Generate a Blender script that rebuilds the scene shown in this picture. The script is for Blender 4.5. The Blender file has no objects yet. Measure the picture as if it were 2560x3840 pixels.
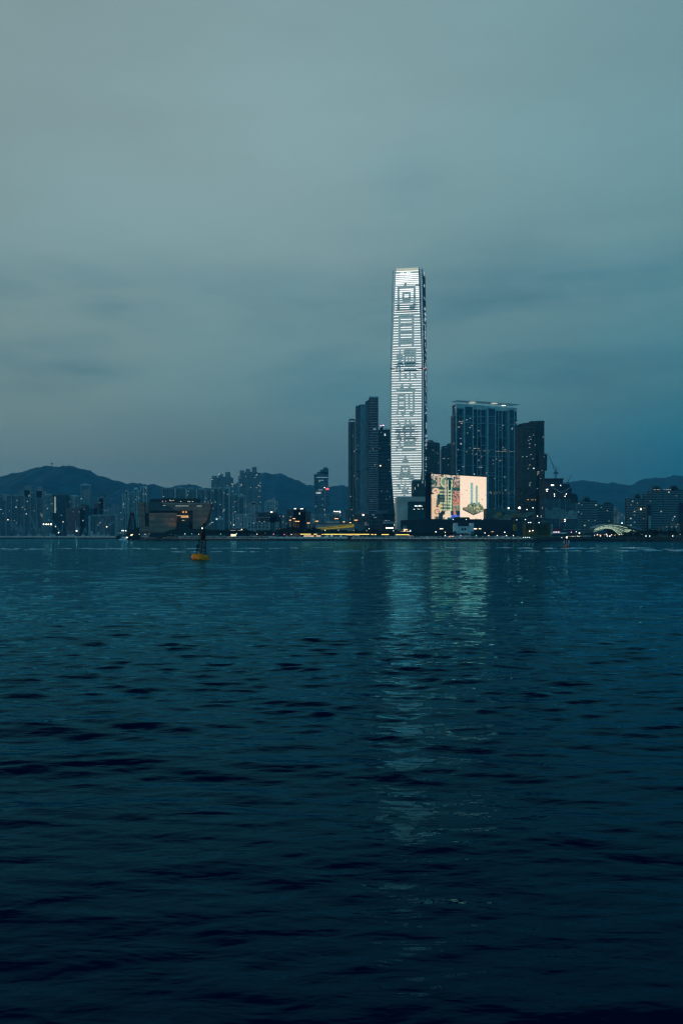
import bpy, math, random
import numpy as np
from mathutils import Vector
R = math.radians
random.seed(7)
S = bpy.context.scene
COL = S.collection
F = 3733.3          # focal length in photograph pixels (35 mm on a 24x36 portrait frame)
CX, HY, EYE = 1280.0, 2011.0, 5.0

# ---------------------------------------------------------------- camera
cd = bpy.data.cameras.new("camera"); cam = bpy.data.objects.new("camera", cd); COL.objects.link(cam)
cam.location = (0, 0, EYE); cam.rotation_euler = (R(90), 0, 0)
cd.sensor_fit = 'VERTICAL'; cd.sensor_height = 36; cd.sensor_width = 24; cd.lens = 35
cd.shift_y = (HY - 1920) / 3840
cd.clip_start = 0.5; cd.clip_end = 40000
S.camera = cam
S.view_settings.view_transform = 'Standard'; S.view_settings.look = 'None'
S.view_settings.exposure = 0; S.view_settings.gamma = 1; S.view_settings.use_curve_mapping = False
S.cycles.use_denoising = True
S.cycles.max_bounces = 5; S.cycles.diffuse_bounces = 2; S.cycles.glossy_bounces = 3
S.cycles.volume_bounces = 1; S.cycles.transparent_max_bounces = 8
S.cycles.sample_clamp_indirect = 6
S.cycles.pixel_filter_type = 'BLACKMAN_HARRIS'; S.cycles.filter_width = 1.3

# ---------------------------------------------------------------- world: heavy dusk overcast
W = bpy.data.worlds.new("World"); S.world = W; W.use_nodes = True
SUN_EL, SUN_ROT = R(4), R(-97)
def build_world():
    nt = W.node_tree; nt.nodes.clear(); N = nt.nodes.new; L = nt.links.new
    out = N('ShaderNodeOutputWorld'); bg = N('ShaderNodeBackground'); L(bg.outputs[0], out.inputs[0])
    tc = N('ShaderNodeTexCoord'); sp = N('ShaderNodeSeparateXYZ'); L(tc.outputs['Generated'], sp.inputs[0])
    def M(op, a, b=None, c=None, clamp=False):
        n = N('ShaderNodeMath'); n.operation = op; n.use_clamp = clamp
        for i, v in enumerate((a, b, c)):
            if v is None: continue
            if isinstance(v, (int, float)): n.inputs[i].default_value = v
            else: L(v, n.inputs[i])
        return n.outputs[0]
    def ramp(fac, stops):
        n = N('ShaderNodeValToRGB'); L(fac, n.inputs[0]); e = n.color_ramp.elements
        while len(e) < len(stops): e.new(0.5)
        for q, (p, c) in zip(e, stops): q.position = p; q.color = (*c, 1)
        return n.outputs[0]
    def mix(f, a, b, mode='MIX'):
        n = N('ShaderNodeMix'); n.data_type = 'RGBA'; n.blend_type = mode
        for i, v in ((0, f), (6, a), (7, b)):
            if isinstance(v, (int, float)): n.inputs[i].default_value = v
            elif isinstance(v, tuple): n.inputs[i].default_value = (*v, 1)
            else: L(v, n.inputs[i])
        return n.outputs[2]
    z = M('MAXIMUM', sp.outputs[2], 0.0)
    # soft cloud warp of the elevation and side-to-side term
    mp = N('ShaderNodeMapping'); L(tc.outputs['Generated'], mp.inputs[0]); mp.inputs[3].default_value = (1.6, 1.6, 5.0)
    mp.inputs[2].default_value = (0, R(6), 0)
    n1 = N('ShaderNodeTexNoise'); L(mp.outputs[0], n1.inputs[0]); n1.inputs['Scale'].default_value = 1.9; n1.inputs['Detail'].default_value = 6; n1.inputs['Roughness'].default_value = .5
    c1 = M('SUBTRACT', n1.outputs[0], 0.5)
    left = ramp(z, [(0.0, SKY_L[0]), (.06, SKY_L[1]), (.14, SKY_L[2]), (.28, SKY_L[3]), (.475, SKY_L[4]), (.53, SKY_L[5]), (.61, SKY_L[6])])
    right = ramp(z, [(0.0, SKY_R[0]), (.06, SKY_R[1]), (.14, SKY_R[2]), (.28, SKY_R[3]), (.475, SKY_R[4]), (.53, SKY_R[5]), (.61, SKY_R[6])])
    az = M('ADD', M('MULTIPLY_ADD', sp.outputs[0], 1.45, 0.5), M('MULTIPLY', c1, 0.55), clamp=True)
    az = M('SMOOTHSTEP', az, 0, 1) if False else az
    col = mix(az, left, right)
    # drifting darker wisps
    mp2 = N('ShaderNodeMapping'); L(tc.outputs['Generated'], mp2.inputs[0]); mp2.inputs[3].default_value = (2.2, 2.2, 9.0); mp2.inputs[1].default_value = (SKY_OFF, 0.3, 1.0)
    mp2.inputs[2].default_value = (0, R(8), 0)
    n2 = N('ShaderNodeTexNoise'); L(mp2.outputs[0], n2.inputs[0]); n2.inputs['Scale'].default_value = 1.7; n2.inputs['Detail'].default_value = 5; n2.inputs['Roughness'].default_value = .55
    w = M('MULTIPLY', M('SUBTRACT', n2.outputs[0], 0.47, clamp=True), 3.6, clamp=True)
    # wisps live between about 8 and 25 degrees of elevation
    band = M('MULTIPLY', M('MULTIPLY', M('SUBTRACT', z, .07), 14.0, clamp=True), M('MULTIPLY', M('SUBTRACT', .33, z), 9.0, clamp=True), clamp=True)
    col = mix(M('MULTIPLY', M('MULTIPLY', w, band), .9), col, (.60, .76, .86), 'MULTIPLY')
    # one bright thin patch of cloud high in the middle and a few heavier banks
    def patch(x0, z0, sx, sz, slope=0.0):
        dx = M('DIVIDE', M('SUBTRACT', sp.outputs[0], x0), sx); dz = M('DIVIDE', M('SUBTRACT', M('SUBTRACT', z, z0), M('MULTIPLY', M('SUBTRACT', sp.outputs[0], x0), slope)), sz)
        return M('POWER', 2.718, M('MULTIPLY', M('ADD', M('MULTIPLY', dx, dx), M('MULTIPLY', dz, dz)), -1.0))
    ed = M('MULTIPLY_ADD', M('SUBTRACT', n2.outputs[0], .38, clamp=True), 3.4, 0.1)
    col = mix(M('MULTIPLY', patch(-.02, .34, .24, .13), .9), col, (1.34, 1.26, 1.24), 'MULTIPLY')
    for x0, z0, sx, sz, sl, a in ((-.12, .218, .15, .022, -.05, .9), (-.255, .156, .055, .012, .12, .9), (.02, .188, .07, .010, .25, .6), (.22, .235, .16, .035, .1, .6), (-.33, .175, .05, .014, 0, .5), (.05, .33, .05, .03, .2, .25), (.16, .145, .2, .03, .0, .35)):
        col = mix(M('MULTIPLY', M('MULTIPLY', patch(x0, z0, sx, sz, sl), ed, clamp=True), a), col, (.46, .66, .78), 'MULTIPLY')
    tone = M('MULTIPLY_ADD', c1, 0.45, 1.0)
    cc = N('ShaderNodeCombineColor'); [L(tone, cc.inputs[i]) for i in range(3)]
    col = mix(1.0, col, cc.outputs[0], 'MULTIPLY')
    # behind the camera the dusk is deep blue
    back = M('MULTIPLY_ADD', sp.outputs[1], -1.6, 0.25, clamp=True)
    col = mix(back, col, BACK)
    sky = N('ShaderNodeTexSky'); sky.sky_type = 'NISHITA'; sky.sun_disc = False; sky.sun_elevation = SUN_EL; sky.sun_rotation = SUN_ROT
    col = mix(0.004, col, sky.outputs[0], 'ADD')
    L(col, bg.inputs[0]); bg.inputs[1].default_value = 1.0
def s2l(*c):
    return tuple((v / 255 / 12.92 if v / 255 <= .04045 else ((v / 255 + .055) / 1.055) ** 2.4) for v in c)
#          horizon          low              mid-low          mid              high             above            overhead
SKY_L = [s2l(126, 133, 132), s2l(122, 144, 141), s2l(131, 155, 151), s2l(131, 157, 158), s2l(137, 162, 164), s2l(66, 90, 106), s2l(3, 14, 30)]
SKY_R = [s2l(14, 96, 122), s2l(18, 102, 126), s2l(66, 128, 142), s2l(108, 149, 155), s2l(116, 151, 157), s2l(46, 74, 94), s2l(2, 12, 28)]
SKY_OFF = 2.0
BACK = (.065, .29, .44)
build_world()
sd = bpy.data.lights.new("sun", 'SUN'); sun = bpy.data.objects.new("sun", sd); COL.objects.link(sun)
sd.energy = 0.75; sd.angle = R(25); sd.color = (1.0, .86, .72)
# low sun behind the cloud to the left of the view
az = R(-97); sv = Vector((math.sin(az) * math.cos(SUN_EL), math.cos(az) * math.cos(SUN_EL), math.sin(SUN_EL)))
sun.rotation_euler = sv.to_track_quat('Z', 'Y').to_euler()

# ---------------------------------------------------------------- helpers
def X(px, Y): return (px - CX) / F * Y
def Z(py, Y): return EYE + (HY - py) / F * Y
class PL:
    """vertical plane through two places given as photograph column + distance"""
    def __init__(s, a, Ya=None, b=None, Yb=None):
        if Ya is None: Ya = Yb = a; a, b = 0.0, 2560.0
        s.A = np.array([X(a, Ya), Ya]); s.B = np.array([X(b, Yb), Yb])
        s.d = (s.B - s.A) / np.linalg.norm(s.B - s.A); s.n = np.array([-s.d[1], s.d[0]])   # n points away from the camera
    def s(s, px):
        tx = (px - CX) / F
        # point (tx*t, t): n . (p - A) = 0
        t = s.n.dot(s.A) / (s.n[0] * tx + s.n[1])
        return s.d.dot(np.array([tx * t, t]) - s.A), t
    def xy(s, k, off): return s.A + s.d * k + s.n * off
def plane(p): return p if isinstance(p, PL) else PL(p)
class MB:
    def __init__(s): s.v = []; s.f = []; s.m = []
    def hexa(s, c, m=0):
        b = len(s.v); s.v += [tuple(map(float, q)) for q in c]
        for f in ((0, 3, 2, 1), (4, 5, 6, 7), (0, 1, 5, 4), (1, 2, 6, 5), (2, 3, 7, 6), (3, 0, 4, 7)):
            s.f.append(tuple(b + i for i in f)); s.m.append(m)
        return s
    def wbox(s, x0, x1, y0, y1, z0, z1, m=0):
        return s.hexa([(x0, y0, z0), (x1, y0, z0), (x1, y1, z0), (x0, y1, z0), (x0, y0, z1), (x1, y0, z1), (x1, y1, z1), (x0, y1, z1)], m)
    def box(s, x0, y0, x1, y1, pl, d, proud=0, m=0, zb=None):
        """photo rectangle x0,y0(top)-x1,y1(bottom) standing on a vertical plane, d metres deep"""
        pl = plane(pl); k0, t0 = pl.s(x0); k1, t1 = pl.s(x1); t = (t0 + t1) / 2
        za = Z(y1, t) if zb is None else zb; zt = Z(y0, t)
        p = [pl.xy(k0, -proud), pl.xy(k1, -proud), pl.xy(k1, d), pl.xy(k0, d)]
        return s.hexa([(*q, za) for q in p] + [(*q, zt) for q in p], m)
    def poly(s, pts, pl, d, proud=0, m=0):
        pl = plane(pl); b = len(s.v); n = len(pts); fr = []; bk = []
        for px, py in pts:
            k, t = pl.s(px); fr.append((*pl.xy(k, -proud), Z(py, t))); bk.append((*pl.xy(k, d), Z(py, t)))
        s.v += [tuple(map(float, q)) for q in fr + bk]
        s.f.append(tuple(b + i for i in range(n))); s.m.append(m)
        s.f.append(tuple(b + n + i for i in reversed(range(n)))); s.m.append(m)
        for i in range(n):
            j = (i + 1) % n; s.f.append((b + j, b + i, b + n + i, b + n + j)); s.m.append(m)
        return s
    def bar(s, a, b, r, r2=None, n=4, m=0):
        a = Vector(a); b = Vector(b); r2 = r if r2 is None else r2
        q = (b - a).to_track_quat('Z', 'Y'); base = len(s.v)
        for p, rr in ((a, r), (b, r2)):
            for i in range(n):
                t = 2 * math.pi * (i + .5) / n
                s.v.append(tuple(p + q @ Vector((math.cos(t) * rr, math.sin(t) * rr, 0))))
        for i in range(n):
            j = (i + 1) % n; s.f.append((base + i, base + j, base + n + j, base + n + i)); s.m.append(m)
        s.f.append(tuple(base + i for i in reversed(range(n)))); s.m.append(m)
        s.f.append(tuple(base + n + i for i in range(n))); s.m.append(m)
        return s
    def lathe(s, c, prof, n=12, m=0, sx=1, sy=1):
        b = len(s.v)
        for r, z in prof:
            for i in range(n):
                t = 2 * math.pi * i / n; s.v.append((c[0] + r * math.cos(t) * sx, c[1] + r * math.sin(t) * sy, c[2] + z))
        for k in range(len(prof) - 1):
            for i in range(n):
                j = (i + 1) % n; s.f.append((b + k * n + i, b + k * n + j, b + (k + 1) * n + j, b + (k + 1) * n + i)); s.m.append(m)
        s.f.append(tuple(b + i for i in reversed(range(n)))); s.m.append(m)
        s.f.append(tuple(b + (len(prof) - 1) * n + i for i in range(n))); s.m.append(m)
        return s
    def ball(s, c, r, n=8, m=0):
        return s.lathe(c, [(r * math.sin(math.pi * (k + .4) / 6.8), -r * math.cos(math.pi * (k + .4) / 6.8)) for k in range(7)], n, m)
    def build(s, name, mat, parent=None, smooth=False, origin=None):
        me = bpy.data.meshes.new(name)
        o_ = Vector(parent_origin(parent)) if parent is not None else Vector(origin or (0, 0, 0))
        me.from_pydata([(v[0] - o_[0], v[1] - o_[1], v[2] - o_[2]) for v in s.v], [], s.f)
        for mm in (mat if isinstance(mat, (list, tuple)) else [mat]): me.materials.append(mm)
        if any(s.m): me.polygons.foreach_set('material_index', s.m)
        if smooth: me.polygons.foreach_set('use_smooth', [True] * len(s.f))
        me.update()
        o = bpy.data.objects.new(name, me); COL.objects.link(o)
        if parent is not None: o.parent = parent
        else: o.location = o_
        return o
ORG = {}
def parent_origin(p):
    return ORG.get(p.name, tuple(p.location))
def thing(name, label, cat, loc, group=None):
    o = bpy.data.objects.new(name, None); COL.objects.link(o); o.location = loc; o.empty_display_size = 1
    o['label'] = label; o['category'] = cat
    if group: o['group'] = group
    ORG[o.name] = tuple(loc)
    return o
def subparent(o, p):   # lets a mesh part carry sub-parts in the same frame
    ORG[o.name] = parent_origin(p); return o
def tag(o, label, cat, group=None, kind=None):
    o['label'] = label; o['category'] = cat
    if group: o['group'] = group
    if kind: o['kind'] = kind
    return o
def struct(o, kind='structure'):
    o['kind'] = kind; return o

MATS = {}
def mat(name, col, rough=.75, metal=0.0, emit=None, es=0.0, var=.25, vs=.15, spec=.4):
    if name in MATS: return MATS[name]
    m = bpy.data.materials.new(name); m.use_nodes = True; nt = m.node_tree; b = nt.nodes['Principled BSDF']
    b.inputs['Roughness'].default_value = rough; b.inputs['Metallic'].default_value = metal
    b.inputs['Specular IOR Level'].default_value = spec
    if emit:
        b.inputs['Base Color'].default_value = (*col, 1)
        b.inputs['Emission Color'].default_value = (*emit, 1); b.inputs['Emission Strength'].default_value = es
    else:
        tc = nt.nodes.new('ShaderNodeTexCoord'); n = nt.nodes.new('ShaderNodeTexNoise'); n.inputs['Scale'].default_value = vs; n.inputs['Detail'].default_value = 6
        nt.links.new(tc.outputs['Object'], n.inputs[0])
        r = nt.nodes.new('ShaderNodeValToRGB'); nt.links.new(n.outputs[0], r.inputs[0])
        r.color_ramp.elements[0].position = .3; r.color_ramp.elements[1].position = .7
        r.color_ramp.elements[0].color = (*[c * (1 - var) for c in col], 1); r.color_ramp.elements[1].color = (*[c * (1 + var) for c in col], 1)
        nt.links.new(r.outputs[0], b.inputs['Base Color'])
    MATS[name] = m; return m
def facade(name, wall, glass, fh=3.2, bw=3.4, lit=.012, wu=(.2, .8), wz=(.3, .8), es=1.6, grough=.12, warm=(1, .82, .55), bump=True, vary=1.1, base=.45):
    if name in MATS: return MATS[name]
    m = bpy.data.materials.new(name); m.use_nodes = True; nt = m.node_tree; N = nt.nodes.new; L = nt.links.new
    b = nt.nodes['Principled BSDF']
    tc = N('ShaderNodeTexCoord'); sp = N('ShaderNodeSeparateXYZ'); L(tc.outputs['Object'], sp.inputs[0])
    sn = N('ShaderNodeSeparateXYZ'); L(tc.outputs['Normal'], sn.inputs[0])
    def M(op, a, b_=None, c=None, clamp=False):
        n = N('ShaderNodeMath'); n.operation = op; n.use_clamp = clamp
        for i, v in enumerate((a, b_, c)):
            if v is None: continue
            if isinstance(v, (int, float)): n.inputs[i].default_value = v
            else: L(v, n.inputs[i])
        return n.outputs[0]
    side = M('GREATER_THAN', M('ABSOLUTE', sn.outputs[0]), .6)
    top = M('GREATER_THAN', M('ABSOLUTE', sn.outputs[2]), .6)
    u = M('ADD', M('MULTIPLY', sp.outputs[0], M('SUBTRACT', 1.0, side)), M('MULTIPLY', sp.outputs[1], side))
    U = M('DIVIDE', u, bw); V = M('DIVIDE', sp.outputs[2], fh)
    fu = M('FRACT', U); fv = M('FRACT', V)
    win = M('MULTIPLY', M('MULTIPLY', M('GREATER_THAN', fu, wu[0]), M('LESS_THAN', fu, wu[1])), M('MULTIPLY', M('GREATER_THAN', fv, wz[0]), M('LESS_THAN', fv, wz[1])))
    win = M('MULTIPLY', win, M('SUBTRACT', 1.0, top))
    cb = N('ShaderNodeCombineXYZ'); L(M('FLOOR', U), cb.inputs[0]); L(M('FLOOR', V), cb.inputs[1]); L(side, cb.inputs[2])
    oi = N('ShaderNodeObjectInfo'); wn = N('ShaderNodeTexWhiteNoise'); wn.noise_dimensions = '4D'; L(cb.outputs[0], wn.inputs['Vector']); L(M('MULTIPLY', oi.outputs['Random'], 50.0), wn.inputs['W'])
    nz = N('ShaderNodeTexNoise'); nz.inputs['Scale'].default_value = .12; nz.inputs['Detail'].default_value = 5; L(tc.outputs['Object'], nz.inputs[0])
    tone = M('MULTIPLY_ADD', nz.outputs[0], .9, .55)
    def rgb(c):
        n = N('ShaderNodeCombineColor'); n.inputs[0].default_value, n.inputs[1].default_value, n.inputs[2].default_value = c; return n.outputs[0]
    def scale(c, f):
        n = N('ShaderNodeVectorMath'); n.operation = 'SCALE'; L(c, n.inputs[0]); L(f, n.inputs[3]); return n.outputs[0]
    wc = scale(rgb(wall), tone); gc = scale(rgb(glass), M('MULTIPLY_ADD', wn.outputs[0], vary, base))
    mx = N('ShaderNodeMix'); mx.data_type = 'RGBA'; L(win, mx.inputs[0]); L(wc, mx.inputs[6]); L(gc, mx.inputs[7])
    L(mx.outputs[2], b.inputs['Base Color'])
    L(M('MULTIPLY_ADD', win, grough - .8, .8), b.inputs['Roughness'])
    wn2 = N('ShaderNodeTexWhiteNoise'); wn2.noise_dimensions = '4D'; L(cb.outputs[0], wn2.inputs['Vector']); L(M('MULTIPLY_ADD', oi.outputs['Random'], 31.0, 3.3), wn2.inputs['W'])
    on = M('GREATER_THAN', wn2.outputs[0], 1 - (lit if lit > .5 else lit * .45))
    L(M('MULTIPLY', M('MULTIPLY', on, win), M('MULTIPLY_ADD', wn.outputs[0], es * vary, es * (.3 if vary > .5 else .9))), b.inputs['Emission Strength'])
    wc2 = N('ShaderNodeMix'); wc2.data_type = 'RGBA'; L(wn.outputs[0], wc2.inputs[0]); wc2.inputs[6].default_value = (*warm, 1); wc2.inputs[7].default_value = (.75, 1, .95, 1)
    L(wc2.outputs[2], b.inputs['Emission Color'])
    if bump:
        bp = N('ShaderNodeBump'); bp.inputs['Distance'].default_value = .25; bp.inputs['Strength'].default_value = .6; bp.invert = True; L(win, bp.inputs['Height']); L(bp.outputs[0], b.inputs['Normal'])
    MATS[name] = m; return m
def lamp_mat(name, col, es): return mat(name, (.8, .8, .8), emit=col, es=es)
WARM = lamp_mat('warm_lamp', (1, .74, .42), 3.2); COOL = lamp_mat('cool_lamp', (.85, 1, .92), 2.8); AMBER = lamp_mat('amber_lamp', (1, .46, .12), 2.4)
WHITE = lamp_mat('white_lamp', (1, .95, .85), 5); PINK = lamp_mat('pink_lamp', (1, .25, .6), 2.5); GREEN = lamp_mat('green_lamp', (.25, 1, .5), 1.6); BLUE = lamp_mat('blue_lamp', (.1, .3, 1), 5)
REDL = lamp_mat('red_lamp', (1, .08, .08), 3)
WINW = lamp_mat('window_warm', (1, .76, .45), .32); WINC = lamp_mat('window_cool', (.8, 1, .92), .30)

LAND = 4.3
# ================================================================ WATER
def water():
    rows = [3.0]
    while rows[-1] < 60: rows.append(rows[-1] * 1.0045)
    while rows[-1] < 3200: rows.append(rows[-1] * 1.008)
    rows = np.array(rows)
    a = np.concatenate([np.linspace(-85, -26, 50)[:-1], np.linspace(-26, 26, 620), np.linspace(26, 85, 50)[1:]]) * math.pi / 180
    rr, aa = np.meshgrid(rows, a, indexing='ij')
    x = rr * np.sin(aa); y = rr * np.cos(aa)
    dr = np.maximum(rr * .0050, rr * np.gradient(a)[None, :] * .8)
    z = np.zeros_like(x); dx = np.zeros_like(x); dy = np.zeros_like(x)
    rng = np.random.default_rng(11)
    # slow gusts that calm and ruffle patches of the surface
    def lump(sc, seed, st=2.5):
        g = np.zeros_like(x); r2 = np.random.default_rng(seed)
        for i in range(7):
            th = r2.uniform(0, 6.28); k = sc * r2.uniform(.5, 1.6)
            g += np.sin(k * (np.cos(th) * x / st + np.sin(th) * y) + r2.uniform(0, 6.28))
        return g / 3.0
    gust = np.clip(.8 + .38 * lump(.16, 3), .3, 1.45)
    lams = np.concatenate([rng.uniform(6, 13, 7), rng.uniform(2.2, 6, 20), rng.uniform(.8, 2.2, 32), rng.uniform(.28, .8, 44)])
    for lam in lams:
        k = 2 * math.pi / lam
        th = math.pi / 2 + rng.normal(0.12, .36 if lam > 2.2 else .5)
        slope = (.006 if lam > 6 else .010 if lam > 2.2 else .021 if lam > .8 else .020) * WAVE
        A = slope / k * rng.uniform(.6, 1.3)
        ph = k * (math.cos(th) * x + math.sin(th) * y) + rng.uniform(0, 6.28)
        w = np.clip(lam / (3.2 * dr) - .25, 0, 1)
        g = gust if lam < 2.2 else 1.0
        s_ = np.sin(ph); c_ = np.cos(ph)
        z += A * w * g * s_
        dx += A * w * g * c_ * math.cos(th) * .8; dy += A * w * g * c_ * math.sin(th) * .8
    x = x + dx; y = y + dy
    nr, nc = x.shape
    v = np.stack([x, y, z], -1).reshape(-1, 3)
    i = np.arange(nr - 1)[:, None] * nc + np.arange(nc - 1)[None, :]
    q = np.stack([i, i + nc, i + nc + 1, i + 1], -1).reshape(-1, 4)[:, ::-1]
    me = bpy.data.meshes.new('water'); me.vertices.add(len(v)); me.vertices.foreach_set('co', v.ravel())
    me.loops.add(q.size); me.loops.foreach_set('vertex_index', q.ravel()); me.polygons.add(len(q))
    me.polygons.foreach_set('loop_start', np.arange(len(q)) * 4); me.polygons.foreach_set('use_smooth', np.ones(len(q), bool))
    me.update(calc_edges=True); me.validate()
    o = bpy.data.objects.new('water', me); COL.objects.link(o); struct(o)
    m = bpy.data.materials.new('harbour_water'); m.use_nodes = True; nt = m.node_tree; nt.nodes.clear(); N = nt.nodes.new; L = nt.links.new
    out = N('ShaderNodeOutputMaterial'); mixs = N('ShaderNodeMixShader'); L(mixs.outputs[0], out.inputs[0])
    df = N('ShaderNodeBsdfDiffuse'); df.inputs[0].default_value = (*WATER_BODY, 1)
    gl = N('ShaderNodeBsdfGlossy'); gl.inputs[0].default_value = (*WATER_TINT, 1); gl.inputs['Roughness'].default_value = .025
    fr = N('ShaderNodeFresnel'); fr.inputs[0].default_value = WATER_IOR
    L(fr.outputs[0], mixs.inputs[0]); L(df.outputs[0], mixs.inputs[1]); L(gl.outputs[0], mixs.inputs[2])
    ge = N('ShaderNodeNewGeometry'); mp = N('ShaderNodeMapping'); mp.inputs[3].default_value = (.5, 1.0, 1.0); mp.inputs[2].default_value = (0, 0, R(7)); L(ge.outputs['Position'], mp.inputs[0])
    ln = N('ShaderNodeVectorMath'); ln.operation = 'LENGTH'; L(ge.outputs['Position'], ln.inputs[0])
    mr = N('ShaderNodeMapRange'); L(ln.outputs['Value'], mr.inputs[0]); mr.inputs[1].default_value = 50; mr.inputs[2].default_value = 450; mr.inputs[3].default_value = .02; mr.inputs[4].default_value = .06
    L(mr.outputs[0], gl.inputs['Roughness'])
    lod = N('ShaderNodeMapRange'); L(ln.outputs['Value'], lod.inputs[0]); lod.inputs[1].default_value = 25; lod.inputs[2].default_value = 150; lod.inputs[3].default_value = 1.0; lod.inputs[4].default_value = 2.8   # the mesh carries fewer of the small waves far out
    prev = None
    for sc, dist, det in ((.45, .075, 2), (1.5, .062, 3), (4.2, .011, 3), (12.0, .002, 2)):
        n = N('ShaderNodeTexNoise'); n.inputs['Scale'].default_value = sc; n.inputs['Detail'].default_value = det; n.inputs['Roughness'].default_value = .5; n.inputs['Distortion'].default_value = .3
        L(mp.outputs[0], n.inputs[0])
        b = N('ShaderNodeBump'); k_ = N('ShaderNodeMath'); k_.operation = 'MULTIPLY'; k_.inputs[1].default_value = dist * BUMP; L(lod.outputs[0], k_.inputs[0]); L(k_.outputs[0], b.inputs['Distance']); b.inputs['Strength'].default_value = 1.0; L(n.outputs[0], b.inputs['Height'])
        if prev: L(prev.outputs[0], b.inputs['Normal'])
        prev = b
    for s_ in (gl, df, fr): L(prev.outputs[0], s_.inputs['Normal'])
    me.materials.append(m); MATS['water'] = m
WAVE = 1.0; BUMP = 1.0; WATER_IOR = 1.088
WATER_BODY = (.0002, .007, .034); WATER_TINT = (.20, .81, 1.0)
water()

# ================================================================ LAND, SEAWALL, HILLS
EDGE = [(525, 1380), (650, 1290), (820, 1180), (1000, 1100), (1300, 1090), (1600, 1012), (1850, 955), (2000, 935), (2560, 912), (3300, 905)]
def land():
    pts = [(X(p, y), y + 12) for p, y in EDGE]
    left = [(-353, 1840), (-520, 2350), (-2600, 2350)]
    poly = list(reversed(left)) + pts + [(9000, 910), (9000, 10200), (-6900, 10200), (-6900, 2350)]
    b = MB(); n = len(poly); b.v = [(x, y, LAND) for x, y in poly] + [(x, y, -1.5) for x, y in poly]
    b.f = [tuple(range(n))] + [(j, i, n + i, n + j) for i in range(n) for j in [(i + 1) % n]]; b.m = [0] * len(b.f)
    struct(b.build('ground', mat('ground_soil', (.035, .045, .05), .9, vs=.02)))
land()
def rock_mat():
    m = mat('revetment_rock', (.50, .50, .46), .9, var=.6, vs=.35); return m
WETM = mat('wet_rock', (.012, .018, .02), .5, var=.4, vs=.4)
def revetment(name, line, label, seed, top=4.5, split=2.3, w=13):
    """sloping rubble wall along a polyline; heaped boulders near the crest, dark tide band below"""
    rng = random.Random(seed); b = MB(); o0 = line[0]
    t = thing(name, label, 'seawall', (line[0][0], line[0][1], 0))
    wet = MB(); core = MB()
    for (xa, ya), (xb, yb) in zip(line[:-1], line[1:]):
        L = math.hypot(xb - xa, yb - ya); ux, uy = (xb - xa) / L, (yb - ya) / L; nx, ny = -uy, ux   # n away from the water
        n = max(2, int(L / 1.9))
        prev = None
        ring = lambda q: [(xa + ux * q + nx * d, ya + uy * q + ny * d, z) for d, z in ((-1, -1.4), (4.5, split), (11, top - .35), (w + 2, top - .35), (w + 2, -1.4))]
        A, B = ring(0), ring(L); k = len(core.v); core.v += A + B; dkq = xa / ya * F + CX > 1900
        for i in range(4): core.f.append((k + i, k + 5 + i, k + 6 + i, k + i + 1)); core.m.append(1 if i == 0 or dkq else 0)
        for i in range(n):
            for row in range(6):
                q = (i + rng.random()) * L / n; f = row / 5.0
                dd = -.6 + f * 12 + rng.uniform(-.8, .8); zz = -.1 + (top - .2) * min(1, f * 1.02) + rng.uniform(-.15, .2)
                r = rng.uniform(.55, 1.15); c = Vector((xa + ux * q + nx * dd, ya + uy * q + ny * dd, zz))
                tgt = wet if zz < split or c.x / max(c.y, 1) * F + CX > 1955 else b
                an = rng.uniform(0, 3.1); ca, sa = math.cos(an), math.sin(an); sx, sy, sz = r * rng.uniform(.8, 1.5), r, r * rng.uniform(.5, .85)
                cc = []
                for zz_ in (-1, 1):
                    for qx, qy in ((-1, -1), (1, -1), (1, 1), (-1, 1)):
                        j = 1 if zz_ < 0 else rng.uniform(.45, .85)
                        lx, ly = qx * sx * j, qy * sy * j
                        cc.append((c.x + lx * ca - ly * sa, c.y + lx * sa + ly * ca, c.z + zz_ * sz * rng.uniform(.8, 1.1)))
                tgt.hexa(cc)
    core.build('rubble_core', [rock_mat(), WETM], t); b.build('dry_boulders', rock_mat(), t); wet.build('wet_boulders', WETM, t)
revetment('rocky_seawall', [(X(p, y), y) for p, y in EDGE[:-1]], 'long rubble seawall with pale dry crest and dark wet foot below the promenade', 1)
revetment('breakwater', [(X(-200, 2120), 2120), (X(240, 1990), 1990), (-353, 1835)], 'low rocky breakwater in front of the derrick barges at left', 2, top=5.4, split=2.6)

def hill(name, pts, Y, depth, seed, col=(.006, .07, .105), floor=LAND):
    rng = np.random.default_rng(seed)
    xs = np.arange(pts[0][0], pts[-1][0] + 1, 7.0)
    py = np.interp(xs, [p[0] for p in pts], [p[1] for p in pts])
    top = EYE + (HY - py) / F * Y + rng.normal(0, 1.9, len(xs)) * (Y / 6000)
    offs = np.concatenate([np.linspace(-depth, 0, 14), np.linspace(depth * .12, depth, 7)])
    b = MB(); nx, no = len(xs), len(offs)
    ph = rng.uniform(0, 6.28, 8)
    for j, of in enumerate(offs):
        f = max(0.0, 1 - abs(of) / depth); f = f ** .8
        for i, px in enumerate(xs):
            x0 = X(px, Y)
            rid = sum(math.sin(x0 * .011 * (q + 1) / 1.7 + ph[q] + of * .003 * (q - 3)) / (q + 1.5) for q in range(6))
            z = floor - 4 + (top[i] - floor + 4) * f * (1 + (0.10 * rid * (1 - f) if of < 0 else 0))
            if f == 1: z = top[i]
            b.v.append((x0 * (1 + of / Y * .0) + rid * 10 * (1 - f), Y + of, max(z, floor - 4)))
    for j in range(no - 1):
        for i in range(nx - 1):
            k = j * nx + i; b.f.append((k, k + 1, k + nx + 1, k + nx)); b.m.append(0)
    struct(b.build(name, mat('hill_forest', col, .95, var=.65, vs=.012), smooth=True))
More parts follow.
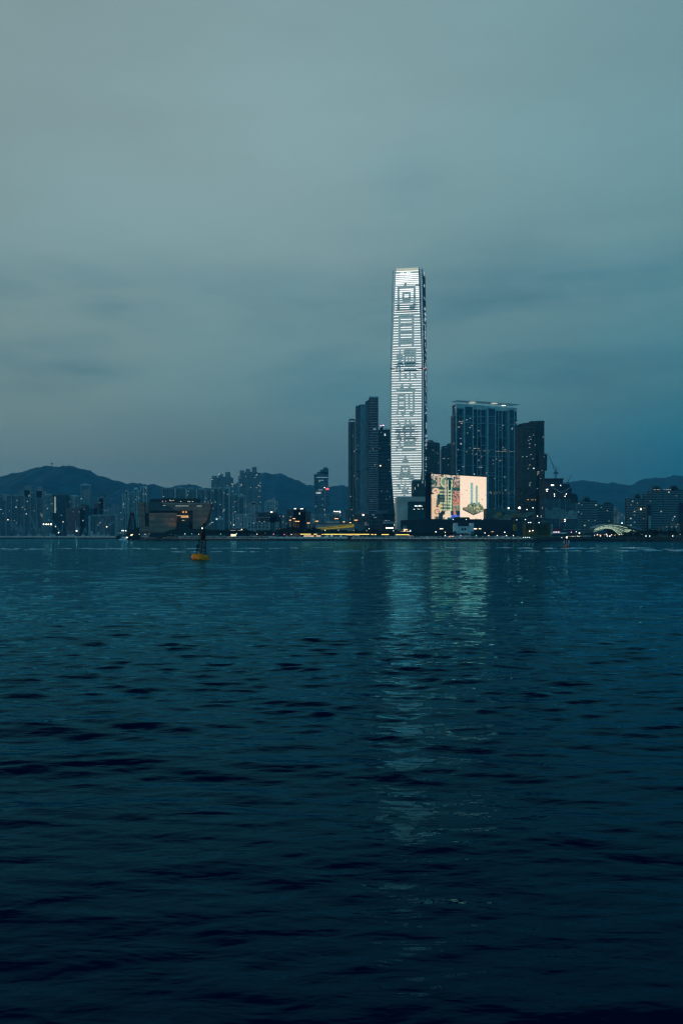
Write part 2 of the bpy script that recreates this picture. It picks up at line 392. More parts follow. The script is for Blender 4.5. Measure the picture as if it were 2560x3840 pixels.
hill('hill_ridge', [(-500, 1850), (-300, 1840), (-120, 1812), (0, 1788), (20, 1783), (50, 1773), (80, 1771), (120, 1757), (145, 1752), (170, 1745.5), (196, 1748), (220, 1751), (240, 1747), (272, 1747), (290, 1754), (320, 1761), (342, 1766), (365, 1782), (380, 1785), (400, 1790), (420, 1800), (455, 1807), (475, 1814), (500, 1811), (530, 1814), (548, 1818), (565, 1815), (580, 1816), (595, 1821), (620, 1828), (655, 1838), (720, 1870), (800, 1920), (880, 2010)], 6200, 1500, 5)
hill('hill_saddle', [(420, 2012), (520, 1930), (600, 1850), (640, 1829), (664, 1820), (680, 1818.5), (697, 1818), (711, 1816), (734, 1820), (763, 1830), (800, 1831), (830, 1832), (850, 1826), (872, 1818), (894, 1808), (930, 1790), (960, 1778), (977, 1774), (993, 1772), (1006, 1772.5), (1019, 1779), (1034, 1777), (1049, 1775), (1064, 1779), (1075, 1786.6), (1093, 1791), (1103, 1799), (1121, 1802), (1138, 1814), (1149, 1817), (1175, 1818), (1205, 1826), (1232, 1827), (1246, 1823), (1283, 1820), (1305, 1823), (1400, 1835), (1520, 1850), (1600, 1880), (1700, 1930), (1800, 2012)], 7200, 1500, 6)
hill('hill_range', [(1350, 2012), (1450, 1950), (1600, 1860), (1720, 1842), (1850, 1830), (1980, 1822), (2080, 1815), (2134, 1807), (2160, 1803), (2185, 1801), (2225, 1804.5), (2250, 1810), (2276, 1813), (2296, 1809), (2315, 1813), (2335, 1817), (2371, 1819), (2387, 1806), (2400, 1799), (2414, 1795), (2454, 1791), (2486, 1793), (2505, 1787), (2525, 1782), (2545, 1784), (2560, 1785), (2640, 1800), (2800, 1790), (3000, 1830)], 7900, 1600, 7)

# ================================================================ BUILDINGS
C_DARK = (.055, .10, .13); C_MID = (.12, .19, .22); C_PALE = (.36, .46, .47); G_NAVY = (.01, .028, .045)
estate = facade('estate_wall', (.22, .31, .33), (.015, .04, .055), 3.0, 3.2, .014)
estate_dark = facade('estate_wall_dark', (.10, .17, .19), (.008, .022, .035), 3.0, 3.4, .008)
estate_pale = facade('estate_wall_pale', (.34, .43, .44), (.02, .05, .06), 3.0, 3.6, .014)
glass_t = facade('blue_curtain_glass', (.05, .11, .15), (.06, .14, .19), 3.9, 2.0, .006, wu=(.08, .92), wz=(.2, .92), grough=.15)
glass_d = facade('dark_curtain_glass', (.012, .03, .045), (.012, .03, .05), 3.9, 2.4, .004, wu=(.08, .92), wz=(.2, .92), grough=.2)
concrete = mat('grey_concrete', (.28, .34, .35), .85); concrete_d = mat('dark_concrete', (.06, .09, .10), .85)
pale = mat('pale_render', (.50, .60, .60), .8); pinkish = mat('pinkish_render', (.42, .36, .34), .85)
steel = mat('dark_steel', (.03, .045, .055), .5, .4); pale_steel = mat('pale_steel', (.45, .55, .55), .5, .2)
navy = mat('navy_cladding', (.012, .022, .04), .6)
WINMESH = {}
def lit_windows(t, pl, boxes, n, rng, off=.35, w=2.2, h=1.4, fh=3.1, mats=(WINW, WINC, WINW)):
    """scattered lit windows, each its own part"""
    pl = plane(pl)
    w *= .8; h *= .8
    for _ in range(max(1, round(n * .75)) if n else 0):
        x0, y0, x1, y1 = rng.choice(boxes); px = rng.uniform(x0 + 1.5, x1 - 1.5); py = rng.uniform(y0 + 3, y1 - 2)
        k, t_ = pl.s(px); z = LAND + round((Z(py, t_) - LAND) / fh) * fh + .6
        m = rng.choice(mats); key = (m.name, w, h)
        ww = w * rng.choice((1, 1, 1.5))
        b = MB(); p = [pl.xy(k, -off), pl.xy(k + ww, -off), pl.xy(k + ww, .1), pl.xy(k, .1)]
        b.hexa([(*q, z) for q in p] + [(*q, z + h) for q in p]); b.build('lit_window', m, t)
def bld(name, label, Y, blocks, d=22, cat='apartment tower', wall=estate, group=None, caps=(), ribs=(), bands=0, rib_mat=None, win=4, cap_mat=None, seed=0, cornice=True, ledge_mat=None, pl=None, posts=()):
    """blocks: (x0,x1,ytop) main masses; caps: roof machine rooms; ribs: columns of photograph px where a pale pier runs"""
    rng = random.Random(seed or hash(label) % 1000 if False else sum(map(ord, label)))
    P = pl or PL(Y); xs = [b[0] for b in blocks] + [b[1] for b in blocks]
    k, t0 = P.s((min(xs) + max(xs)) / 2); p = P.xy(k, 0)
    t = thing(name, label, cat, (p[0], p[1], LAND), group)
    for i, b in enumerate(blocks):
        x0, x1, yt = b[:3]; dd = b[3] if len(b) > 3 else d; pr = b[4] if len(b) > 4 else 0.0
        MB().box(x0, yt, x1, 0, P, dd, proud=pr, zb=LAND - .5).build('tower_block' if i == 0 else 'wing', wall, t)
        if cornice:
            kk, tt = P.s(x0); z = Z(yt, tt)
            MB().box(x0 - .25, yt - 1.2 * 2500 / Y, x1 + .25, 0, P, dd + .5, proud=pr + .5, zb=z).build('parapet', rib_mat or wall, t)
        if bands:
            kk, tt = P.s((x0 + x1) / 2); z1 = Z(yt, tt); m = MB(); z = LAND + bands
            k0, _ = P.s(x0); k1, _ = P.s(x1)
            while z < z1 - 1:
                q = [P.xy(k0 - .2, -pr - .8), P.xy(k1 + .2, -pr - .8), P.xy(k1 + .2, dd * .6), P.xy(k0 - .2, dd * .6)]
                m.hexa([(*a, z) for a in q] + [(*a, z + bands * .24) for a in q]); z += bands
            m.build('floor_ledges', ledge_mat or rib_mat or pale_steel, t)
    for (x0, x1, yt) in caps:
        MB().box(x0, yt, x1, 0, P, d * .6, proud=-3, zb=Z(min(b[2] for b in blocks), Y) - (12 if Y < 5000 else 0)).build('roof_cap', cap_mat or wall, t)
    for r in ribs:
        x, w_ = r[0], r[1]; yt = r[2] if len(r) > 2 else [b[2] for b in blocks if b[0] - 1 <= x <= b[1] + 1][0]
        MB().box(x - w_ / 2, yt - .5, x + w_ / 2, 0, P, 3, proud=1.2 + max([b[4] if len(b) > 4 else 0 for b in blocks]), zb=LAND - .4).build('pier', rib_mat or pale, t)
    if win: lit_windows(t, P, [(b[0], b[2], b[1], min(b[2] + 130, 1975)) for b in blocks], win, rng, off=.4 + max([b[4] if len(b) > 4 else 0 for b in blocks]), w=2.4 * Y / 2400, h=1.7 * Y / 2400)
    return t
def ribset(x0, x1, n, w=1.0): return [(x0 + (x1 - x0) * (i + .5) / n, w) for i in range(n)]

ES = 'housing towers beyond the typhoon shelter'
ribm = mat('estate_pier', (.26, .38, .40), .8)
bld('housing_tower', 'dark broad housing tower cut by the left edge of the photo', 2600, [(-40, 25, 1862)], wall=estate_dark, group=ES, ribs=[(2, 1), (24, 1.4)], rib_mat=ribm, caps=[(-6, 20, 1857)], win=3)
bld('housing_tower', 'dark broad housing tower with pale rooftop plant, second from the left edge', 2590, [(26, 92, 1860)], wall=estate_dark, group=ES, ribs=[(26, 1.2), (45, 1.4), (68, 1), (92, 1.4)], rib_mat=ribm, caps=[(10, 38, 1852), (48, 72, 1852)], cap_mat=mat('estate_cap', (.2, .29, .3), .8), win=9)
bld('housing_tower', 'dark housing tower with a pale pier between two recessed bays, under the double crowned pair', 2580, [(93, 139, 1867), (140, 161, 1868)], wall=estate_dark, group=ES, ribs=[(93, 1.2), (139, 1.6), (118, .8)], rib_mat=ribm, win=8)
bld('crowned_tower', 'hazy green tower with an open crown behind the leftmost dark blocks', 3100, [(74, 118, 1838), (92, 112, 1826)], group='crowned towers at far left', ribs=[(117, 1.2, 1826)], rib_mat=ribm, caps=[(95, 111, 1821)], win=3)
bld('crowned_tower', 'hazy green tower with a boxy lit crown, right of its twin', 3090, [(135, 165, 1841), (136, 158, 1828)], group='crowned towers at far left', ribs=[(136, 1.4, 1826)], rib_mat=ribm, caps=[(140, 156, 1822)], win=3)
bld('slim_tower', 'slim teal tower with a pale roof left of the wide blue slab', 2500, [(163, 191, 1857)], ribs=ribset(165, 190, 4, .8), rib_mat=ribm, caps=[(168, 190, 1852)], cap_mat=pale, win=3)
bld('slab_tower', 'wide dark blue slab with one bright lit vertical strip', 2520, [(193, 250, 1858)], wall=glass_d, caps=[(193, 250, 1850)], cap_mat=mat('slab_cap', (.08, .15, .19), .7), ribs=[(193.5, 1), (250, 1)], rib_mat=concrete_d, win=2)
t = bpy.context.scene.objects['slab_tower']
m = MB(); P = PL(2518)
for i in range(17): m.box(204.5, 1863 + i * 3.6, 210.5, 1863 + i * 3.6 + 2.4, P, .8, proud=.9)
m.build('stairwell_strip', lamp_mat('stair_glow', (.75, 1, .85), .32), t)
bld('slim_tower', 'slim grey tower with a pale cap just right of the wide blue slab', 2700, [(252, 259, 1860), (265, 292, 1862)], ribs=[(279, 10), (268, 1), (291, 1)], rib_mat=ribm, caps=[(266, 291, 1857)], cap_mat=pale, win=2)
bld('frame_topped_tower', 'tall tower with an open square frame on its roof in front of the big hill', 2650, [(303, 338, 1835), (300, 342, 1895)], ribs=[(304, 1.5, 1818), (337, 1.5, 1818)], rib_mat=mat('frame_pier', (.25, .36, .36), .8), win=6)
t = S.objects['frame_topped_tower']; MB().box(302, 1817, 340, 1820, PL(2648), 12).build('roof_frame', S.objects['frame_topped_tower'].children[0].material_slots[0].material if False else pale, t); MB().box(312, 1812, 325, 1818, PL(2655), 6).build('roof_cap', ribm, t)
for a in [('low_block', 'squat navy block below the slim grey tower at left', 2300, [(250, 300, 1905)]), ('low_block', 'squat navy block with stepped roof left of the capped tower', 2310, [(301, 364, 1906), (305, 318, 1892), (353, 366, 1888)])]:
    bld(a[0], a[1], a[2], a[3], cat='building', wall=glass_d, win=2, cornice=False)
bld('capped_tower', 'slim tower with a dark square cap and short mast at the foot of the hill', 2600, [(367, 394, 1868), (372, 389, 1860)], wall=estate, caps=[(370, 391, 1855)], cap_mat=concrete_d, ribs=[(370, 2.5), (391, 2.5)], rib_mat=ribm, win=2)
MB().bar((X(381, 2600), 2606, Z(1856, 2600)), (X(381, 2600), 2606, Z(1845, 2600)), 1.6, .8).build('mast', steel, S.objects['capped_tower'])
for i, (x0, x1, y, Y, s) in enumerate([(398, 416, 1903, 3300, 'faint low hillside block right of the capped tower'), (417, 436, 1893, 3300, 'faint low hillside block with a small roof hut'), (437, 458, 1900, 3200, 'faint low hillside block beside the cream towers')]):
    bld('hillside_block', s, Y, [(x0, x1, y)], cat='building', win=1, caps=[(x0 + 4, x0 + 12, y - 6)])
bld('office_slab', 'dark office slab with a pale roofline behind the derricks', 2250, [(336, 426, 1934)], cat='building', wall=estate_dark, ribs=[(337, 8), (350, .8), (415, .8)], rib_mat=ribm, caps=[(345, 400, 1930)], cap_mat=ribm, win=6)
bld('teal_tower', 'narrow pale teal block left of the cream towers, lower half', 2150, [(432, 444, 1929)], cat='building', wall=estate_pale, ribs=[(433, 1.5)], win=0)
bld('teal_tower', 'narrow stepped teal block tucked under the first cream tower', 2200, [(445, 452, 1905), (452, 463, 1925)], cat='building', wall=estate, ribs=[(446, 1.2), (462, 2)], rib_mat=ribm, win=3)
CR = 'cream towers left of the bronze museum'
crm = mat('cream_pier', (.46, .58, .56), .8)
bld('cream_tower', 'leftmost and lowest of the three cream towers left of the bronze museum', 2350, [(458, 488, 1855)], wall=estate, group=CR, ribs=ribset(458, 488, 5, 1.8), rib_mat=crm, caps=[(468, 480, 1845), (470, 478, 1838)], cap_mat=crm, win=3)
bld('cream_tower', 'middle cream tower with a domed cap and bright stair windows', 2360, [(490, 524, 1843)], wall=estate, group=CR, ribs=ribset(490, 524, 5, 1.8), rib_mat=crm, caps=[(499, 516, 1837), (502, 514, 1828)], cap_mat=crm, win=14)
bld('cream_tower', 'tallest cream tower with a framed flat roof, standing behind the other two', 2500, [(527, 552, 1828)], wall=estate, group=CR, ribs=[(528, 2, 1822), (551, 2, 1822), (540, 2)], rib_mat=crm, caps=[(534, 546, 1822)], cap_mat=crm, win=8)

# estate row behind the museum
ROW = 'stepped estate row behind the bronze museum'
capm = mat('estate_roof_cap', (.36, .44, .44), .8)
rows = [(605, 650, 1831, 2500, [(612, 645, 1828)], [(611, 1), (650, 1)], 'first tower of the estate row, directly over the museum roof terrace', 6),
        (654, 694, 1831, 2490, [(663, 683, 1826)], [(659, 6)], 'second tower of the estate row with a broad pale left pier', 3),
        (695, 733, 1833, 2480, [(704, 723, 1828)], [(700, 6)], 'third tower of the estate row with lit stair windows and pale pier', 7),
        (735, 764, 1836, 2470, [(744, 762, 1831)], [(739, 6)], 'fourth tower of the estate row above the right end of the museum roof', 3),
        (765, 789, 1837, 2460, [(768, 778, 1834)], [(775, 1.5)], 'narrow fifth tower of the estate row with no cap of its own', 4),
        (790, 832, 1832, 2450, [(793, 812, 1827), (816, 831, 1826)], [(792, 1), (811, 1), (822, 1)], 'sixth tower of the estate row with two pale roof caps', 9),
        (833, 866, 1832, 2440, [(841, 862, 1825)], [(861, 6)], 'seventh tower of the estate row with a pale right pier', 7),
        (867, 889, 1855, 2430, [(870, 889, 1851)], [(872, 1), (880, 1)], 'eighth tower of the estate row, first step down to the right', 7),
        (889, 926, 1862, 2420, [(892, 918, 1857)], [(916, 2), (923, 4)], 'ninth and last tower of the estate row, lowest, pale right pier', 8)]
for x0, x1, y, Y, caps, ribs, lab, w in rows:
    bld('estate_tower', lab, Y, [(x0, x1, y), (x0 + 4, x0 + 9, y + 6, 20, 4), (x1 - 10, x1 - 5, y + 8, 20, 4)], wall=estate, group=ROW, caps=caps, cap_mat=capm, ribs=ribs + ribset(x0 + 9, x1 - 9, 3, .8), rib_mat=mat('row_pier', (.30, .42, .43), .8), win=w, cornice=False)
TT = 'tallest estate blocks with three roof towers each'
bld('triple_tower', 'tall estate block with three roof towers, left of the pair', 2750, [(793, 818, 1792), (819, 842, 1788), (843, 866, 1789), (866, 872, 1793)], wall=estate, group=TT, caps=[(795, 812, 1784), (820, 834, 1777), (844.5, 862, 1770)], ribs=[(793.5, 1.5), (819, 1), (843, 1), (866, 1.2), (808, .8), (832, .8), (855, .8)], rib_mat=ribm, win=24)
bld('triple_tower', 'tallest estate block with three roof towers, right of the pair', 2740, [(899, 918, 1773), (919, 941, 1770), (942, 965, 1771), (966, 977, 1774), (893, 899, 1786)], wall=estate, group=TT, caps=[(899, 914.5, 1764), (921, 936, 1758), (944.5, 961, 1751)], ribs=[(896, 4, 1786), (909, 1, 1773), (920, 1), (931, 1), (943, 1), (953, 1), (966, 2)], rib_mat=ribm, win=34)
bld('pink_topped_tower', 'mid height tower with a pinkish roof box in front of the tallest estate block', 2200, [(929, 964, 1893), (965, 976, 1897)], wall=estate_pale, ribs=[(955, 6), (931, 1)], rib_mat=pinkish, caps=[(930, 962, 1886), (942, 960, 1881)], cap_mat=pinkish, win=3)
bld('white_ribbed_block', 'low white ribbed block left of its twin behind the lattice building', 2050, [(872, 878, 1932), (882, 909, 1929)], cat='building', wall=estate_pale, ribs=ribset(882, 909, 5, 2.0) + [(875, 3)], rib_mat=pale, win=3, group='low white ribbed blocks')
bld('white_ribbed_block', 'low white ribbed block right of its twin behind the lattice building', 2040, [(911, 943, 1928)], cat='building', wall=estate_pale, ribs=ribset(911, 943, 6, 1.8), rib_mat=pale, win=3, group='low white ribbed blocks')
bld('cream_block', 'cream block with a pink box on its roof standing before the hill', 2400, [(993, 1042, 1882), (1036, 1043, 1893)], cat='building', wall=estate_pale, ribs=[(994, 1.5), (1001, 1.8), (1031, 3), (1040, 1.5)], rib_mat=pale, caps=[(1001, 1020, 1873), (1020, 1032, 1867)], cap_mat=pinkish, win=5)
bld('glass_terrace_building', 'dark stepped glass building with two slab roofs behind the lattice building', 1700, [(962, 1038, 1938), (967, 1012, 1932, 22, 3), (1010, 1055, 1930)], cat='building', wall=glass_d, win=4)
t = S.objects['glass_terrace_building']; MB().box(958, 1921, 1037, 1926, PL(1698), 30, proud=4).build('roof_slab', concrete_d, t); MB().box(958, 1940, 1014, 1943, PL(1696), 30, proud=5).build('roof_slab', concrete, t); MB().box(968, 1926, 1030, 1938, PL(1700), 20, proud=-2).build('wing', glass_t, t)
for q in (1016, 1020): MB().box(q - 1.6, 1919, q + 1.6, 1921, PL(1693), 1.5).build('roof_lamp', WHITE, t)
bld('teal_block', 'short teal apartment block between the lattice building and the dark station block', 2000, [(1056, 1075, 1932)], cat='building', wall=estate, ribs=ribset(1056, 1075, 3, .8), rib_mat=ribm, win=3)
bld('dark_block', 'wide near black block with white roof lamps left of the red signed tower', 1600, [(1075, 1140, 1913), (1124, 1165, 1920), (1100, 1146, 1909)], cat='building', wall=glass_d, win=2)
t = S.objects['dark_block']
for q in (1104, 1109, 1127, 1130, 1135): MB().box(q - 1, 1906.5, q + 1, 1909, PL(1599), 1.2).build('roof_lamp', WHITE, t)
# twin-part tower with rounded top, sign and red emblem
t = bld('round_topped_tower', 'blue glass tower with rounded stepped top, white lettered sign and red emblem', 3000, [(1177, 1230, 1779), (1191, 1215, 1777, 24, 5), (1180, 1233.5, 1842, 26, 4)], cat='office tower', wall=glass_t, caps=[(1188, 1230, 1769), (1200, 1231, 1761)], ribs=[(1219, 3, 1842), (1179, 1)], rib_mat=ribm, win=6, bands=7.6, ledge_mat=mat('tower_ledge', (.14, .22, .25), .6))
b = MB(); cx = X(1221, 3000); w = 9 / F * 3000
b.poly([(1210, 1762), (1211, 1757), (1214, 1753.5), (1219, 1752), (1226, 1753), (1230, 1757), (1231.5, 1763)], 3004, 14); b.build('dome', glass_t, t)
for yy, xa, xb in ((1789, 1186, 1229), (1800, 1195, 1213), (1836, 1193, 1210)):
    MB().box(xa, yy, xb, yy + 2, PL(2994), 1).build('lit_floor_band', lamp_mat('floor_glow', (.7, .95, .85), .25), t)
MB().poly([(1221, 1836), (1221, 1833), (1224, 1830.5), (1228, 1829.5), (1232, 1831), (1233.5, 1836)], 2990, 2).build('red_emblem', lamp_mat('emblem_red', (1, .05, .07), 1.6), t)
MB().box(1215, 1827.5, 1219, 1829.5, PL(2990), 2).build('roof_lamp', COOL, t)
def text(s, px, py, h_px, Y, m, parent, wpx=None, tilt=0.0, depth=.3, pl=None, name='lettering', proud=0.0):
    c = bpy.data.curves.new('txt', 'FONT'); c.body = s; c.size = 1; c.extrude = .06; c.align_x = 'LEFT'; c.resolution_u = 2
    o = bpy.data.objects.new('txt', c); COL.objects.link(o); bpy.context.view_layer.update()
    me = bpy.data.meshes.new_from_object(o.evaluated_get(bpy.context.evaluated_depsgraph_get())); COL.objects.unlink(o); bpy.data.objects.remove(o)
    P = pl or PL(Y); co = np.zeros(len(me.vertices) * 3); me.vertices.foreach_get('co', co); co = co.reshape(-1, 3)
    k0, t0 = P.s(px); sc = h_px / F * t0 / max(co[:, 1].max(), .5)
    sx = sc if wpx is None else (P.s(px + wpx)[0] - k0) / co[:, 0].max()
    z0 = Z(py, t0); O = parent_origin(parent); out = []
    for x, y, z in co:
        q = P.xy(k0 + x * sx, -proud - z * sc)
        out += [q[0] - O[0], q[1] - O[1], z0 + y * sc + tilt * x * sx - O[2]]
    me.vertices.foreach_set('co', out); me.update(); me.materials.clear(); me.materials.append(m)
    o2 = bpy.data.objects.new(name, me); COL.objects.link(o2); o2.parent = parent; return o2
text('CORDIS', 1184.5, 1850.5, 4.6, 2990, lamp_mat('sign_white', (.9, 1, .92), 1.7), t, wpx=18)
LW = 'low pale blocks below the red signed tower'
for x0, x1, y, Y, s in [(1165, 1185, 1930, 1900, 'leftmost low pale block below the red signed tower'), (1186, 1210, 1932, 1910, 'second low pale block below the red signed tower'), (1212, 1236, 1929, 1905, 'third low pale block below the red signed tower, widest'), (1238, 1262, 1934, 1920, 'rightmost low pale block below the red signed tower')]:
    bld('low_pale_block', s, Y, [(x0, x1, y)], cat='building', wall=estate_pale, group=LW, ribs=ribset(x0, x1, 4, 1.4), rib_mat=crm, win=2)
bld('lamp_roof_block', 'dark low block with a row of floodlights on its roof', 1850, [(1246, 1278, 1921), (1262, 1276, 1934, 20, 3)], cat='building', wall=estate_dark, win=2)
t = S.objects['lamp_roof_block']
for q, zz in ((1252, 1917), (1257, 1918), (1262, 1918), (1267, 1918), (1273, 1917), (1275, 1920), (1274, 1922)): MB().box(q - 1.2, zz - 1.2, q + 1.2, zz + 1.2, PL(1846), 1.4).build('roof_lamp', WHITE, t); 
bld('grey_side_block', 'plain grey block with notched right edge beside the dark round tower', 1700, [(1285, 1298, 1913)], cat='building', wall=concrete, ribs=[(1298.6, .8)], rib_mat=concrete_d, caps=[(1298, 1303, 1903)], cap_mat=concrete, win=0)
S.objects['grey_side_block'].children[0].data.materials[0] = concrete

# ---- residential and hotel group left of the main tower
bandm = mat('pale_floor_band', (.40, .56, .60), .5); bandm2 = mat('dim_floor_band', (.10, .18, .22), .5)
def floors(t, P, x0, x1, y0, y1, step, m, h=.26, proud=.5, d=4, left=None, right=None, name='floor_ledges', wob=None):
    """horizontal ledges between two photo heights; left/right may be functions of py"""
    b = MB(); y = y0
    while y < y1:
        xa = left(y) if left else x0; xb = right(y) if right else x1
        b.box(xa, y, xb, y + step * h, P, d, proud=proud); y += step
    b.build(name, m, t)
Y1 = 1640
t = thing('thin_tower', 'slimmest dark tower with an open crown ring, far left of the harbour group', 'apartment tower', (X(1318, Y1), Y1, LAND))
P = PL(1640)
MB().box(1305.5, 1582, 1331, 0, P, 24, zb=LAND - .5).build('tower_block', estate_dark, t)
b = MB(); b.box(1305.5, 1590, 1312, 0, P, 10, proud=2.5, zb=LAND); b.box(1320, 1590, 1325, 0, P, 10, proud=3, zb=LAND); b.build('wing', estate_dark, t)
MB().box(1313, 1578, 1314.2, 0, P, 2, proud=2.8, zb=LAND).build('pier', bandm, t); MB().box(1324.5, 1578, 1325.4, 0, P, 2, proud=3.2, zb=LAND).build('pier', bandm, t)
b = MB()
for q in (1308, 1312, 1317, 1322, 1327, 1330): b.box(q - .4, 1571, q + .4, 1583, P, 1.5, proud=-1)
b.poly([(1307.5, 1573.5), (1312, 1570.8), (1318, 1570), (1325, 1570.6), (1331, 1572.6), (1331, 1574.6), (1325, 1572.6), (1318, 1572), (1312, 1572.8), (1308, 1576)], P, 14, proud=-.5); b.build('roof_crown', bandm2, t)
floors(t, P, 1314.5, 1319.6, 1586, 1975, 3.6, bandm2, proud=2)
lit_windows(t, P, [(1306, 1590, 1331, 1970)], 9, random.Random(3), off=3.4, w=1.6, h=1.1)
Y2 = 1600; P = PL(1600)
t = thing('curved_tower', 'blue glass tower with a concave face and a smooth lighter right face', 'apartment tower', (X(1350, Y2), Y2, LAND))
bl = mat('smooth_blue_glass', (.16, .30, .34), .35, .3)
MB().box(1332.5, 1526, 1341, 0, P, 26, zb=LAND - .5).build('wing', glass_t, t)
MB().poly([(1341, 2007), (1341, 1531), (1344, 1522), (1350, 1519.5), (1350, 2007)], P, 24, proud=-2).build('tower_block', facade('mid_glass', (.14, .20, .22), (.20, .28, .30), 3.6, 2.2, .004, wu=(.1, .9)), t)
MB().poly([(1350.2, 2007), (1350.2, 1519), (1358, 1518), (1368, 1518.5), (1368, 1790), (1366, 2007)], P, 22).build('smooth_face', bl, t)
MB().poly([(1332.5, 1527), (1334, 1522), (1338, 1520.5), (1341, 1521), (1341, 1528)], P, 20, proud=.5).build('roof_crown', bandm2, t)
MB().poly([(1341, 1524), (1345, 1519), (1351, 1517), (1360, 1516.3), (1368.5, 1518), (1368.5, 1519.8), (1356, 1518.6), (1346, 1521.5), (1341, 1527)], P, 18, proud=1).build('roof_crown', bandm2, t)
floors(t, P, 1332.5, 1339.5, 1532, 1915, 7.1, mat('mid_floor_band', (.13, .24, .28), .5), proud=.6)
for yy in (1691, 1766): MB().box(1333, yy, 1349, yy + 3, P, 3, proud=.7).build('dark_refuge_band', navy, t)
lit_windows(t, P, [(1333, 1540, 1348, 1900)], 5, random.Random(4), w=1.4, h=1)
Y3 = 1560; P = PL(1560)
t = thing('banded_tower', 'tallest of the left group, dark glass with pale floor bands and a flat overhanging top', 'apartment tower', (X(1395, Y3), Y3, LAND))
MB().box(1384, 1491, 1418, 0, P, 34, zb=LAND - .5).build('tower_block', glass_d, t)
MB().poly([(1369, 2000), (1369, 1509), (1376, 1502), (1384, 1496), (1384, 2000)], P, 26, proud=-3).build('wing', facade('wing_glass', (.08, .16, .19), (.13, .23, .26), 3.6, 2.4, .004), t)
MB().poly([(1368.6, 1507), (1374, 1503), (1382, 1499), (1384, 1500), (1378, 1506), (1371, 1510.5)], P, 22, proud=-1).build('roof_fin', bandm2, t)
MB().box(1383.4, 1487, 1418.4, 1491, P, 35, proud=.8).build('roof_slab', bandm, t)
floors(t, P, 1384.2, 1417.8, 1500, 1690, 9.4, bandm, h=.14, proud=.9)
floors(t, P, 1381, 1417.4, 1692, 1916, 8.2, bandm, h=.16, proud=1.2)
floors(t, P, 1370, 1382, 1516, 1915, 4.7, bandm2, h=.3, proud=-2.2)
for yy in (1674, 1757): MB().box(1371, yy, 1382, yy + 4, P, 5, proud=-1.6).build('dark_refuge_band', navy, t)
MB().box(1398, 1608, 1409, 1610, P, 1, proud=1.6).build('lit_window', WINC, t)
lit_windows(t, P, [(1386, 1500, 1417, 1900)], 6, random.Random(9), off=1.1, w=1.3, h=1)
Y4 = 1580; P = PL(1580)
t = thing('dark_office_tower', 'dark navy office tower with parapet posts and pink roof beacon, touching the lit tower', 'office tower', (X(1440, Y4), Y4, LAND))
MB().poly([(1418, 2006), (1418, 1611), (1462, 1611), (1464, 1700), (1467, 1785), (1473, 1850), (1481, 1935), (1483, 2006)], P, 40, proud=-1).build('tower_block', glass_d, t)
floors(t, P, 1418.5, 1461, 1618, 1930, 5.2, bandm2, h=.3, proud=1.4, right=lambda y: 1461 + max(0, (y - 1690)) ** 1.35 * .0105)
b = MB()
for i in range(9): b.box(1441 + i * 2.4, 1605.5, 1441.8 + i * 2.4, 1612, P, 1)
b.box(1428, 1600, 1436, 1611, P, 10); b.box(1434, 1595, 1436, 1600, P, 2); b.box(1424, 1604, 1430, 1611, P, 8); b.build('roof_parapet', steel, t)
MB().box(1424, 1595.5, 1431, 1597.5, P, 1.2).build('roof_beacon', PINK, t); MB().box(1434, 1594, 1438.5, 1595.6, P, 1.2).build('roof_beacon', lamp_mat('pale_pink', (1, .7, .75), 6), t)
MB().box(1419, 1753, 1455, 1757, P, 1.2, proud=1.6).build('dark_refuge_band', navy, t)
MB().ball((X(1425.5, 1576), 1576, Z(1746.5, 1576)), .95).build('facade_lamp', WARM, t)
lit_windows(t, P, [(1420, 1620, 1462, 1900)], 12, random.Random(5), off=1.6, w=1.3, h=.9, mats=(WINC,))
# podiums
P = PL(1480)
t = thing('hotel_podium', 'glass podium with a W sign on a framed panel under the banded tower', 'building', (X(1405, 1480), 1480, LAND))
MB().box(1382, 1926, 1434, 0, P, 40, zb=LAND - .5).build('podium_block', glass_d, t)
b = MB()
for q in (1382, 1391, 1433): b.box(q, 1923, q + 1.2, 1990, P, 2, proud=1)
for yy in (1923, 1936, 1952, 1966): b.box(1382, yy, 1434, yy + 1.4, P, 1.8, proud=.8)
b.build('facade_frame', mat('podium_frame', (.08, .16, .19), .6), t)
text('W', 1394, 1934, 6.5, 1480, lamp_mat('sign_dim', (.35, .7, .8), .22), t, pl=P, proud=1.2)
MB().box(1401, 1940.4, 1411, 1941.6, P, 1, proud=1.2).build('lit_window', WINC, t)
P = PL(1500)
t = thing('left_podium', 'low dark podium with one bright floodlight left of the W sign', 'building', (X(1355, 1500), 1500, LAND))
MB().box(1328, 1930, 1381.5, 0, P, 40, zb=LAND - .5).build('podium_block', glass_d, t)
MB().box(1332, 1918, 1381.5, 1930, P, 34, proud=-3).build('upper_storey', mat('podium_grey', (.09, .15, .17), .8), t)
MB().ball((X(1361.5, 1494), 1494, Z(1931, 1494)), 1.25).build('floodlight', WHITE, t); MB().box(1361, 1931, 1362, 1945, PL(1494.5), .4).build('lamp_arm', steel, t)
for q in (1341, 1346, 1350, 1356, 1369, 1373, 1380): MB().box(q, 1965 + (q % 3), q + 1.6, 1970, P, .6, proud=.6).build('lit_window', WINC, t)
MB().box(1366, 1960.5, 1375, 1962, P, .8, proud=1.5).build('lit_sign', WINC, t)
P = PL(1470)
t = thing('terrace_podium', 'stepped terrace podium between the W sign and the grey concrete hall', 'building', (X(1460, 1470), 1470, LAND))
MB().box(1434.5, 1948, 1487.5, 0, P, 30, zb=LAND - .5).build('podium_block', navy, t); MB().box(1406, 1915, 1454, 1926, PL(1500), 20).build('roof_room', mat('roof_room', (.07, .14, .17), .8), t)
MB().box(1434.5, 1956, 1487.8, 1964, P, 12, proud=3).build('terrace_balustrade', concrete, t)
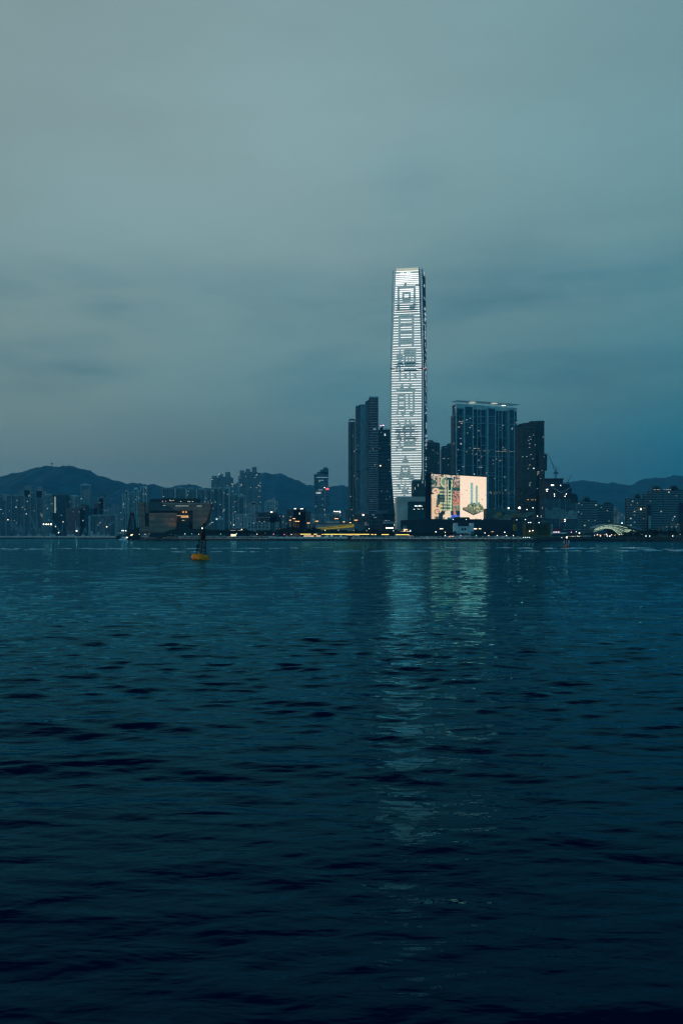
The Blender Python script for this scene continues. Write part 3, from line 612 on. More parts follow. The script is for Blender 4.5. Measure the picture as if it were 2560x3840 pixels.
for q, w_ in ((1445, 3), (1451, 2), (1457, 3), (1441, 2)): MB().box(q, 1951, q + w_, 1953, P, .6, proud=.6).build('lit_window', WINC, t)
MB().box(1478.5, 1940, 1482.5, 1942, P, .8, proud=2).build('lit_window', WINW, t); MB().box(1472, 1952, 1486, 1955, P, .8, proud=2).build('planter', concrete_d, t)
P = PL(1400); MB().box(1446, 1977.5, 1474, 1982, P, 2).build('lit_shopfront', lamp_mat('shop_glow', (.85, 1, .75), 2.2), t)
b = MB(); b.bar((X(1477.5, 1400), 1400, LAND), (X(1477.5, 1400), 1400, Z(1969, 1400)), .25); b.build('flag_pole', pale_steel, t); MB().ball((X(1477.5, 1400), 1400, Z(1968.6, 1400)), .5).build('globe_lamp', COOL, t)
# grey hall block and louvred office behind
P = PL(1260)
t = thing('concrete_hall', 'blocky grey concrete building with one long lit window, left of the big screen', 'building', (X(1540, 1260), 1260, LAND))
cm = mat('hall_concrete', (.60, .58, .52), .9, vs=.06); ci = mat('hall_teal_panel', (.035, .13, .15), .8)
MB().box(1488, 1862.5, 1528, 0, P, 50, zb=LAND - .4).build('wall', cm, t)
MB().box(1528, 1862.5, 1604, 1880.5, P, 50).build('roof_beam', cm, t)
MB().box(1528, 1880.5, 1604, 0, P, 44, proud=-2.5, zb=LAND - .4).build('recessed_wall', ci, t)
wdw = MB().box(1549, 1893, 1588.5, 1911, P, .9, proud=-1.9).build('window', navy, t); subparent(wdw, t)
for x0, x1, yy, h in ((1554, 1561, 1895, 4.5), (1562, 1567, 1896, 3.5), (1569, 1577, 1894.5, 5), (1578, 1583, 1897, 2), (1549.5, 1555, 1908.5, 2), (1565, 1567, 1907, 3), (1571, 1573, 1908, 2.5), (1583, 1585, 1907, 3)):
    MB().box(x0, yy, x1, yy + h, P, .3, proud=-1.5).build('lit_pane', lamp_mat('hall_light', (.85, 1, .88), 1.3), wdw)
P = PL(1340)
t = thing('louvred_office', 'boxy blue office wrapped in fine louvres between the lit tower and the screen', 'building', (X(1575, 1340), 1340, LAND))
MB().box(1548.5, 1802, 1604, 0, P, 36, zb=LAND - .4).build('tower_block', facade('office_core', (.02, .05, .065), (.02, .06, .08), 4.2, 2, .12, wz=(.1, .9), es=.5, warm=(.8, 1, .9)), t)
b = MB()
for i in range(31): b.box(1549 + i * 1.8, 1806, 1549.7 + i * 1.8, 1868, P, .8, proud=1.1)
b.build('louvres', mat('louvre', (.10, .18, .20), .6), t); MB().box(1548, 1799, 1604, 1804, P, 36, proud=1.4).build('roof_band', mat('roof_band', (.16, .27, .30), .6), t)

# ---- pair of round-crowned towers right of the main tower
RT = 'dark towers with disc crowns behind the screen'
for x0, x1, yt, Y, cx0, cx1, cy, lab in ((1597, 1648, 1664, 1900, 1603, 1627, 1653, 'dark ribbed tower with a disc crown just right of the lit tower'), (1655.5, 1700, 1678, 1910, 1676, 1702, 1666, 'dark ribbed tower with a disc crown, lower of the two')):
    P = PL(Y); t = thing('disc_crowned_tower', lab, 'apartment tower', (X((x0 + x1) / 2, Y), Y, LAND), RT)
    MB().box(x0, yt + 4, x1, 0, P, 30, zb=LAND - .5).build('tower_block', estate_dark, t)
    for q in ((x0 + .5, x0 + 8, x0 + 12, x0 + 20, x0 + 30, x1 - 8, x1 - 1.2)): MB().box(q, yt - 4, q + .9, 0, P, 2, proud=1.8, zb=LAND).build('pier', mat('tower_pier', (.16, .28, .32), .6), t)
    b = MB(); b.poly([(x0, yt - 3), (x0 + 4, yt - 5), ((x0 + x1) / 2, yt - 7), (x1 - 6, yt - 4), (x1, yt), (x1, yt + 2), (x1 - 6, yt - 2), ((x0 + x1) / 2, yt - 5), (x0 + 4, yt - 3), (x0, yt - 1)], P, 24)
    b.box(x0 + 3, yt, x1 - 3, yt + 4, P, 26, proud=-2); b.build('roof_crown', mat('tower_pier', (.1, .2, .23)), t)
    cxm, rr = (cx0 + cx1) / 2, (cx1 - cx0) / 2 / F * Y
    MB().lathe((X(cxm, Y), Y + 14, Z(cy + 5, Y)), [(rr * .5, -3), (rr * .95, 0), (rr, 2.4), (rr * .86, 4.4), (rr * .4, 5.4)], 20).build('roof_disc', mat('disc_copper', (.16, .19, .19), .8), t)
    lit_windows(t, P, [(x0, yt + 6, x1, 1780)], 7, random.Random(int(x0)), off=.6, w=1.6, h=1.2)

# ================================================================ THE LIT MAIN TOWER
YI = 1790.0
# front wall: right end nearer than left end, so its right flank shows
TP = PL(1467, YI + 5.0, 1580, YI - 4.0)
def tower():
    t = thing('lit_skyscraper', 'tallest tower, pale glass with rows of white light strips spelling characters down its face', 'skyscraper', (X(1525, YI), YI + 30, LAND))
    def uL(v): return np.interp(v, [220, 1060, 1900, 2330], [357, 322, 287, 270])
    def uR(v): return np.interp(v, [220, 1060, 1900, 2330], [830, 857, 887, 897])
    cA = lambda u, v: (1420 + .1786 * u, 980 + .1786 * v); cB = lambda u, v: (1420 + .2338 * u, 1400 + .2338 * v)
    # outline of the front wall in photograph coordinates (left edge, right edge)
    ys = [1000, 1020, 1170, 1320, 1400, 1520, 1640, 1760, 1785, 1830, 1880, 1930, 2008]
    xl = [1485, 1484, 1477.5, 1471, 1468, 1467.5, 1467, 1467, 1468.5, 1471.5, 1474.5, 1478, 1482]
    xr = [1568, 1568.3, 1573, 1578.5, 1580.2, 1580, 1579.7, 1579.5, 1577, 1573, 1569, 1565, 1560]
    XL = lambda y: float(np.interp(y, ys, xl)); XR = lambda y: float(np.interp(y, ys, xr))
    n = len(ys)
    wallm = facade('tower_glow_glass', (.22, .29, .30), (.26, .33, .34), 3.1, 2.2, 1.0, wu=(.03, .97), wz=(.06, .98), vary=.25, base=.85, es=.27, grough=.35, warm=(.62, .93, .95))  # even glow in the glass stands in for strip light on the wall
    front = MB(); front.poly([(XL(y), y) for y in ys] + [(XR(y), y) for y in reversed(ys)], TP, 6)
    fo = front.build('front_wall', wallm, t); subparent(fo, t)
    # core block with the flank wall
    k1, _ = TP.s(1580); c = TP.xy(k1, 0)
    ang = math.atan2(TP.d[1], TP.d[0])
    YB = YI + 56
    def flank(y0, y1, off0, off1):  # flank plane data
        pass
    core = MB(); core.poly([(XL(y) + .5, y + 2) for y in ys] + [(XR(y) - .5, y + 2) for y in reversed(ys)], TP, 58, proud=-6)
    core.build('core', glass_d, t)
    # corner glazing: pale fin on the left, dark gap + pale strip + dark flank on the right
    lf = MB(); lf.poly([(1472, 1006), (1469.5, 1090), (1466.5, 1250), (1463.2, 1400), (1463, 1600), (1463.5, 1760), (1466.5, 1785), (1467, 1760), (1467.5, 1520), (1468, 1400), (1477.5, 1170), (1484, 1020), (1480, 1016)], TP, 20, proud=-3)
    lf.build('corner_fin', facade('fin_glow_glass', (.30, .42, .44), (.40, .52, .54), 3.9, 5, 1.0, wu=(.04, .96), wz=(.3, 1), grough=.2, es=.22, vary=.3, base=.8, warm=(.55, .95, 1)), t)  # emission imitates bright sky reflected in the corner glass, both fins
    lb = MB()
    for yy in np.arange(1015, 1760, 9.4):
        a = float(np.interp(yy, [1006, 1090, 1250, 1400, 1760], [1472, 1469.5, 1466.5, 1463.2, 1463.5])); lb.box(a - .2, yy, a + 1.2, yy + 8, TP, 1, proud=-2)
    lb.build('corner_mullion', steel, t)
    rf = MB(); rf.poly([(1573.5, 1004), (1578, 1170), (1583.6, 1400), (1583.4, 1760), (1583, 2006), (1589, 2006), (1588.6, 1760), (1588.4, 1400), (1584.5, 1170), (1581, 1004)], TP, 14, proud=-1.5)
    rf.build('corner_fin', facade('fin_glow_glass', (.11, .22, .26), (.16, .28, .32)), t)
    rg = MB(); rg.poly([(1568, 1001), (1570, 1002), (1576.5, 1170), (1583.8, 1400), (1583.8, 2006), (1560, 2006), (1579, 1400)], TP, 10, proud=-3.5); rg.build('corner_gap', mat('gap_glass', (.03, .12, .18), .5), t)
    # flank: a true receding wall from the near corner back 58 m
    def flank_wall(pts, thick, mtl, name, off=0.0):
        b = MB(); base = []
        for (px, py) in pts:
            k, tt = TP.s(px); q = TP.xy(k, .5 + off); q2 = TP.xy(k, 57 - off); base.append((q, q2, Z(py, tt)))
        for (q, q2, z), (r, r2, z2) in zip(base[:-1], base[1:]):
            dv = np.array(TP.d) * -thick
            b.hexa([(*r, z2), (*(r + dv), z2), (*(r2 + dv), z2), (*r2, z2), (*q, z), (*(q + dv), z), (*(q2 + dv), z), (*q2, z)])
        return b.build(name, mtl, t), base
    FP = [(1582, 1004), (1583.6, 1090), (1585.2, 1170), (1587.3, 1320), (1588.6, 1400), (1589, 1520), (1589, 1760), (1588.5, 2004)]
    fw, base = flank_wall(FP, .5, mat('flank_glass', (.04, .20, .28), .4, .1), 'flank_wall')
    fx = lambda y: float(np.interp(y, [p[1] for p in FP], [p[0] for p in FP]))
    rng = random.Random(4); lb = MB(); lt = MB()
    y = 1015.0
    while y < 1980:
        k, tt = TP.s(fx(y)); z = Z(y, tt); q = TP.xy(k, .5); q2 = TP.xy(k, 57); d = np.array(TP.d)
        lb.hexa([(*(q + d * .2), z), (*(q2 + d * .2), z), (*(q2 + d * 1.2), z), (*(q + d * 1.2), z), (*(q + d * .2), z + 1.3), (*(q2 + d * .2), z + 1.3), (*(q2 + d * 1.2), z + 1.3), (*(q + d * 1.2), z + 1.3)])
        if rng.random() < .72:
            f0 = rng.uniform(.1, .5); f1 = f0 + rng.uniform(.2, .45); a = q + (q2 - q) * f0; e = q + (q2 - q) * min(f1, .95)
            lt.hexa([(*(a + d * 1.25), z + .1), (*(e + d * 1.25), z + .1), (*(e + d * 1.6), z + .1), (*(a + d * 1.6), z + .1), (*(a + d * 1.25), z + 1.1), (*(e + d * 1.25), z + 1.1), (*(e + d * 1.6), z + 1.1), (*(a + d * 1.6), z + 1.1)])
        y += 8.6
    lb.build('flank_ledges', mat('flank_ledge', (.02, .05, .08), .5), t); lt.build('flank_lights', lamp_mat('flank_white', (.8, .95, 1), .8), t)
    # rows of light strips
    Fu = 'F'
    A = [(222, Fu, 9), (272, Fu, 10), (287, Fu, 9), (322, Fu, 20), (362, Fu, 20), (402, Fu, 20), (440, Fu, 20), (478, [(347, 530), (585, 842)], 21), (515, [(345, 520), (580, 770)], 9),
         (558, [(342, 385), (768, 842)], 20), (598, [(340, 388), (437, 725), (772, 842)], 20), (638, [(338, 386), (437, 722), (772, 845)], 20), (677, [(335, 386), (437, 487), (668, 722), (770, 848)], 20),
         (717, [(332, 386), (437, 487), (535, 622), (668, 722), (772, 850)], 18), (757, [(330, 387), (437, 487), (533, 627), (670, 722), (773, 852)], 20), (805, [(330, 387), (437, 487), (668, 722), (772, 852)], 9),
         (858, [(328, 384), (437, 487), (668, 720), (772, 855)], 9), (910, [(326, 387), (437, 722), (770, 856)], 9), (958, [(322, 387), (437, 643), (768, 857)], 10), (1004, [(320, 387), (437, 645), (752, 857)], 10), (1054, Fu, 9), (1100, Fu, 10),
         (1160, [(315, 410), (740, 860)], 10), (1230, [(313, 410), (455, 693), (740, 862)], 10), (1288, [(308, 410), (455, 693), (740, 864)], 9), (1341, [(303, 410), (738, 866)], 10), (1395, [(303, 407), (455, 693), (738, 867)], 10),
         (1448, [(303, 407), (455, 693), (738, 869)], 9), (1500, [(300, 408), (738, 870)], 9), (1553, [(300, 408), (455, 693), (738, 873)], 10), (1606, [(298, 408), (455, 693), (738, 875)], 10), (1659, [(297, 408), (738, 877)], 9),
         (1712, [(293, 405), (738, 880)], 9), (1770, [(293, 408), (455, 690), (738, 883)], 10), (1825, Fu, 9), (1876, [(290, 424), (463, 520), (780, 887)], 9), (1930, [(288, 422), (463, 520), (780, 887)], 9), (1983, [(282, 368), (505, 530), (775, 888)], 9),
         (2036, [(278, 368), (510, 527), (567, 600), (635, 670), (702, 733), (778, 890)], 9), (2090, [(277, 408), (472, 522), (567, 598), (635, 668), (702, 735), (778, 892)], 9), (2142, [(275, 392), (502, 530), (775, 895)], 9),
         (2196, [(275, 375), (462, 480), (515, 540), (768, 895)], 9), (2240, [(270, 355), (400, 418), (460, 895)], 9), (2288, [(268, 365), (385, 420), (460, 522), (785, 897)], 9), (2340, [(268, 424), (472, 632), (667, 897)], 9)]
    B = [(28, [(205, 325), (352, 410), (448, 482), (510, 562), (600, 685)]), (70, [(205, 322), (352, 407), (448, 490), (508, 562), (605, 685)]), (110, [(205, 322), (352, 480), (508, 685)]), (153, Fu),
         (191, [(205, 352), (388, 487), (530, 685)]), (234, [(205, 335), (400, 468), (515, 685)]), (274, [(205, 278), (590, 685)]), (316, [(205, 540), (575, 685)]), (355, [(205, 297), (428, 468), (500, 540), (575, 685)]),
         (397, [(205, 298), (326, 397), (430, 467), (500, 540), (575, 685)]), (436, [(205, 298), (430, 467), (500, 540), (575, 685)]), (479, [(205, 297), (326, 400), (430, 467), (500, 538), (575, 685)]), (519, [(205, 297), (326, 397), (430, 467), (500, 538), (575, 685)]),
         (560, [(205, 293), (430, 467), (500, 538), (575, 685)]), (601, [(205, 287), (320, 400), (430, 538), (575, 685)]), (640, [(205, 275), (312, 355), (430, 487), (577, 685)]), (682, [(203, 293), (300, 365), (403, 492), (550, 685)]), (722, Fu),
         (763, [(203, 295), (318, 413), (450, 478), (512, 685)]), (804, [(203, 295), (343, 408), (440, 487), (520, 685)]), (845, [(203, 320), (350, 397), (580, 685)]), (885, [(215, 377), (430, 492), (522, 685)]), (922, [(203, 270), (355, 368), (575, 685)]),
         (966, [(203, 312), (343, 397), (432, 493), (523, 685)]), (1003, [(203, 292), (343, 400), (432, 493), (520, 685)]), (1042, [(203, 278), (367, 400), (585, 685)]), (1077, [(203, 325), (365, 398), (432, 465), (490, 548), (605, 685)]),
         (1115, [(203, 295), (352, 397), (588, 685)]), (1153, [(203, 320), (355, 397), (588, 685)]), (1192, [(203, 275), (320, 328), (390, 685)]), (1230, [(203, 270), (297, 370), (595, 685)]), (1268, Fu), (1306, Fu),
         (1345, [(203, 407), (440, 685)]), (1383, [(203, 390), (462, 685)]), (1421, [(203, 370), (478, 685)]), (1459, Fu), (1497, [(203, 352), (498, 685)]), (1535, [(203, 345), (380, 407), (433, 463), (500, 685)]),
         (1573, [(203, 340), (388, 457), (507, 680)]), (1612, [(207, 328), (512, 677)]), (1649, [(210, 277), (560, 673)]), (1688, [(213, 310), (383, 480), (570, 668)]), (1726, [(215, 353), (367, 422), (437, 490), (500, 660)]),
         (1764, [(218, 353), (367, 422), (435, 490), (505, 655)]), (1802, [(220, 285), (342, 405), (435, 533), (560, 650)]), (1841, [(222, 310), (350, 385), (418, 450), (480, 645)]), (1880, [(225, 368), (465, 640)]), (1917, [(227, 368), (480, 640)]),
         (1955, [(230, 395), (423, 640)]), (1993, [(235, 640)]), (2032, [(238, 630)]), (2070, [(240, 630)])]
    rows = []
    for v, seg, h in A: rows.append((cA(0, v)[1], None if seg == Fu else [(1420 + .1786 * a, 1420 + .1786 * b) for a, b in seg], h * .1786 * (.8 if h > 14 else .85)))
    for v, seg in B: rows.append((cB(0, v)[1], None if seg == Fu else [(1420 + .2338 * a, 1420 + .2338 * b) for a, b in seg], 5.6 * .2338))
    sm = lamp_mat('tower_strip', (1, .93, .86), STRIP); ledge = mat('strip_ledge', (.34, .48, .50), .7)
    lg = MB()
    for py, seg, h in rows:
        # level line: its height is set at the left edge
        xa, xb = XL(py), XR(py); k0, t0 = TP.s(xa); k1, t1 = TP.s(xb); z = Z(py, t0); hz = h / F * t0
        def lev(pa, pb, z, h, d, pr):
            ka, _ = TP.s(pa); kb, _ = TP.s(pb); p = [TP.xy(ka, -pr), TP.xy(kb, -pr), TP.xy(kb, d), TP.xy(ka, d)]
            return [(*q, z) for q in p] + [(*q, z + h) for q in p]
        if py < 1885: lg.hexa(lev(xa + .3, xb - .3, z - hz * .55 - .55, .5, .2, .55))
        sb = MB()
        for a, b in (seg or [(xa, xb)]):
            a = max(a, xa + .2); b = min(b, xb - .2) if b < xb + 4 else xb - .2
            if seg and abs(seg[-1][1] - b) < 6 and b > xb - 5: b = xb - .2
            if b > a: sb.hexa(lev(a, b, z - hz / 2, hz, .1, 1.0))
        sb.build('light_strip', sm, fo)
    lg.build('strip_ledges', ledge, fo)
    def band(x0, x1, y, h, m, pr, name='louvre_band'):
        MB().hexa((lambda ka, kb, z, hh: [(*q, z) for q in (TP.xy(ka, -pr), TP.xy(kb, -pr), TP.xy(kb, .1), TP.xy(ka, .1))] + [(*q, z + hh) for q in (TP.xy(ka, -pr), TP.xy(kb, -pr), TP.xy(kb, .1), TP.xy(ka, .1))])(TP.s(x0)[0], TP.s(x1)[0], Z(y + h, TP.s(x0)[1]), h / F * YI)).build(name, m, fo)
    dim = mat('louvre_dim', (.22, .34, .36), .7)
    for v in (280,): band(1491, 1560, 1029.5, 3, dim, .2)
    for v in (915, 970, 1015): band(1485, 1565, 980 + .1786 * v, 4.2, dim, .25)
    band(1485, 1565, 1166.5, 5.5, navy, .4)
    for v in (745,): band(1490, 1560, 980 + .1786 * v + 3, 3.6, dim, .25)
    for v in (2128, 2152, 2205): band(1480, 1568, 980 + .1786 * v, 4, dim, .25)
    band(1480, 1568, 1388.5, 5, navy, .4); band(1463.5, 1479, 1381, 4, navy, 1.2); band(1569, 1584, 1379.5, 4.2, navy, 1.2)
    for v in (860, 897, 925, 945, 985, 1015): band(1479.5, 1567.5, 1400 + .2338 * v, 3.2, dim, .25)
    band(1479.5, 1567.5, 1400 + .2338 * 1044, 4.2, navy, .4)
    # crown: warm lit plant floor and thin glass screen above, four round lamps
    MB().box(1485.5, 1005.5, 1567.5, 1016.5, TP, 1, proud=.35).build('lit_crown', lamp_mat('crown_glow', (.95, .88, .52), .62), fo)
    b = MB()
    for i in range(5): b.box(1485.2, 1006.5 + 2.2 * i, 1567.6, 1007 + 2.2 * i, TP, .3, proud=.6)
    b.build('crown_rails', ledge, fo)
    for u in (472, 512, 600, 642): MB().ball((*TP.xy(TP.s(1420 + .1786 * u)[0], -1.2), Z(980 + .1786 * 252, YI)), .9).build('crown_lamp', WHITE, fo)
    for yy in (1055, 1110, 1215, 1253, 1320, 1347, 1565, 1690, 1718, 1762):
        MB().box(1584.5 if yy > 1150 else 1582, yy, 1588 if yy > 1150 else 1584, yy + 1.6, TP, .3, proud=2.2).build('lit_window', WINC, t)
    MB().ball((*TP.xy(TP.s(1590)[0], -1), Z(1384, YI)), .8).build('red_beacon', REDL, t)
STRIP = 1.55
tower()

# ================================================================ BIG SCREEN BUILDING
SP = PL(1616, 1200, 1822, 1266)
def screen_building():
    t = thing('screen_building', 'slab museum building whose whole front is a glowing screen, above a long dark podium', 'museum', (X(1616, 1200), 1200, LAND))
    # slab: front outline slopes in the photograph because its right end is farther away
    k0, t0 = SP.s(1616); k1, t1 = SP.s(1822); zt = Z(1775.5, t0); zb = Z(1946, t0)
    q = [SP.xy(k0 - .3, 0.2), SP.xy(k1 + .3, 0.2), SP.xy(k1 + .3, 9.5), SP.xy(k0 - .3, 9.5)]
    MB().hexa([(*a, LAND + 4) for a in q] + [(*a, zt + .6) for a in q]).build('tower_block', mat('slab_tile', (.004, .014, .03), .9, spec=.05), t)
    # display picture: colours of a lit collage at left and a pale city model at right
    nx, nz = 150, 124; img = np.zeros((nz, nx, 3)); rng = np.random.default_rng(3)
    def c(r, g, b): return np.array(s2l(r, g, b))
    u = 290 + (np.arange(nx) + .5) / nx * 1080; v = 88 + (np.arange(nz) + .5) / nz * 885
    U, V = np.meshgrid(u, v)
    base = c(18, 62, 70)
    img[:] = base
    def nz2(sx, sy, seed):
        r = np.random.default_rng(seed); g = r.random((nz // sy + 3, nx // sx + 3)); yi = np.arange(nz) / sy; xi = np.arange(nx) / sx
        y0 = yi.astype(int); x0 = xi.astype(int); fy = (yi - y0)[:, None]; fx = (xi - x0)[None, :]
        return (g[np.ix_(y0, x0)] * (1 - fy) * (1 - fx) + g[np.ix_(y0 + 1, x0)] * fy * (1 - fx) + g[np.ix_(y0, x0 + 1)] * (1 - fy) * fx + g[np.ix_(y0 + 1, x0 + 1)] * fy * fx)
    n1, n2, n3 = nz2(3, 3, 1), nz2(2, 2, 2), nz2(6, 5, 4)
    def put(mask, col, a=1.0): img[mask] = img[mask] * (1 - a) + col * a
    L = U < 837
    put(L & (n3 > .55), c(60, 90, 70), .7); put(L & (n1 > .62) & (V < 330), c(200, 180, 160)); put(L & (V < 140) & (n1 > .35), c(215, 195, 175))
    put(L & (V < 330) & (U > 700) & (n2 > .6), c(150, 110, 100))
    rr = np.hypot((U - 540) / 1.0, (V - 230) / 1.3); put(L & (rr > 60) & (rr < 88) & (U < 560), c(190, 190, 150)); put(L & (rr <= 60) & (U < 540), c(110, 140, 110))
    put(L & (U < 440) & (U > 400) & (V < 340), c(190, 160, 140))
    # grid of lit blocks
    g = L & (U > 440) & (U < 680) & (((V - 385) % 64) < 36) & (V > 385) & (((U - 445) % 24) < 15); put(g, c(205, 215, 165), .9)
    put(L & (U > 400) & (U < 560) & (V > 490) & (V < 620), c(12, 50, 55), .85)
    for x0, w_ in ((545, 24), (590, 22)): put(L & (U > x0) & (U < x0 + w_) & (V > 190) & (V < 660), c(185, 180, 150), .85); 
    put(L & (U > 620) & (U < 668) & (V > 210) & (V < 390), c(8, 40, 50))
    k = L & (np.abs(U - (680 - (V - 200) * .045)) < 8) & (V > 180) & (V < 820); put(k, c(195, 225, 165))
    put(L & (U > 690) & (V > 395) & (V < 700) & (n2 > .34), c(196, 140, 120), .9); put(L & (U > 700) & (V > 420) & (V < 690) & (n1 > .68), c(90, 50, 60))
    put(L & (np.hypot(U - 790, V - 610) < 34), c(225, 120, 90), .8)
    put(L & (V > 690) & (V < 800) & (U > 690) & (((U - 690) % 20) > 12), c(190, 190, 150), .8)
    tw = L & (np.abs(U - (715 + (V - 730) * .16)) < 14 + (V - 730) * .09) & (V > 730) & (V < 925); put(tw, c(180, 120, 95))
    put(L & (V > 890) & (V < 935) & (U > 640) & (n2 > .45), c(40, 90, 220)); put(L & (V > 800) & (U > 660) & ~tw & (V < 890), c(10, 45, 70))
    r2 = np.hypot(U - 375, V - 430); put(L & (r2 < 72) & (n2 > .12), c(225, 190, 155)); put(L & (r2 < 34) & (n1 > .5), c(150, 110, 90)); put(L & (np.hypot(U - 310, V - 480) < 26), c(15, 40, 45))
    put(L & (U < 410) & (V > 490) & (n1 > .1) & (U < 400 - np.abs(V - 520) * .1), c(230, 200, 165)); put(L & (U > 295) & (U < 410) & (V > 560) & (((U - 300) % 36) < 7), c(150, 110, 95), .8)
    r3 = np.hypot(U - 395, V - 830); put(L & (r3 < 92) & (n2 > .12), c(225, 190, 150)); put(L & (r3 > 34) & (r3 < 52), c(110, 75, 60), .8)
    put(L & (np.hypot(U - 455, V - 715) < 36), c(215, 180, 120)); put(L & (U > 505) & (U < 655) & (V > 800) & (n2 > .25), c(235, 210, 175)); put(L & (U > 430) & (U < 505) & (V > 850), c(12, 35, 45)); put(L & (np.hypot(U - 505, V - 850) < 42), c(12, 35, 45))
    put(L & (V > 940) & (U > 590), c(20, 70, 90)); put(L & (U > 470) & (U < 520) & (V < 130), c(30, 40, 50), .8)
    # right half
    Rr = ~L; put(Rr, c(250, 224, 198)); put(Rr & (n2 > .5), c(246, 216, 188), .6)
    tl = Rr & (np.abs(U - 1072) < 26) & (V > 215) & (V < 660); put(tl, c(135, 180, 175)); put(tl & (((V - 215) % 70) < 8), c(160, 200, 190)); put(tl & (U < 1056), c(110, 155, 155), .6)
    tr = Rr & (np.abs(U - 1168) < 23) & (V > 275) & (V < 650); put(tr, c(140, 190, 170)); put(tr & (((V - 275) % 24) < 7), c(105, 150, 140))
    plate = Rr & (V > 700 + np.abs(U - 1105) * .15) & (V < 885 - (1105 - U) * .5 * (U < 1105) - (U - 1105) * .42 * (U >= 1105)) & (U > 890) & (U < 1322)
    put(plate, c(130, 118, 92)); put(plate & (n2 > .55), c(80, 80, 62), .8); put(plate & (V > 870 - (1105 - U) * .5 * (U < 1105) - (U - 1105) * .42 * (U >= 1105) - 10), c(35, 60, 62))
    put(plate & (U > 1230) & (V > 740), c(185, 185, 160), .6)
    city = Rr & (((U - 1140) / 165) ** 2 + ((V - 730) / 105) ** 2 < 1) & (V > 640 + 18 * np.sin(U / 14)); put(city, c(105, 118, 92)); put(city & (n2 > .5), c(70, 88, 72)); put(city & (n1 > .66), c(185, 180, 130))
    put(Rr & (V > 610) & (V < 665) & (np.abs(U - 1140) < 90) & (n1 > .45), c(95, 140, 130))
    for x0, y0 in ((972, 380), (876, 462), (1205, 470), (1285, 552), (1358, 463)): put(Rr & (np.abs(U - x0) < 9) & (np.abs(V - y0) < 5), c(30, 30, 30))
    put(Rr & (V > 935) & (U < 1035), c(10, 25, 45)); put(Rr & (V > 945) & (U > 1130) & (U < 1190), c(150, 165, 150), .7); put(Rr & (V > 955) & (U > 1280) & (U < 1340) & (n2 > .4), c(30, 40, 50))
    verts = []; faces = []
    for j in range(nz + 1):
        z = zt - .5 + (zb - zt + .5) * j / nz
        for i in range(nx + 1):
            p = SP.xy(k0 + (k1 - k0) * i / nx, -.25); verts.append((p[0] - X(1616, 1200), p[1] - 1200, z - LAND))
    for j in range(nz):
        for i in range(nx):
            a = j * (nx + 1) + i; faces.append((a, a + nx + 1, a + nx + 2, a + 1))
    me = bpy.data.meshes.new('display'); me.from_pydata(verts, [], faces); at = me.attributes.new('picture', 'FLOAT_COLOR', 'FACE')
    at.data.foreach_set('color', np.concatenate([img.reshape(-1, 3), np.ones((nx * nz, 1))], 1).astype(np.float32).ravel())
    m = bpy.data.materials.new('led_display'); m.use_nodes = True; nt = m.node_tree; b = nt.nodes['Principled BSDF']; b.inputs['Base Color'].default_value = (.02, .02, .02, 1)
    an = nt.nodes.new('ShaderNodeAttribute'); an.attribute_name = 'picture'; nt.links.new(an.outputs[0], b.inputs['Emission Color']); b.inputs['Emission Strength'].default_value = 1.12
    me.materials.append(m); o = bpy.data.objects.new('display', me); COL.objects.link(o); o.parent = t
    fr = MB(); q = [SP.xy(k0 - .6, -.4), SP.xy(k1 + .6, -.4), SP.xy(k1 + .6, .1), SP.xy(k0 - .6, .1)]
    fr.hexa([(*a, zt - .1) for a in q] + [(*a, zt + .9) for a in q]); fr.build('display_frame', steel, t)
    # podium
    P = PL(1178)
    MB().poly([(1504, 2008), (1504, 1951), (1545, 1949.5), (1600, 1948), (1830, 1946.5), (1862, 1949), (1925, 1950), (1925, 2008)], P, 22).build('podium', mat('podium_tile', (.010, .018, .032), .5), t)
    MB().box(1702, 1939.5, 1758, 1947.5, PL(1176), 8).build('roof_plant', navy, t)
    b = MB()
    for i in range(22): b.box(1506 + i * 19, 1952, 1506.6 + i * 19, 1988, PL(1178), .4, proud=.3)
    b.build('podium_joints', mat('podium_joint', (.02, .035, .05), .5), t)
    for q in (1697, 1746, 1806): MB().box(q, 1947, q + 2.4, 1948.6, PL(1174), .6).build('roof_lamp', COOL, t)
screen_building()
# white pump house
t = thing('white_pavilion', 'small white building with two raised end towers and a pair of dark square windows', 'pavilion', (X(1738, 1120), 1120, LAND))
P = PL(1120); wm = mat('pavilion_white', (.62, .72, .72), .8, var=.1)
MB().box(1701.5, 1968, 1715.5, 0, P, 12, zb=LAND - .3).build('end_tower', wm, t); MB().poly([(1701.5, 1969), (1701.5, 1965), (1704.5, 1961.5), (1715.5, 1961.5), (1715.5, 1969)], P, 12).build('tower_top', wm, t)
MB().box(1763, 1961.5, 1775.5, 0, P, 12, zb=LAND - .3).build('end_tower', wm, t)
MB().box(1715.5, 1973.5, 1763, 0, P, 11, proud=-.4, zb=LAND - .3).build('hall_wall', wm, t); MB().box(1714, 1973, 1764, 1975, P, .6, proud=.2).build('coping', pale, t)
for q in (1729.5, 1739.5): MB().box(q, 1980.5, q + 6.6, 1988.5, P, .4, proud=.1).build('window', navy, t)
MB().box(1701, 1992, 1709, 0, P, 1, proud=.5, zb=LAND - .3).build('plinth', mat('teal_plinth', (.05, .2, .22), .8), t); MB().box(1764, 1992, 1776, 0, P, 1, proud=.5, zb=LAND - .3).build('plinth', mat('teal_plinth', (.05, .2, .22), .8), t)
b = MB(); [b.box(q, 1975, q + .5, 2004, P, .2, proud=.05) for q in (1719, 1753, 1759)]; b.build('panel_joints', concrete, t)

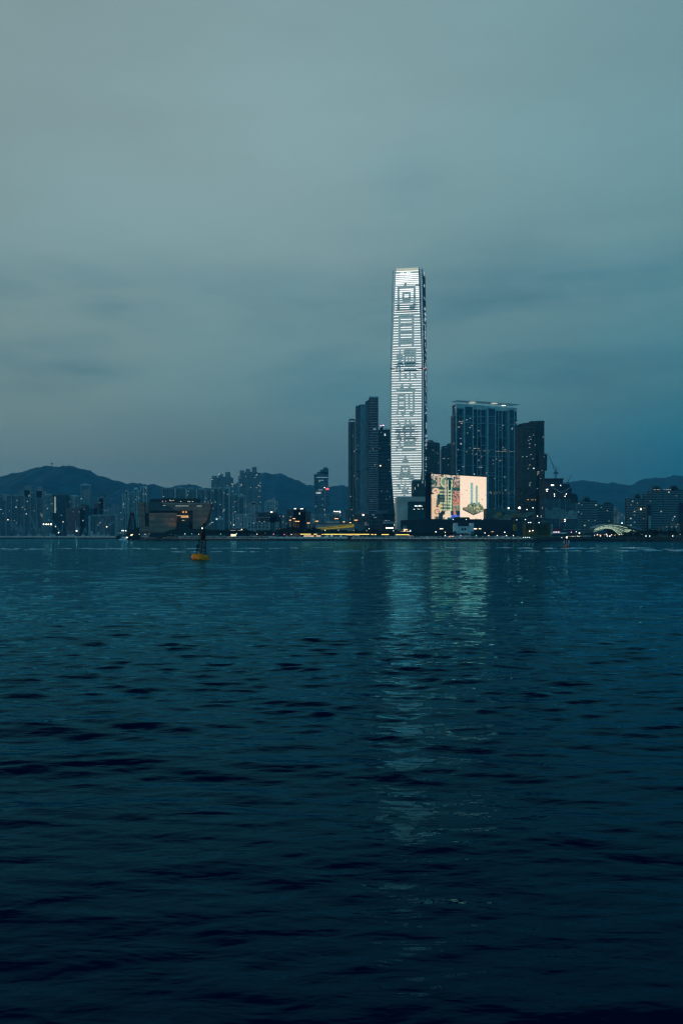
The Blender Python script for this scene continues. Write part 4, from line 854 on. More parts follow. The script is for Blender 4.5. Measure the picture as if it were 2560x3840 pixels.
# ================================================================ WIDE RESIDENTIAL SLAB (three joined towers)
HP = PL(1700, 1640, 1940, 1690)
def slab():
    t = thing('wide_apartment_slab', 'broad dark glass apartment slab with pale vertical ribs, cream top and an oversailing roof lattice', 'apartment building', (X(1820, 1660), 1660, LAND))
    fx = lambda u: 1560 + .3444 * u; fy = lambda v: 1450 + .3444 * v
    hg = facade('slab_glass', (.012, .06, .10), (.012, .065, .11), 3.3, 2.6, .03, wu=(.1, .9), wz=(.25, .9), es=.5, warm=(.9, .95, .75))
    MB().poly([(fx(u), fy(v)) for u, v in [(416, 1620), (416, 312), (430, 312), (430, 196), (700, 214), (1090, 262), (1090, 345), (1102, 350), (1102, 1620)]], HP, 12, proud=-1.5).build('tower_block', hg, t)
    cream = mat('slab_cream', (.52, .60, .58), .8); rib = mat('slab_rib', (.42, .62, .64), .6); ribd = mat('slab_rib_dim', (.18, .34, .38), .6)
    top = lambda u: 186 + (u - 430) * .072
    b = MB(); b.poly([(fx(432), fy(top(432))), (fx(1092), fy(top(1092))), (fx(1092), fy(top(1092) + 40)), (fx(432), fy(top(432) + 50))], HP, 12, proud=.6); b.build('cream_top_band', cream, t)
    bays = [(522, 604), (772, 850), (997, 1056)]
    for a, c_ in bays:
        MB().poly([(fx(a), fy(1330)), (fx(a), fy(top(a) + 26)), (fx(c_), fy(top(c_) + 26)), (fx(c_), fy(1330))], HP, 3, proud=2.0).build('balcony_bay', hg, t)
        fl = MB(); v = top(a) + 136
        while v < 1325:
            if not (1000 < v < 1130 and a < 700): fl.box(fx(a), fy(v), fx(c_), fy(v) + .8, HP, .8, proud=2.9)
            v += 10.6
        fl.build('balcony_slabs', ribd, t)
    for u, w_, m_ in [(432, 1.3, rib), (444, .8, ribd), (497, .7, ribd), (515, 2.2, rib), (606, 2.2, rib), (616, 1, ribd), (664, .9, rib), (699, 1, rib), (752, 1, ribd), (766, 3.4, rib), (851, 2.2, rib), (862, .8, ribd), (893, .9, rib), (931, 1, rib), (972, .8, ribd), (985, 3, ribd), (996, 1.6, rib), (1057, 1.7, rib), (1066, .8, ribd), (1089, 1, rib)]:
        HPt = top(u) + 30
        MB().box(fx(u) - w_ / 2, fy(HPt), fx(u) + w_ / 2, 0, HP, 2, proud=3.2 if w_ > 1.5 else 1.0, zb=LAND).build('rib', m_, t)
    MB().box(fx(412), fy(316), fx(432), fy(320), HP, 4, proud=.6).build('terrace_edge', rib, t)
    xb = MB(); rr = random.Random(2)
    for (a, c_, vs) in [(444, 497, (392, 745, 800, 852, 935)), (610, 640, (324, 402, 546, 645, 750, 858, 960)), (664, 700, (324, 362, 402, 437, 484, 546, 690, 750, 803, 858, 911, 965)), (700, 760, (324, 400, 542, 640, 688, 750, 858, 960)), (522, 604, (320, 392, 690, 858)), (862, 893, (415, 560, 655, 700, 760, 870, 975, 1025, 1085, 1140)), (893, 931, (415, 442, 475, 556, 705, 760, 815, 870, 920, 975, 1022, 1142, 1300)), (931, 975, (415, 560, 700, 762, 872, 975, 1080, 1190, 1250)), (772, 850, (325, 400, 690, 757, 935, 968)), (997, 1090, (350, 410, 705, 768, 876, 1145, 1200, 1265)), (450, 515, (320, 690, 960))]:
        for v in vs: xb.box(fx(a), fy(v), fx(c_), fy(v) + 1.1, HP, .8, proud=.8 if a not in (522, 772, 997) else 3.1)
    xb.build('cross_beams', rib, t)
    for a, c_, v0, v1 in ((668, 698, 548, 690), (899, 928, 556, 703), (899, 928, 1144, 1296)): MB().box(fx(a), fy(v0), fx(c_), fy(v1), HP, .4, proud=.3).build('sky_garden_opening', navy, t)
    for v in (690, 1143):
        lb = MB(); [lb.box(fx(a), fy(v + (a - 400) * .028), fx(a) + 1.4, fy(v + (a - 400) * .028) + .8, HP, .4, proud=3.4) for a in range(560, 1090, 17) if rr.random() < .6]; lb.build('refuge_lights', WINW, t)
    # roof lattice
    cn = MB(); b0, b1 = (420, 155), (1106, 199)
    line = lambda f, dv=0: (fx(b0[0] + (b1[0] - b0[0]) * f), fy(b0[1] + (b1[1] - b0[1]) * f + dv - math.sin(f * 3.14) * 6))
    def pt(f, dv, off): px, py = line(f, dv); k, tt = HP.s(px); q = HP.xy(k, off); return (*q, Z(py, tt))
    N_ = 34
    for i in range(N_):
        f, g = i / N_, (i + 1) / N_
        for off in (-5, 4, 13): cn.bar(pt(f, 0, off), pt(g, 0, off), .38)
        cn.bar(pt(f, 14 if 2 < i < 31 else 2, -2), pt(g, 14 if 2 < i < 31 else 2, -2), .42); cn.bar(pt(f, 0, -5), pt(f, 12 if 2 < i < 31 else 1, -2), .25); cn.bar(pt(f, 0, -5), pt(f, 0, 13), .3)
        if i % 4 == 0 and 0 < i: cn.bar(pt(f, 10, 8), pt(f, 40, 8), .5)
    cn.build('roof_lattice', mat('lattice_steel', (.20, .34, .38), .6), t)
    MB().poly([(fx(440), fy(178)), (fx(1090), fy(226)), (fx(1090), fy(266)), (fx(440), fy(215))], HP, 10, proud=-6).build('roof_room', cream, t)
    for a, v in ((615, 171), (852, 181)): MB().box(fx(a - 26), fy(v - 5), fx(a + 26), fy(v + 6), HP, 5, proud=1).build('roof_floodlight', lamp_mat('roof_glow', (.95, .9, .62), .8), t)
    MB().box(fx(930), fy(204), fx(965), fy(207), HP, 1, proud=2).build('roof_floodlight', COOL, t)
    rng = random.Random(8)
    lit_windows(t, HP, [(fx(410), fy(330), fx(1095), fy(1280))], 44, rng, off=3.2, w=1.5, h=1.0, mats=(WINW, WINC, WINC))
    lit_windows(t, HP, [(fx(445), fy(270), fx(620), fy(560))], 10, rng, off=3.2, w=2.0, h=1.2)
slab()

# dark bronze tower to its right
def bronze_tower():
    P = PL(1560); t = thing('dark_bronze_tower', 'near black brown apartment tower with a raised right wing, right of the broad slab', 'apartment tower', (X(1990, 1560), 1560, LAND))
    fx = lambda u: 1560 + .3444 * u; fy = lambda v: 1450 + .3444 * v
    dm = facade('bronze_dark', (.040, .055, .058), (.008, .018, .022), 3.1, 2.6, .006, wu=(.15, .85)); dm2 = facade('bronze_dark_red', (.040, .042, .050), (.012, .012, .02), 3.1, 2.2, .003)
    MB().box(fx(1108), fy(428), fx(1150), 0, P, 30, proud=-2, zb=LAND - .5).build('wing', dm, t)
    MB().box(fx(1138), fy(406), fx(1300), 0, P, 34, proud=1, zb=LAND - .5).build('tower_block', dm, t)
    MB().poly([(fx(1118), fy(408)), (fx(1150), fy(400)), (fx(1200), fy(394)), (fx(1250), fy(398)), (fx(1300), fy(420)), (fx(1118), fy(416))], P, 30, proud=2).build('roof_crown', dm2, t)
    MB().box(fx(1256), fy(384), fx(1396), 0, P, 40, proud=-3, zb=LAND - .5).build('wing', dm2, t)
    MB().poly([(fx(1243), fy(374)), (fx(1385), fy(367)), (fx(1395), fy(374)), (fx(1402), fy(388)), (fx(1256), fy(392))], P, 40, proud=-2).build('roof_slab', mat('bronze_slab', (.05, .075, .08), .7), t)
    MB().box(fx(1330), fy(730), fx(1392), 0, P, 4, proud=4, zb=LAND - .5).build('wing', dm2, t)
    MB().poly([(fx(1392), fy(915)), (fx(1392), fy(732)), (fx(1415), fy(730)), (fx(1424), fy(745)), (fx(1421), fy(912))], P, 20, proud=0).build('side_bay', mat('side_bay', (.035, .08, .09), .7), t)
    for u in (1165, 1212, 1260, 1290, 1316, 1370): MB().box(fx(u) - .4, fy(470), fx(u) + .4, 0, P, 1, proud=1.6 if u < 1300 else -2.2, zb=LAND).build('pier', mat('bronze_pier', (.06, .08, .08), .7), t)
    floors(t, P, fx(1155), fx(1300), fy(450), 1915, 6.4, mat('bronze_ledge', (.05, .065, .065), .7), h=.22, proud=1.6)
    floors(t, P, fx(1163), fx(1305), fy(448), fy(449) + .1, 5, mat('bronze_slab', (.05, .075, .08)), h=.5, proud=3)
    for u, v in ((1232, 545), (1245, 573), (1220, 585), (1230, 623), (1230, 663), (1246, 740), (1234, 853), (1324, 928), (1324, 942), (1240, 1045), (1232, 1062), (1232, 1080), (1200, 763)):
        MB().box(fx(u - 8), fy(v) - .9, fx(u + 8) - 1, fy(v) + .9, P, .5, proud=2.2 if u < 1300 else 4.3).build('lit_window', random.Random(u * v).choice((WINW, WINC, WINW)), t)
    for u in (1205, 1212, 1245, 1262, 1290): MB().box(fx(u), fy(1231), fx(u) + 2, fy(1234), P, .5, proud=2.2).build('lit_window', AMBER, t)
    lit_windows(t, P, [(fx(1140), fy(460), fx(1390), fy(1300))], 16, random.Random(12), off=4.6, w=1.2, h=.8)
bronze_tower()

# ---- tower crane
def luff_crane(label, base, tip, Y, mast_top, back=None, s=1.0, m=None, name='tower_crane'):
    (bx, by), (tx, ty) = base, tip; t = thing(name, label, 'crane', (X(bx, Y), Y, Z(by, Y))); m = m or mat('crane_teal', (.10, .22, .26), .6)
    wp = lambda px, py, o=0.0: (X(px, Y), Y + o, Z(py, Y))
    ms = MB()
    for o in (-1, 1):
        for q in (-1, 1): ms.bar((X(bx, Y) + o * .9 * s, Y + q * .9 * s, Z(by, Y)), (X(bx, Y) + o * .9 * s, Y + q * .9 * s, Z(mast_top, Y)), .28 * s)
    zz = Z(by, Y)
    while zz < Z(mast_top, Y) - 1: ms.bar((X(bx, Y) - .9 * s, Y - .9 * s, zz), (X(bx, Y) + .9 * s, Y - .9 * s, zz + 2 * s), .16 * s); zz += 2.2 * s
    ms.build('mast', m, t)
    jb = MB(); a = Vector(wp(bx, mast_top)); e = Vector(wp(tx, ty)); n_ = 14
    up = Vector((e.z - a.z, 0, a.x - e.x)).normalized() * .9 * s
    if up.z < 0: up = -up
    jb.bar(a, e, .3 * s, .2 * s); jb.bar(a + up, e, .3 * s, .2 * s)
    for i in range(n_): f = i / n_; g = (i + .5) / n_; jb.bar(a + (e - a) * f, a + (e - a) * g + up * (1 - g), .15 * s); jb.bar(a + (e - a) * g + up * (1 - g), a + (e - a) * (i + 1) / n_, .15 * s)
    jb.build('jib', m, t)
    if back: bb = MB(); bb.bar(a, Vector(wp(*back)), .55 * s); bb.bar(Vector(wp(*back)), a + (e - a) * .45, .12 * s); bb.wbox(a.x - 2.2 * s, a.x + 2.6 * s, Y - 1.5 * s, Y + 1.5 * s, a.z - 1.6 * s, a.z + 1.2 * s); bb.build('counter_jib', m, t)
    return t
luff_crane('luffing tower crane with a steep jib on top of the unfinished dark building', (2082, 1795), (2052, 1699), 1450, 1773, (2086, 1753), 1.25)
luff_crane('short thin crane jib rising right of the large rooftop crane', (2128, 1812), (2143, 1776), 1470, 1806, None, .9)

# ---- unfinished dark building
def unfinished():
    P = PL(1430); t = thing('unfinished_building', 'stepped dark building under construction with patches of pale cladding below the cranes', 'building', (X(2100, 1430), 1430, LAND))
    gx = lambda u: 1940 + .3954 * u; gy = lambda v: 1700 + .3954 * v
    nv = mat('unfinished_navy', (.014, .026, .042), .7); gl = facade('unfinished_glass', (.025, .06, .085), (.02, .06, .09), 4, 3, .012, wu=(.08, .92), wz=(.12, .9), es=.6)
    MB().box(gx(265), gy(242), gx(428), gy(300), P, 30).build('upper_storey', nv, t); MB().box(gx(256), gy(238), gx(436), gy(246), P, 32, proud=1.5).build('roof_slab', nv, t)
    MB().box(gx(262), gy(292), gx(490), gy(330), P, 32, proud=1).build('upper_storey', nv, t); MB().box(gx(262), gy(326), gx(508), gy(430), P, 34, proud=1.8).build('upper_storey', nv, t)
    MB().poly([(gx(508), gy(470)), (gx(508), gy(384)), (gx(540), gy(382)), (gx(560), gy(395)), (gx(567), gy(412)), (gx(567), gy(470))], P, 30, proud=1).build('wing', nv, t)
    MB().box(gx(258), gy(425), gx(562), 0, P, 34, proud=0, zb=LAND - .5).build('tower_block', gl, t)
    cl = mat('pale_cladding', (.10, .22, .24), .8); cl2 = mat('paler_cladding', (.20, .31, .31), .8)
    MB().poly([(gx(x), gy(y)) for x, y in [(258, 618), (258, 516), (280, 516), (280, 538), (327, 538), (327, 515), (392, 515), (405, 515), (405, 532), (440, 535), (440, 555), (450, 555), (450, 622)]], P, .8, proud=.7).build('cladding', cl, t)
    MB().poly([(gx(x), gy(y)) for x, y in [(450, 622), (450, 555), (484, 555), (484, 541), (535, 541), (535, 560), (562, 560), (562, 622)]], P, .8, proud=.75).build('cladding', cl2, t)
    MB().poly([(gx(x), gy(y)) for x, y in [(545, 560), (545, 466), (563, 466), (563, 560)]], P, .8, proud=.8).build('cladding', cl, t)
    b = MB(); [b.box(gx(x), gy(y), gx(x + 9), gy(y + 16), P, .3, proud=1.0) for x, y in ((380, 536), (466, 562), (524, 564), (452, 576), (490, 600), (340, 555))]; b.build('cladding_openings', nv, t)
    for x in (395, 450): MB().box(gx(x - 3), gy(418), gx(x + 4), gy(700), P, .6, proud=1.3).build('hoist_mast', mat('hoist', (.08, .22, .26), .6), t)
    b = MB(); [b.box(gx(265 + i * 17), gy(430 + (i % 3) * 6), gx(267 + i * 17), gy(515), P, .5, proud=.5) for i in range(17)]; [b.box(gx(265), gy(437 + 22 * i), gx(545), gy(439 + 22 * i), P, .5, proud=.4) for i in range(4)]; b.build('scaffold_grid', mat('hoist', (.08, .22, .26)), t)
    b = MB()
    for i in range(16):
        f = i / 16; g = (i + 1) / 16; w = lambda s: (340 + 148 * s, 330 + 40 * (1 - abs(2 * s - 1)) ** .8 - 3 * math.sin(4 * math.pi * min(s, 1 - s)))
        (x0, y0), (x1, y1) = w(f), w(g); q = lambda x, y: (X(gx(x), 1426), 1426, Z(gy(y), 1426)); b.bar(q(x0, y0), q(x1, y1), .45)
    b.build('curved_canopy', mat('canopy_teal', (.28, .48, .50), .5), t)
    for x, y, r in ((322, 302, 1.4), (337, 302, 1.2), (405, 304, .9), (282, 342, 1.1), (270, 345, .9), (278, 360, .8), (346, 386, .9), (348, 406, .7), (460, 387, .8), (447, 407, .7), (448, 628, 1.0), (446, 645, .8)):
        MB().ball((X(gx(x), 1420), 1420, Z(gy(y), 1420)), r * .75).build('work_lamp', random.Random(x).choice((COOL, WHITE)), t)
    b = MB(); [b.box(gx(445 + i * 0), gy(640 + 16 * i), gx(560), gy(642 + 16 * i), P, .5, proud=.6) for i in range(5)]; b.build('balcony_lines', mat('hoist', (.08, .22, .26)), t)
unfinished()

# ---- banded apartment blocks on the right
RB = 'banded apartment blocks at right'
blm = mat('banded_ledge', (.22, .36, .38), .6); bwall = facade('banded_glass', (.02, .045, .06), (.015, .04, .06), 3.1, 3.4, .022, wu=(.12, .88), wz=(.2, .95), es=.5)
plant = mat('roof_garden_screen', (.05, .12, .12), .9)
for Y, blocks, caps, s, w in [(1800, [(2163, 2181, 1881), (2182, 2239, 1880)], [(2183, 2213, 1871), (2192, 2210, 1863), (2214, 2234, 1877)], 'banded block with leafy roof screens directly right of the unfinished building', 8),
                              (1830, [(2239, 2270, 1893), (2270, 2299, 1890)], [(2266, 2293, 1886), (2270, 2288, 1883)], 'lower banded block standing on the left behind the glowing arched roof', 5),
                              (1780, [(2355, 2393, 1868), (2395, 2421, 1869)], [(2382, 2402, 1860), (2384, 2399, 1852)], 'banded block above the right half of the glowing arched roof', 8),
                              (1770, [(2422, 2440, 1849), (2440, 2482, 1839), (2484, 2544, 1837), (2545, 2640, 1837)], [(2450, 2478, 1828), (2452, 2474, 1822), (2516, 2544, 1826), (2519, 2538, 1820)], 'widest and tallest banded block, running out of the right edge', 14)]:
    b_ = bld('banded_block', s, Y, blocks, cat='apartment building', wall=bwall, group=RB, caps=caps, cap_mat=plant, win=w, bands=3.05, ledge_mat=blm, cornice=False)
wide = b_
for x0, x1, y0 in ((2422.5, 2440, 1892), (2545, 2640, 1886)): MB().box(x0, y0, x1, 1995, PL(1768), .8, proud=1).build('dark_recess', navy, wide)
MB().box(2430, 1934, 2439, 1982, PL(1764), 1).build('stairwell_strip', mat('stair_pale', (.22, .36, .36), .8), wide)  # this stairwell strip is a plain pale colour, no emission
for x, w_ in ((2450, 8), (2462, 5), (2468, 4), (2487, 3), (2495, 6), (2503, 4), (2509, 4)): MB().box(x, 1835, x + w_, 1837, PL(1764), 1).build('roof_lamp', WINW, wide)
MB().ball((X(2401, 1774), 1774, Z(1909.5, 1774)), 1.5).build('facade_lamp', WARM, [o for o in S.objects if o.get('label', '').startswith('banded block above the right')][0])
# pale low city far behind the arch
FC = 'small pale buildings in the gap at right'
for x0, x1, y, s in ((2301, 2306, 1915, 'thin dim block left end of the gap between banded blocks'), (2301, 2310, 1939, 'bright low block at the left end of the gap between banded blocks'), (2307, 2318, 1901, 'green netted tower in the gap between banded blocks'), (2321, 2345, 1933, 'pale cubic block with two openings in the gap between banded blocks'), (2324, 2336, 1920, 'dark roofed block behind the pale cubic one in the gap'), (2310, 2330, 1950, 'lowest dim block in the gap behind the arched roof')):
    bld('gap_block', s, 2300 + (y % 7) * 20, [(x0, x1, y)], cat='building', wall=estate_pale if y in (1939, 1933) else estate, group=FC, win=1, cornice=False, ribs=ribset(x0, x1, 2, 1.6) if y in (1933, 1939) else (), rib_mat=crm)

# ================================================================ BRONZE MUSEUM
def museum():
    Y = 1350; P = PL(Y); t = thing('bronze_museum', 'wide flaring bronze museum with ribbed walls, dark roof terrace and a tall lit entrance void', 'museum', (X(650, Y), Y, LAND))
    mx = lambda u: 400 + .408 * u; my = lambda v: 1700 + .408 * v
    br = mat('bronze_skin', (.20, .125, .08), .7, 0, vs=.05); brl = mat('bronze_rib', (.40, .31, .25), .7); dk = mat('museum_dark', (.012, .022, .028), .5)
    q = lambda pts: [(mx(u), my(v)) for u, v in pts]
    wl = MB().poly(q([(312, 735), (297, 620), (283, 452), (343, 449), (352, 550), (356, 668), (395, 672), (500, 672), (500, 738)]), P, 20, proud=0).build('wall', br, t)
    MB().poly(q([(395, 735), (396, 548), (640, 546), (640, 694), (585, 705), (520, 733), (500, 736)]), P, 18, proud=3).build('wall', br, t)
    MB().poly(q([(797, 690), (797, 527), (640, 527), (560, 500), (395, 500), (391, 449), (600, 452), (966, 461), (955, 520), (932, 600), (912, 645), (872, 692)]), P, 20, proud=5).build('wall', br, t)
    MB().poly(q([(391, 449), (391, 520), (640, 528), (600, 500), (540, 470), (480, 452)]), P, 1, proud=6).build('glazed_terrace', mat('terrace_glass', (.03, .055, .065), .3), t)
    MB().box(mx(391), my(520), mx(641), my(524), P, 2, proud=6.5).build('terrace_rail', mat('rail_pale', (.16, .2, .2), .6), t); MB().box(mx(395), my(524), mx(640), my(547), P, 30, proud=.5).build('dark_slot_storey', dk, t)  # near-black slot storey under the terrace rail
    MB().poly(q([(345, 452), (388, 449), (390, 552), (352, 550)]), P, 30, proud=-6).build('pale_panel', mat('museum_pale', (.22, .30, .29), .8), t)
    MB().box(mx(328), my(550), mx(396), my(672), P, 20, proud=-4).build('side_void', dk, t)
    ev = MB().box(mx(640), my(527), mx(800), my(705), P, 40, proud=-8).build('entrance_void', dk, t); subparent(ev, t)
    MB().box(mx(684), my(571), mx(745), my(591), P, 1, proud=-7).build('lit_gallery', lamp_mat('gallery_amber', (1, .52, .14), .8), ev)
    for a in (694, 722): MB().box(mx(a), my(533), mx(a + 10), my(545), P, 1, proud=-7).build('lit_window', lamp_mat('gallery_orange', (1, .5, .18), .7), ev)
    b = MB(); [b.box(mx(690 + i * 8), my(568), mx(691.5 + i * 8), my(592), P, .4, proud=-6.4) for i in range(7)]; b.build('gallery_mullions', dk, ev)
    MB().box(mx(645), my(571), mx(684), my(573.5), P, .6, proud=-7).build('lit_ceiling', lamp_mat('void_line', (1, .85, .55), .6), ev); MB().box(mx(692), my(614), mx(710), my(617), P, .6, proud=-7).build('lit_sill', lamp_mat('void_line', (1, .85, .55), .6), ev)
    MB().box(mx(752), my(645), mx(795), my(690), P, 6, proud=-6).build('glass_lobby', mat('lobby_glass', (.05, .13, .14), .3), ev)
    # ribs
    rb = MB(); v = 462
    while v < 690:
        if v > 548:
            a = 396; c_ = 640; rb.box(mx(a + 2), my(v), mx(c_ - 1), my(v + 4.4), P, .4, proud=3.9)
        r_ = np.interp(v, [461, 520, 600, 645, 692], [965, 954, 931, 911, 872]); l_ = 798 if v > 527 else np.interp(v, [450, 470, 500, 527], [500, 545, 600, 640])
        rb.box(mx(l_ + 1), my(v), mx(r_ - 1.5), my(v + 4.4), P, .4, proud=5.9)
        if v < 668: l2 = np.interp(v, [452, 620], [284, 298]); rb.box(mx(l2 + 1), my(v), mx(np.interp(v, [449, 550, 668], [342, 351, 355])), my(v + 4.4), P, .4, proud=.9)
        v += 11.2
    while v < 728: rb.box(mx(310), my(v), mx(np.interp(v, [694, 733], [630, 520])), my(v + 4.4), P, .4, proud=3.9); v += 11.2
    rb.build('wall_ribs', brl, t)
    MB().poly(q([(394, 450), (394, 421), (560, 412), (852, 416), (846, 449)]), P, 16, proud=-4).build('roof_storey', dk, t); MB().poly(q([(394, 425), (394, 419), (560, 410), (846, 414), (846, 420)]), P, 16, proud=-3).build('roof_slab', mat('museum_roof', (.02, .04, .045), .6), t)
    for u, v, w_ in ((513, 440, 4), (582, 431, 6), (592, 434, 3), (612, 433, 5), (681, 441, 5), (748, 442, 5), (762, 445, 6), (790, 443, 6)): MB().box(mx(u - w_ * .7), my(v - 1.8), mx(u + w_ * .7), my(v + 1.8), P, .8, proud=-2.5).build('terrace_lamp', lamp_mat('terrace_glow', (1, .8, .55), 1.1), t)
    MB().box(mx(541), my(438), mx(544), my(441), P, .8, proud=-2).build('terrace_lamp', PINK, t)
    for a, c_, v in ((526, 550, 478), (640, 760, 483), (833, 880, 484)): MB().box(mx(a), my(v), mx(c_), my(v + 3.5), P, .6, proud=6.2).build('slot_window', lamp_mat('slot_glow', (.8, .95, .85), .45), t)
    # grass mound in front
    b = MB(); prof = [(500, 745), (505, 738), (540, 722), (580, 706), (640, 696), (720, 692), (895, 692), (930, 700), (1100, 706), (1260, 712), (1260, 745)]
    b.poly([(mx(u), my(v)) for u, v in prof], PL(1300), 26); struct(b.build('grass_mound', mat('mound_grass', (.012, .028, .022), .95)))
    # warm uplights at the foot of two walls
    for (u, v, yy, e) in ((628, 706, 1341, 1), (900, 700, 1336, 1.1), (400, 640, 1341, .5), (585, 712, 1341, .5)):
        l = bpy.data.lights.new('uplight', 'SPOT'); o = bpy.data.objects.new('uplight', l); COL.objects.link(o); o.parent = t; o.location = (X(mx(u), yy) - X(650, Y), yy - 8 - Y, Z(my(v), yy) - LAND - 2)
        l.energy = 3200 * e; l.color = (1, .45, .12); l.spot_size = R(95); l.spot_blend = 1; l.shadow_soft_size = 1.5; o.rotation_euler = (R(155), 0, 0)
museum()

# ---- white lattice building
P = PL(1480); t = thing('lattice_building', 'low white building faced with an open grid of floors and columns, wavy roofline', 'building', (X(970, 1480), 1480, LAND))
wl_ = mat('lattice_white', (.62, .78, .80), .7, var=.1)
MB().box(930, 1961, 1012, 1986, P, 24, proud=-2.5).build('recessed_storeys', facade('lattice_in', (.04, .10, .12), (.03, .09, .11), 3, 3, .05, es=.4), t)
b = MB(); tops = lambda x: 1957.5 + 2.2 * math.sin((x - 930) / 82 * math.pi * 1.0) * (1 if x < 1012 else 0)
for q in [929.5, 940, 952, 966, 980.5, 994, 1008, 1010.8]: b.box(q, tops(q), q + 1.1, 1987, P, 2)
for yy in (1964.5, 1970, 1975.5, 1981, 1986): b.box(929.5, yy, 1011.5, yy + 1.1, P, 2.2, proud=.2)
for i in range(20): x0 = 929.5 + i * 4.1; b.box(x0, tops(x0 + 2), x0 + 4.2, tops(x0 + 2) + 1.1, P, 2, proud=.4)
b.build('floor_grid', wl_, t)
b = MB(); [b.box(q, 1987, q + .8, 0, P, 1, proud=-1, zb=LAND) for q in (934, 948, 962, 976, 990, 1004)]; b.build('stilts', concrete_d, t)
MB().box(1013, 1960, 1045, 0, P, 20, proud=-2, zb=LAND).build('link_block', estate_dark, t)
b = MB(); [b.box(q, 1958, q + 1, 1987, P, 2) for q in (1032, 1038, 1044.2)]; [b.box(1032, yy, 1045.2, yy + 1, P, 2.2, proud=.2) for yy in (1959, 1964.5, 1970, 1975.5, 1981, 1986)]; b.build('floor_grid', wl_, t)
# ---- white portal gantry
P = PL(1900); t = thing('portal_gantry', 'pale boxy portal frame on four legs left of the lattice building', 'gantry', (X(822, 1900), 1900, LAND))
gm = mat('gantry_pale', (.34, .50, .54), .7)
MB().poly([(806.5, 1949), (806.5, 1941.5), (838, 1941.5), (838, 1949), (836, 1953), (831, 1949), (812, 1947), (811, 1950)], P, 9).build('portal_beam', gm, t)
b = MB(); 
for (x0, y0), (x1, y1) in (((812, 1949), (816, 1990)), ((820, 1949), (816, 1992)), ((827, 1950), (829, 1985)), ((834, 1952), (830, 1990)), ((812, 1962), (834, 1964))): b.bar((X(x0, 1900), 1900, Z(y0, 1900)), (X(x1, 1900), 1900, Z(y1, 1900)), .8)
b.build('legs', mat('gantry_leg', (.12, .24, .30), .7), t); MB().box(817, 1935, 830, 1937, P, 5).build('upper_deck', gm, t); MB().box(811, 1945.5, 814, 1948, PL(1898), 1).build('gantry_lamp', COOL, t)

# ---- theatre with the yellow banner
P = PL(1260, 1250, 1640 if False else 1330, 1235); P = PL(1180, 1262, 1330, 1236)
t = thing('theatre', 'long low grey theatre with a yellow lettered banner rising along its wall', 'theatre', (X(1250, 1250), 1250, LAND))
MB().poly([(1180, 2006), (1180, 1964.5), (1326, 1962.5), (1326, 2006)], P, 30, proud=-.5).build('wall', mat('theatre_grey', (.16, .24, .26), .85), t); MB().box(1172, 1963, 1181, 0, P, 30, proud=0, zb=LAND).build('end_wall', navy, t)
MB().box(1178, 1962.2, 1326, 1964.6, P, 30, proud=.3).build('coping', steel, t); MB().box(1210, 1954.5, 1261, 1962, P, 14, proud=-8).build('roof_room', mat('theatre_room', (.2, .3, .31), .85), t)
bn = MB().poly([(1185, 1980.2), (1236, 1974.6), (1290, 1968.6), (1326, 1965), (1326, 1976.5), (1290, 1980), (1236, 1984.8), (1214, 1986), (1200, 1983)], P, .5, proud=1.0).build('banner', mat('banner_yellow', (.42, .33, .03), .7, emit=(1, .72, .08), es=.16), t); subparent(bn, t)
tl = -0.083
text('SPACE  FREESPACE  FREESPACE  FREE', 1203, 1984.2, 4.6, 1240, steel, bn, wpx=119, tilt=.10, pl=P, proud=1.7)
# ================================================================ LAMPS, TREES, PROMENADE
def lampost(label, px, py, Y, mtl, group=None, hw=1.0, T=False, pole=True, r=.5, name='street_lamp', pm=None):
    t = thing(name, label, 'street lamp', (X(px, Y), Y, LAND), group); z = Z(py, Y)
    MB().bar((X(px, Y), Y, LAND - .3), (X(px, Y), Y, z), .17, .1, n=6).build('pole', pm or steel, t)
    b = MB()
    if T: b.wbox(X(px, Y) - hw, X(px, Y) + hw, Y - .6, Y + .6, z - .35, z + .35)
    else: b.ball((X(px, Y), Y - .05, z), r * .8)
    b.build('lamp_head', mtl, t); return t
pmo = mat('sodium_glow_pole', (.3, .2, .1), .7, emit=(1, .5, .15), es=.35)  # poles emit a little themselves, imitating lamp light falling on them
G1 = 'tall orange floodlight masts behind the trees'
for (px, py, w_, lab) in [(1074.5, 1986, .8, 'short orange mast leftmost of the orange lamp cluster'), (1088, 1950.5, 2, 'orange mast second in the cluster before the black block'), (1102.5, 1944.8, 2.6, 'tallest orange mast in the cluster before the black block'), (1109.5, 1954.5, 1.8, 'thin orange mast just left of the brightest orange lamp'), (1118, 1954.8, 2.6, 'brightest short orange mast before the black block'), (1156, 1961.5, 3, 'orange mast standing left of the theatre end wall'), (1188, 1954.3, 3, 'orange mast rising over the left end of the theatre'), (1261, 1944.8, 4, 'tall bright orange mast rising behind the theatre middle'), (1289, 1957, 2, 'dim orange mast before the grey notched block'), (1313, 1960, 2, 'dim orange mast over the right end of the theatre'), (1334, 1950.5, 3.6, 'thick orange mast between the theatre and the left podium')]:
    lampost(lab, px, py, 1330 + (px % 5) * 6, AMBER, G1, hw=w_ / 1.6, T=True, name='mast_lamp', pm=pmo)
for px, lab in ((1051, 'left of two low orange lamps above the dark bushes'), (1057.5, 'right of two low orange lamps above the dark bushes')): lampost(lab, px, 1983, 1200, AMBER, 'two low orange lamps', r=.75)
G2 = 'promenade lamps along the seawall'
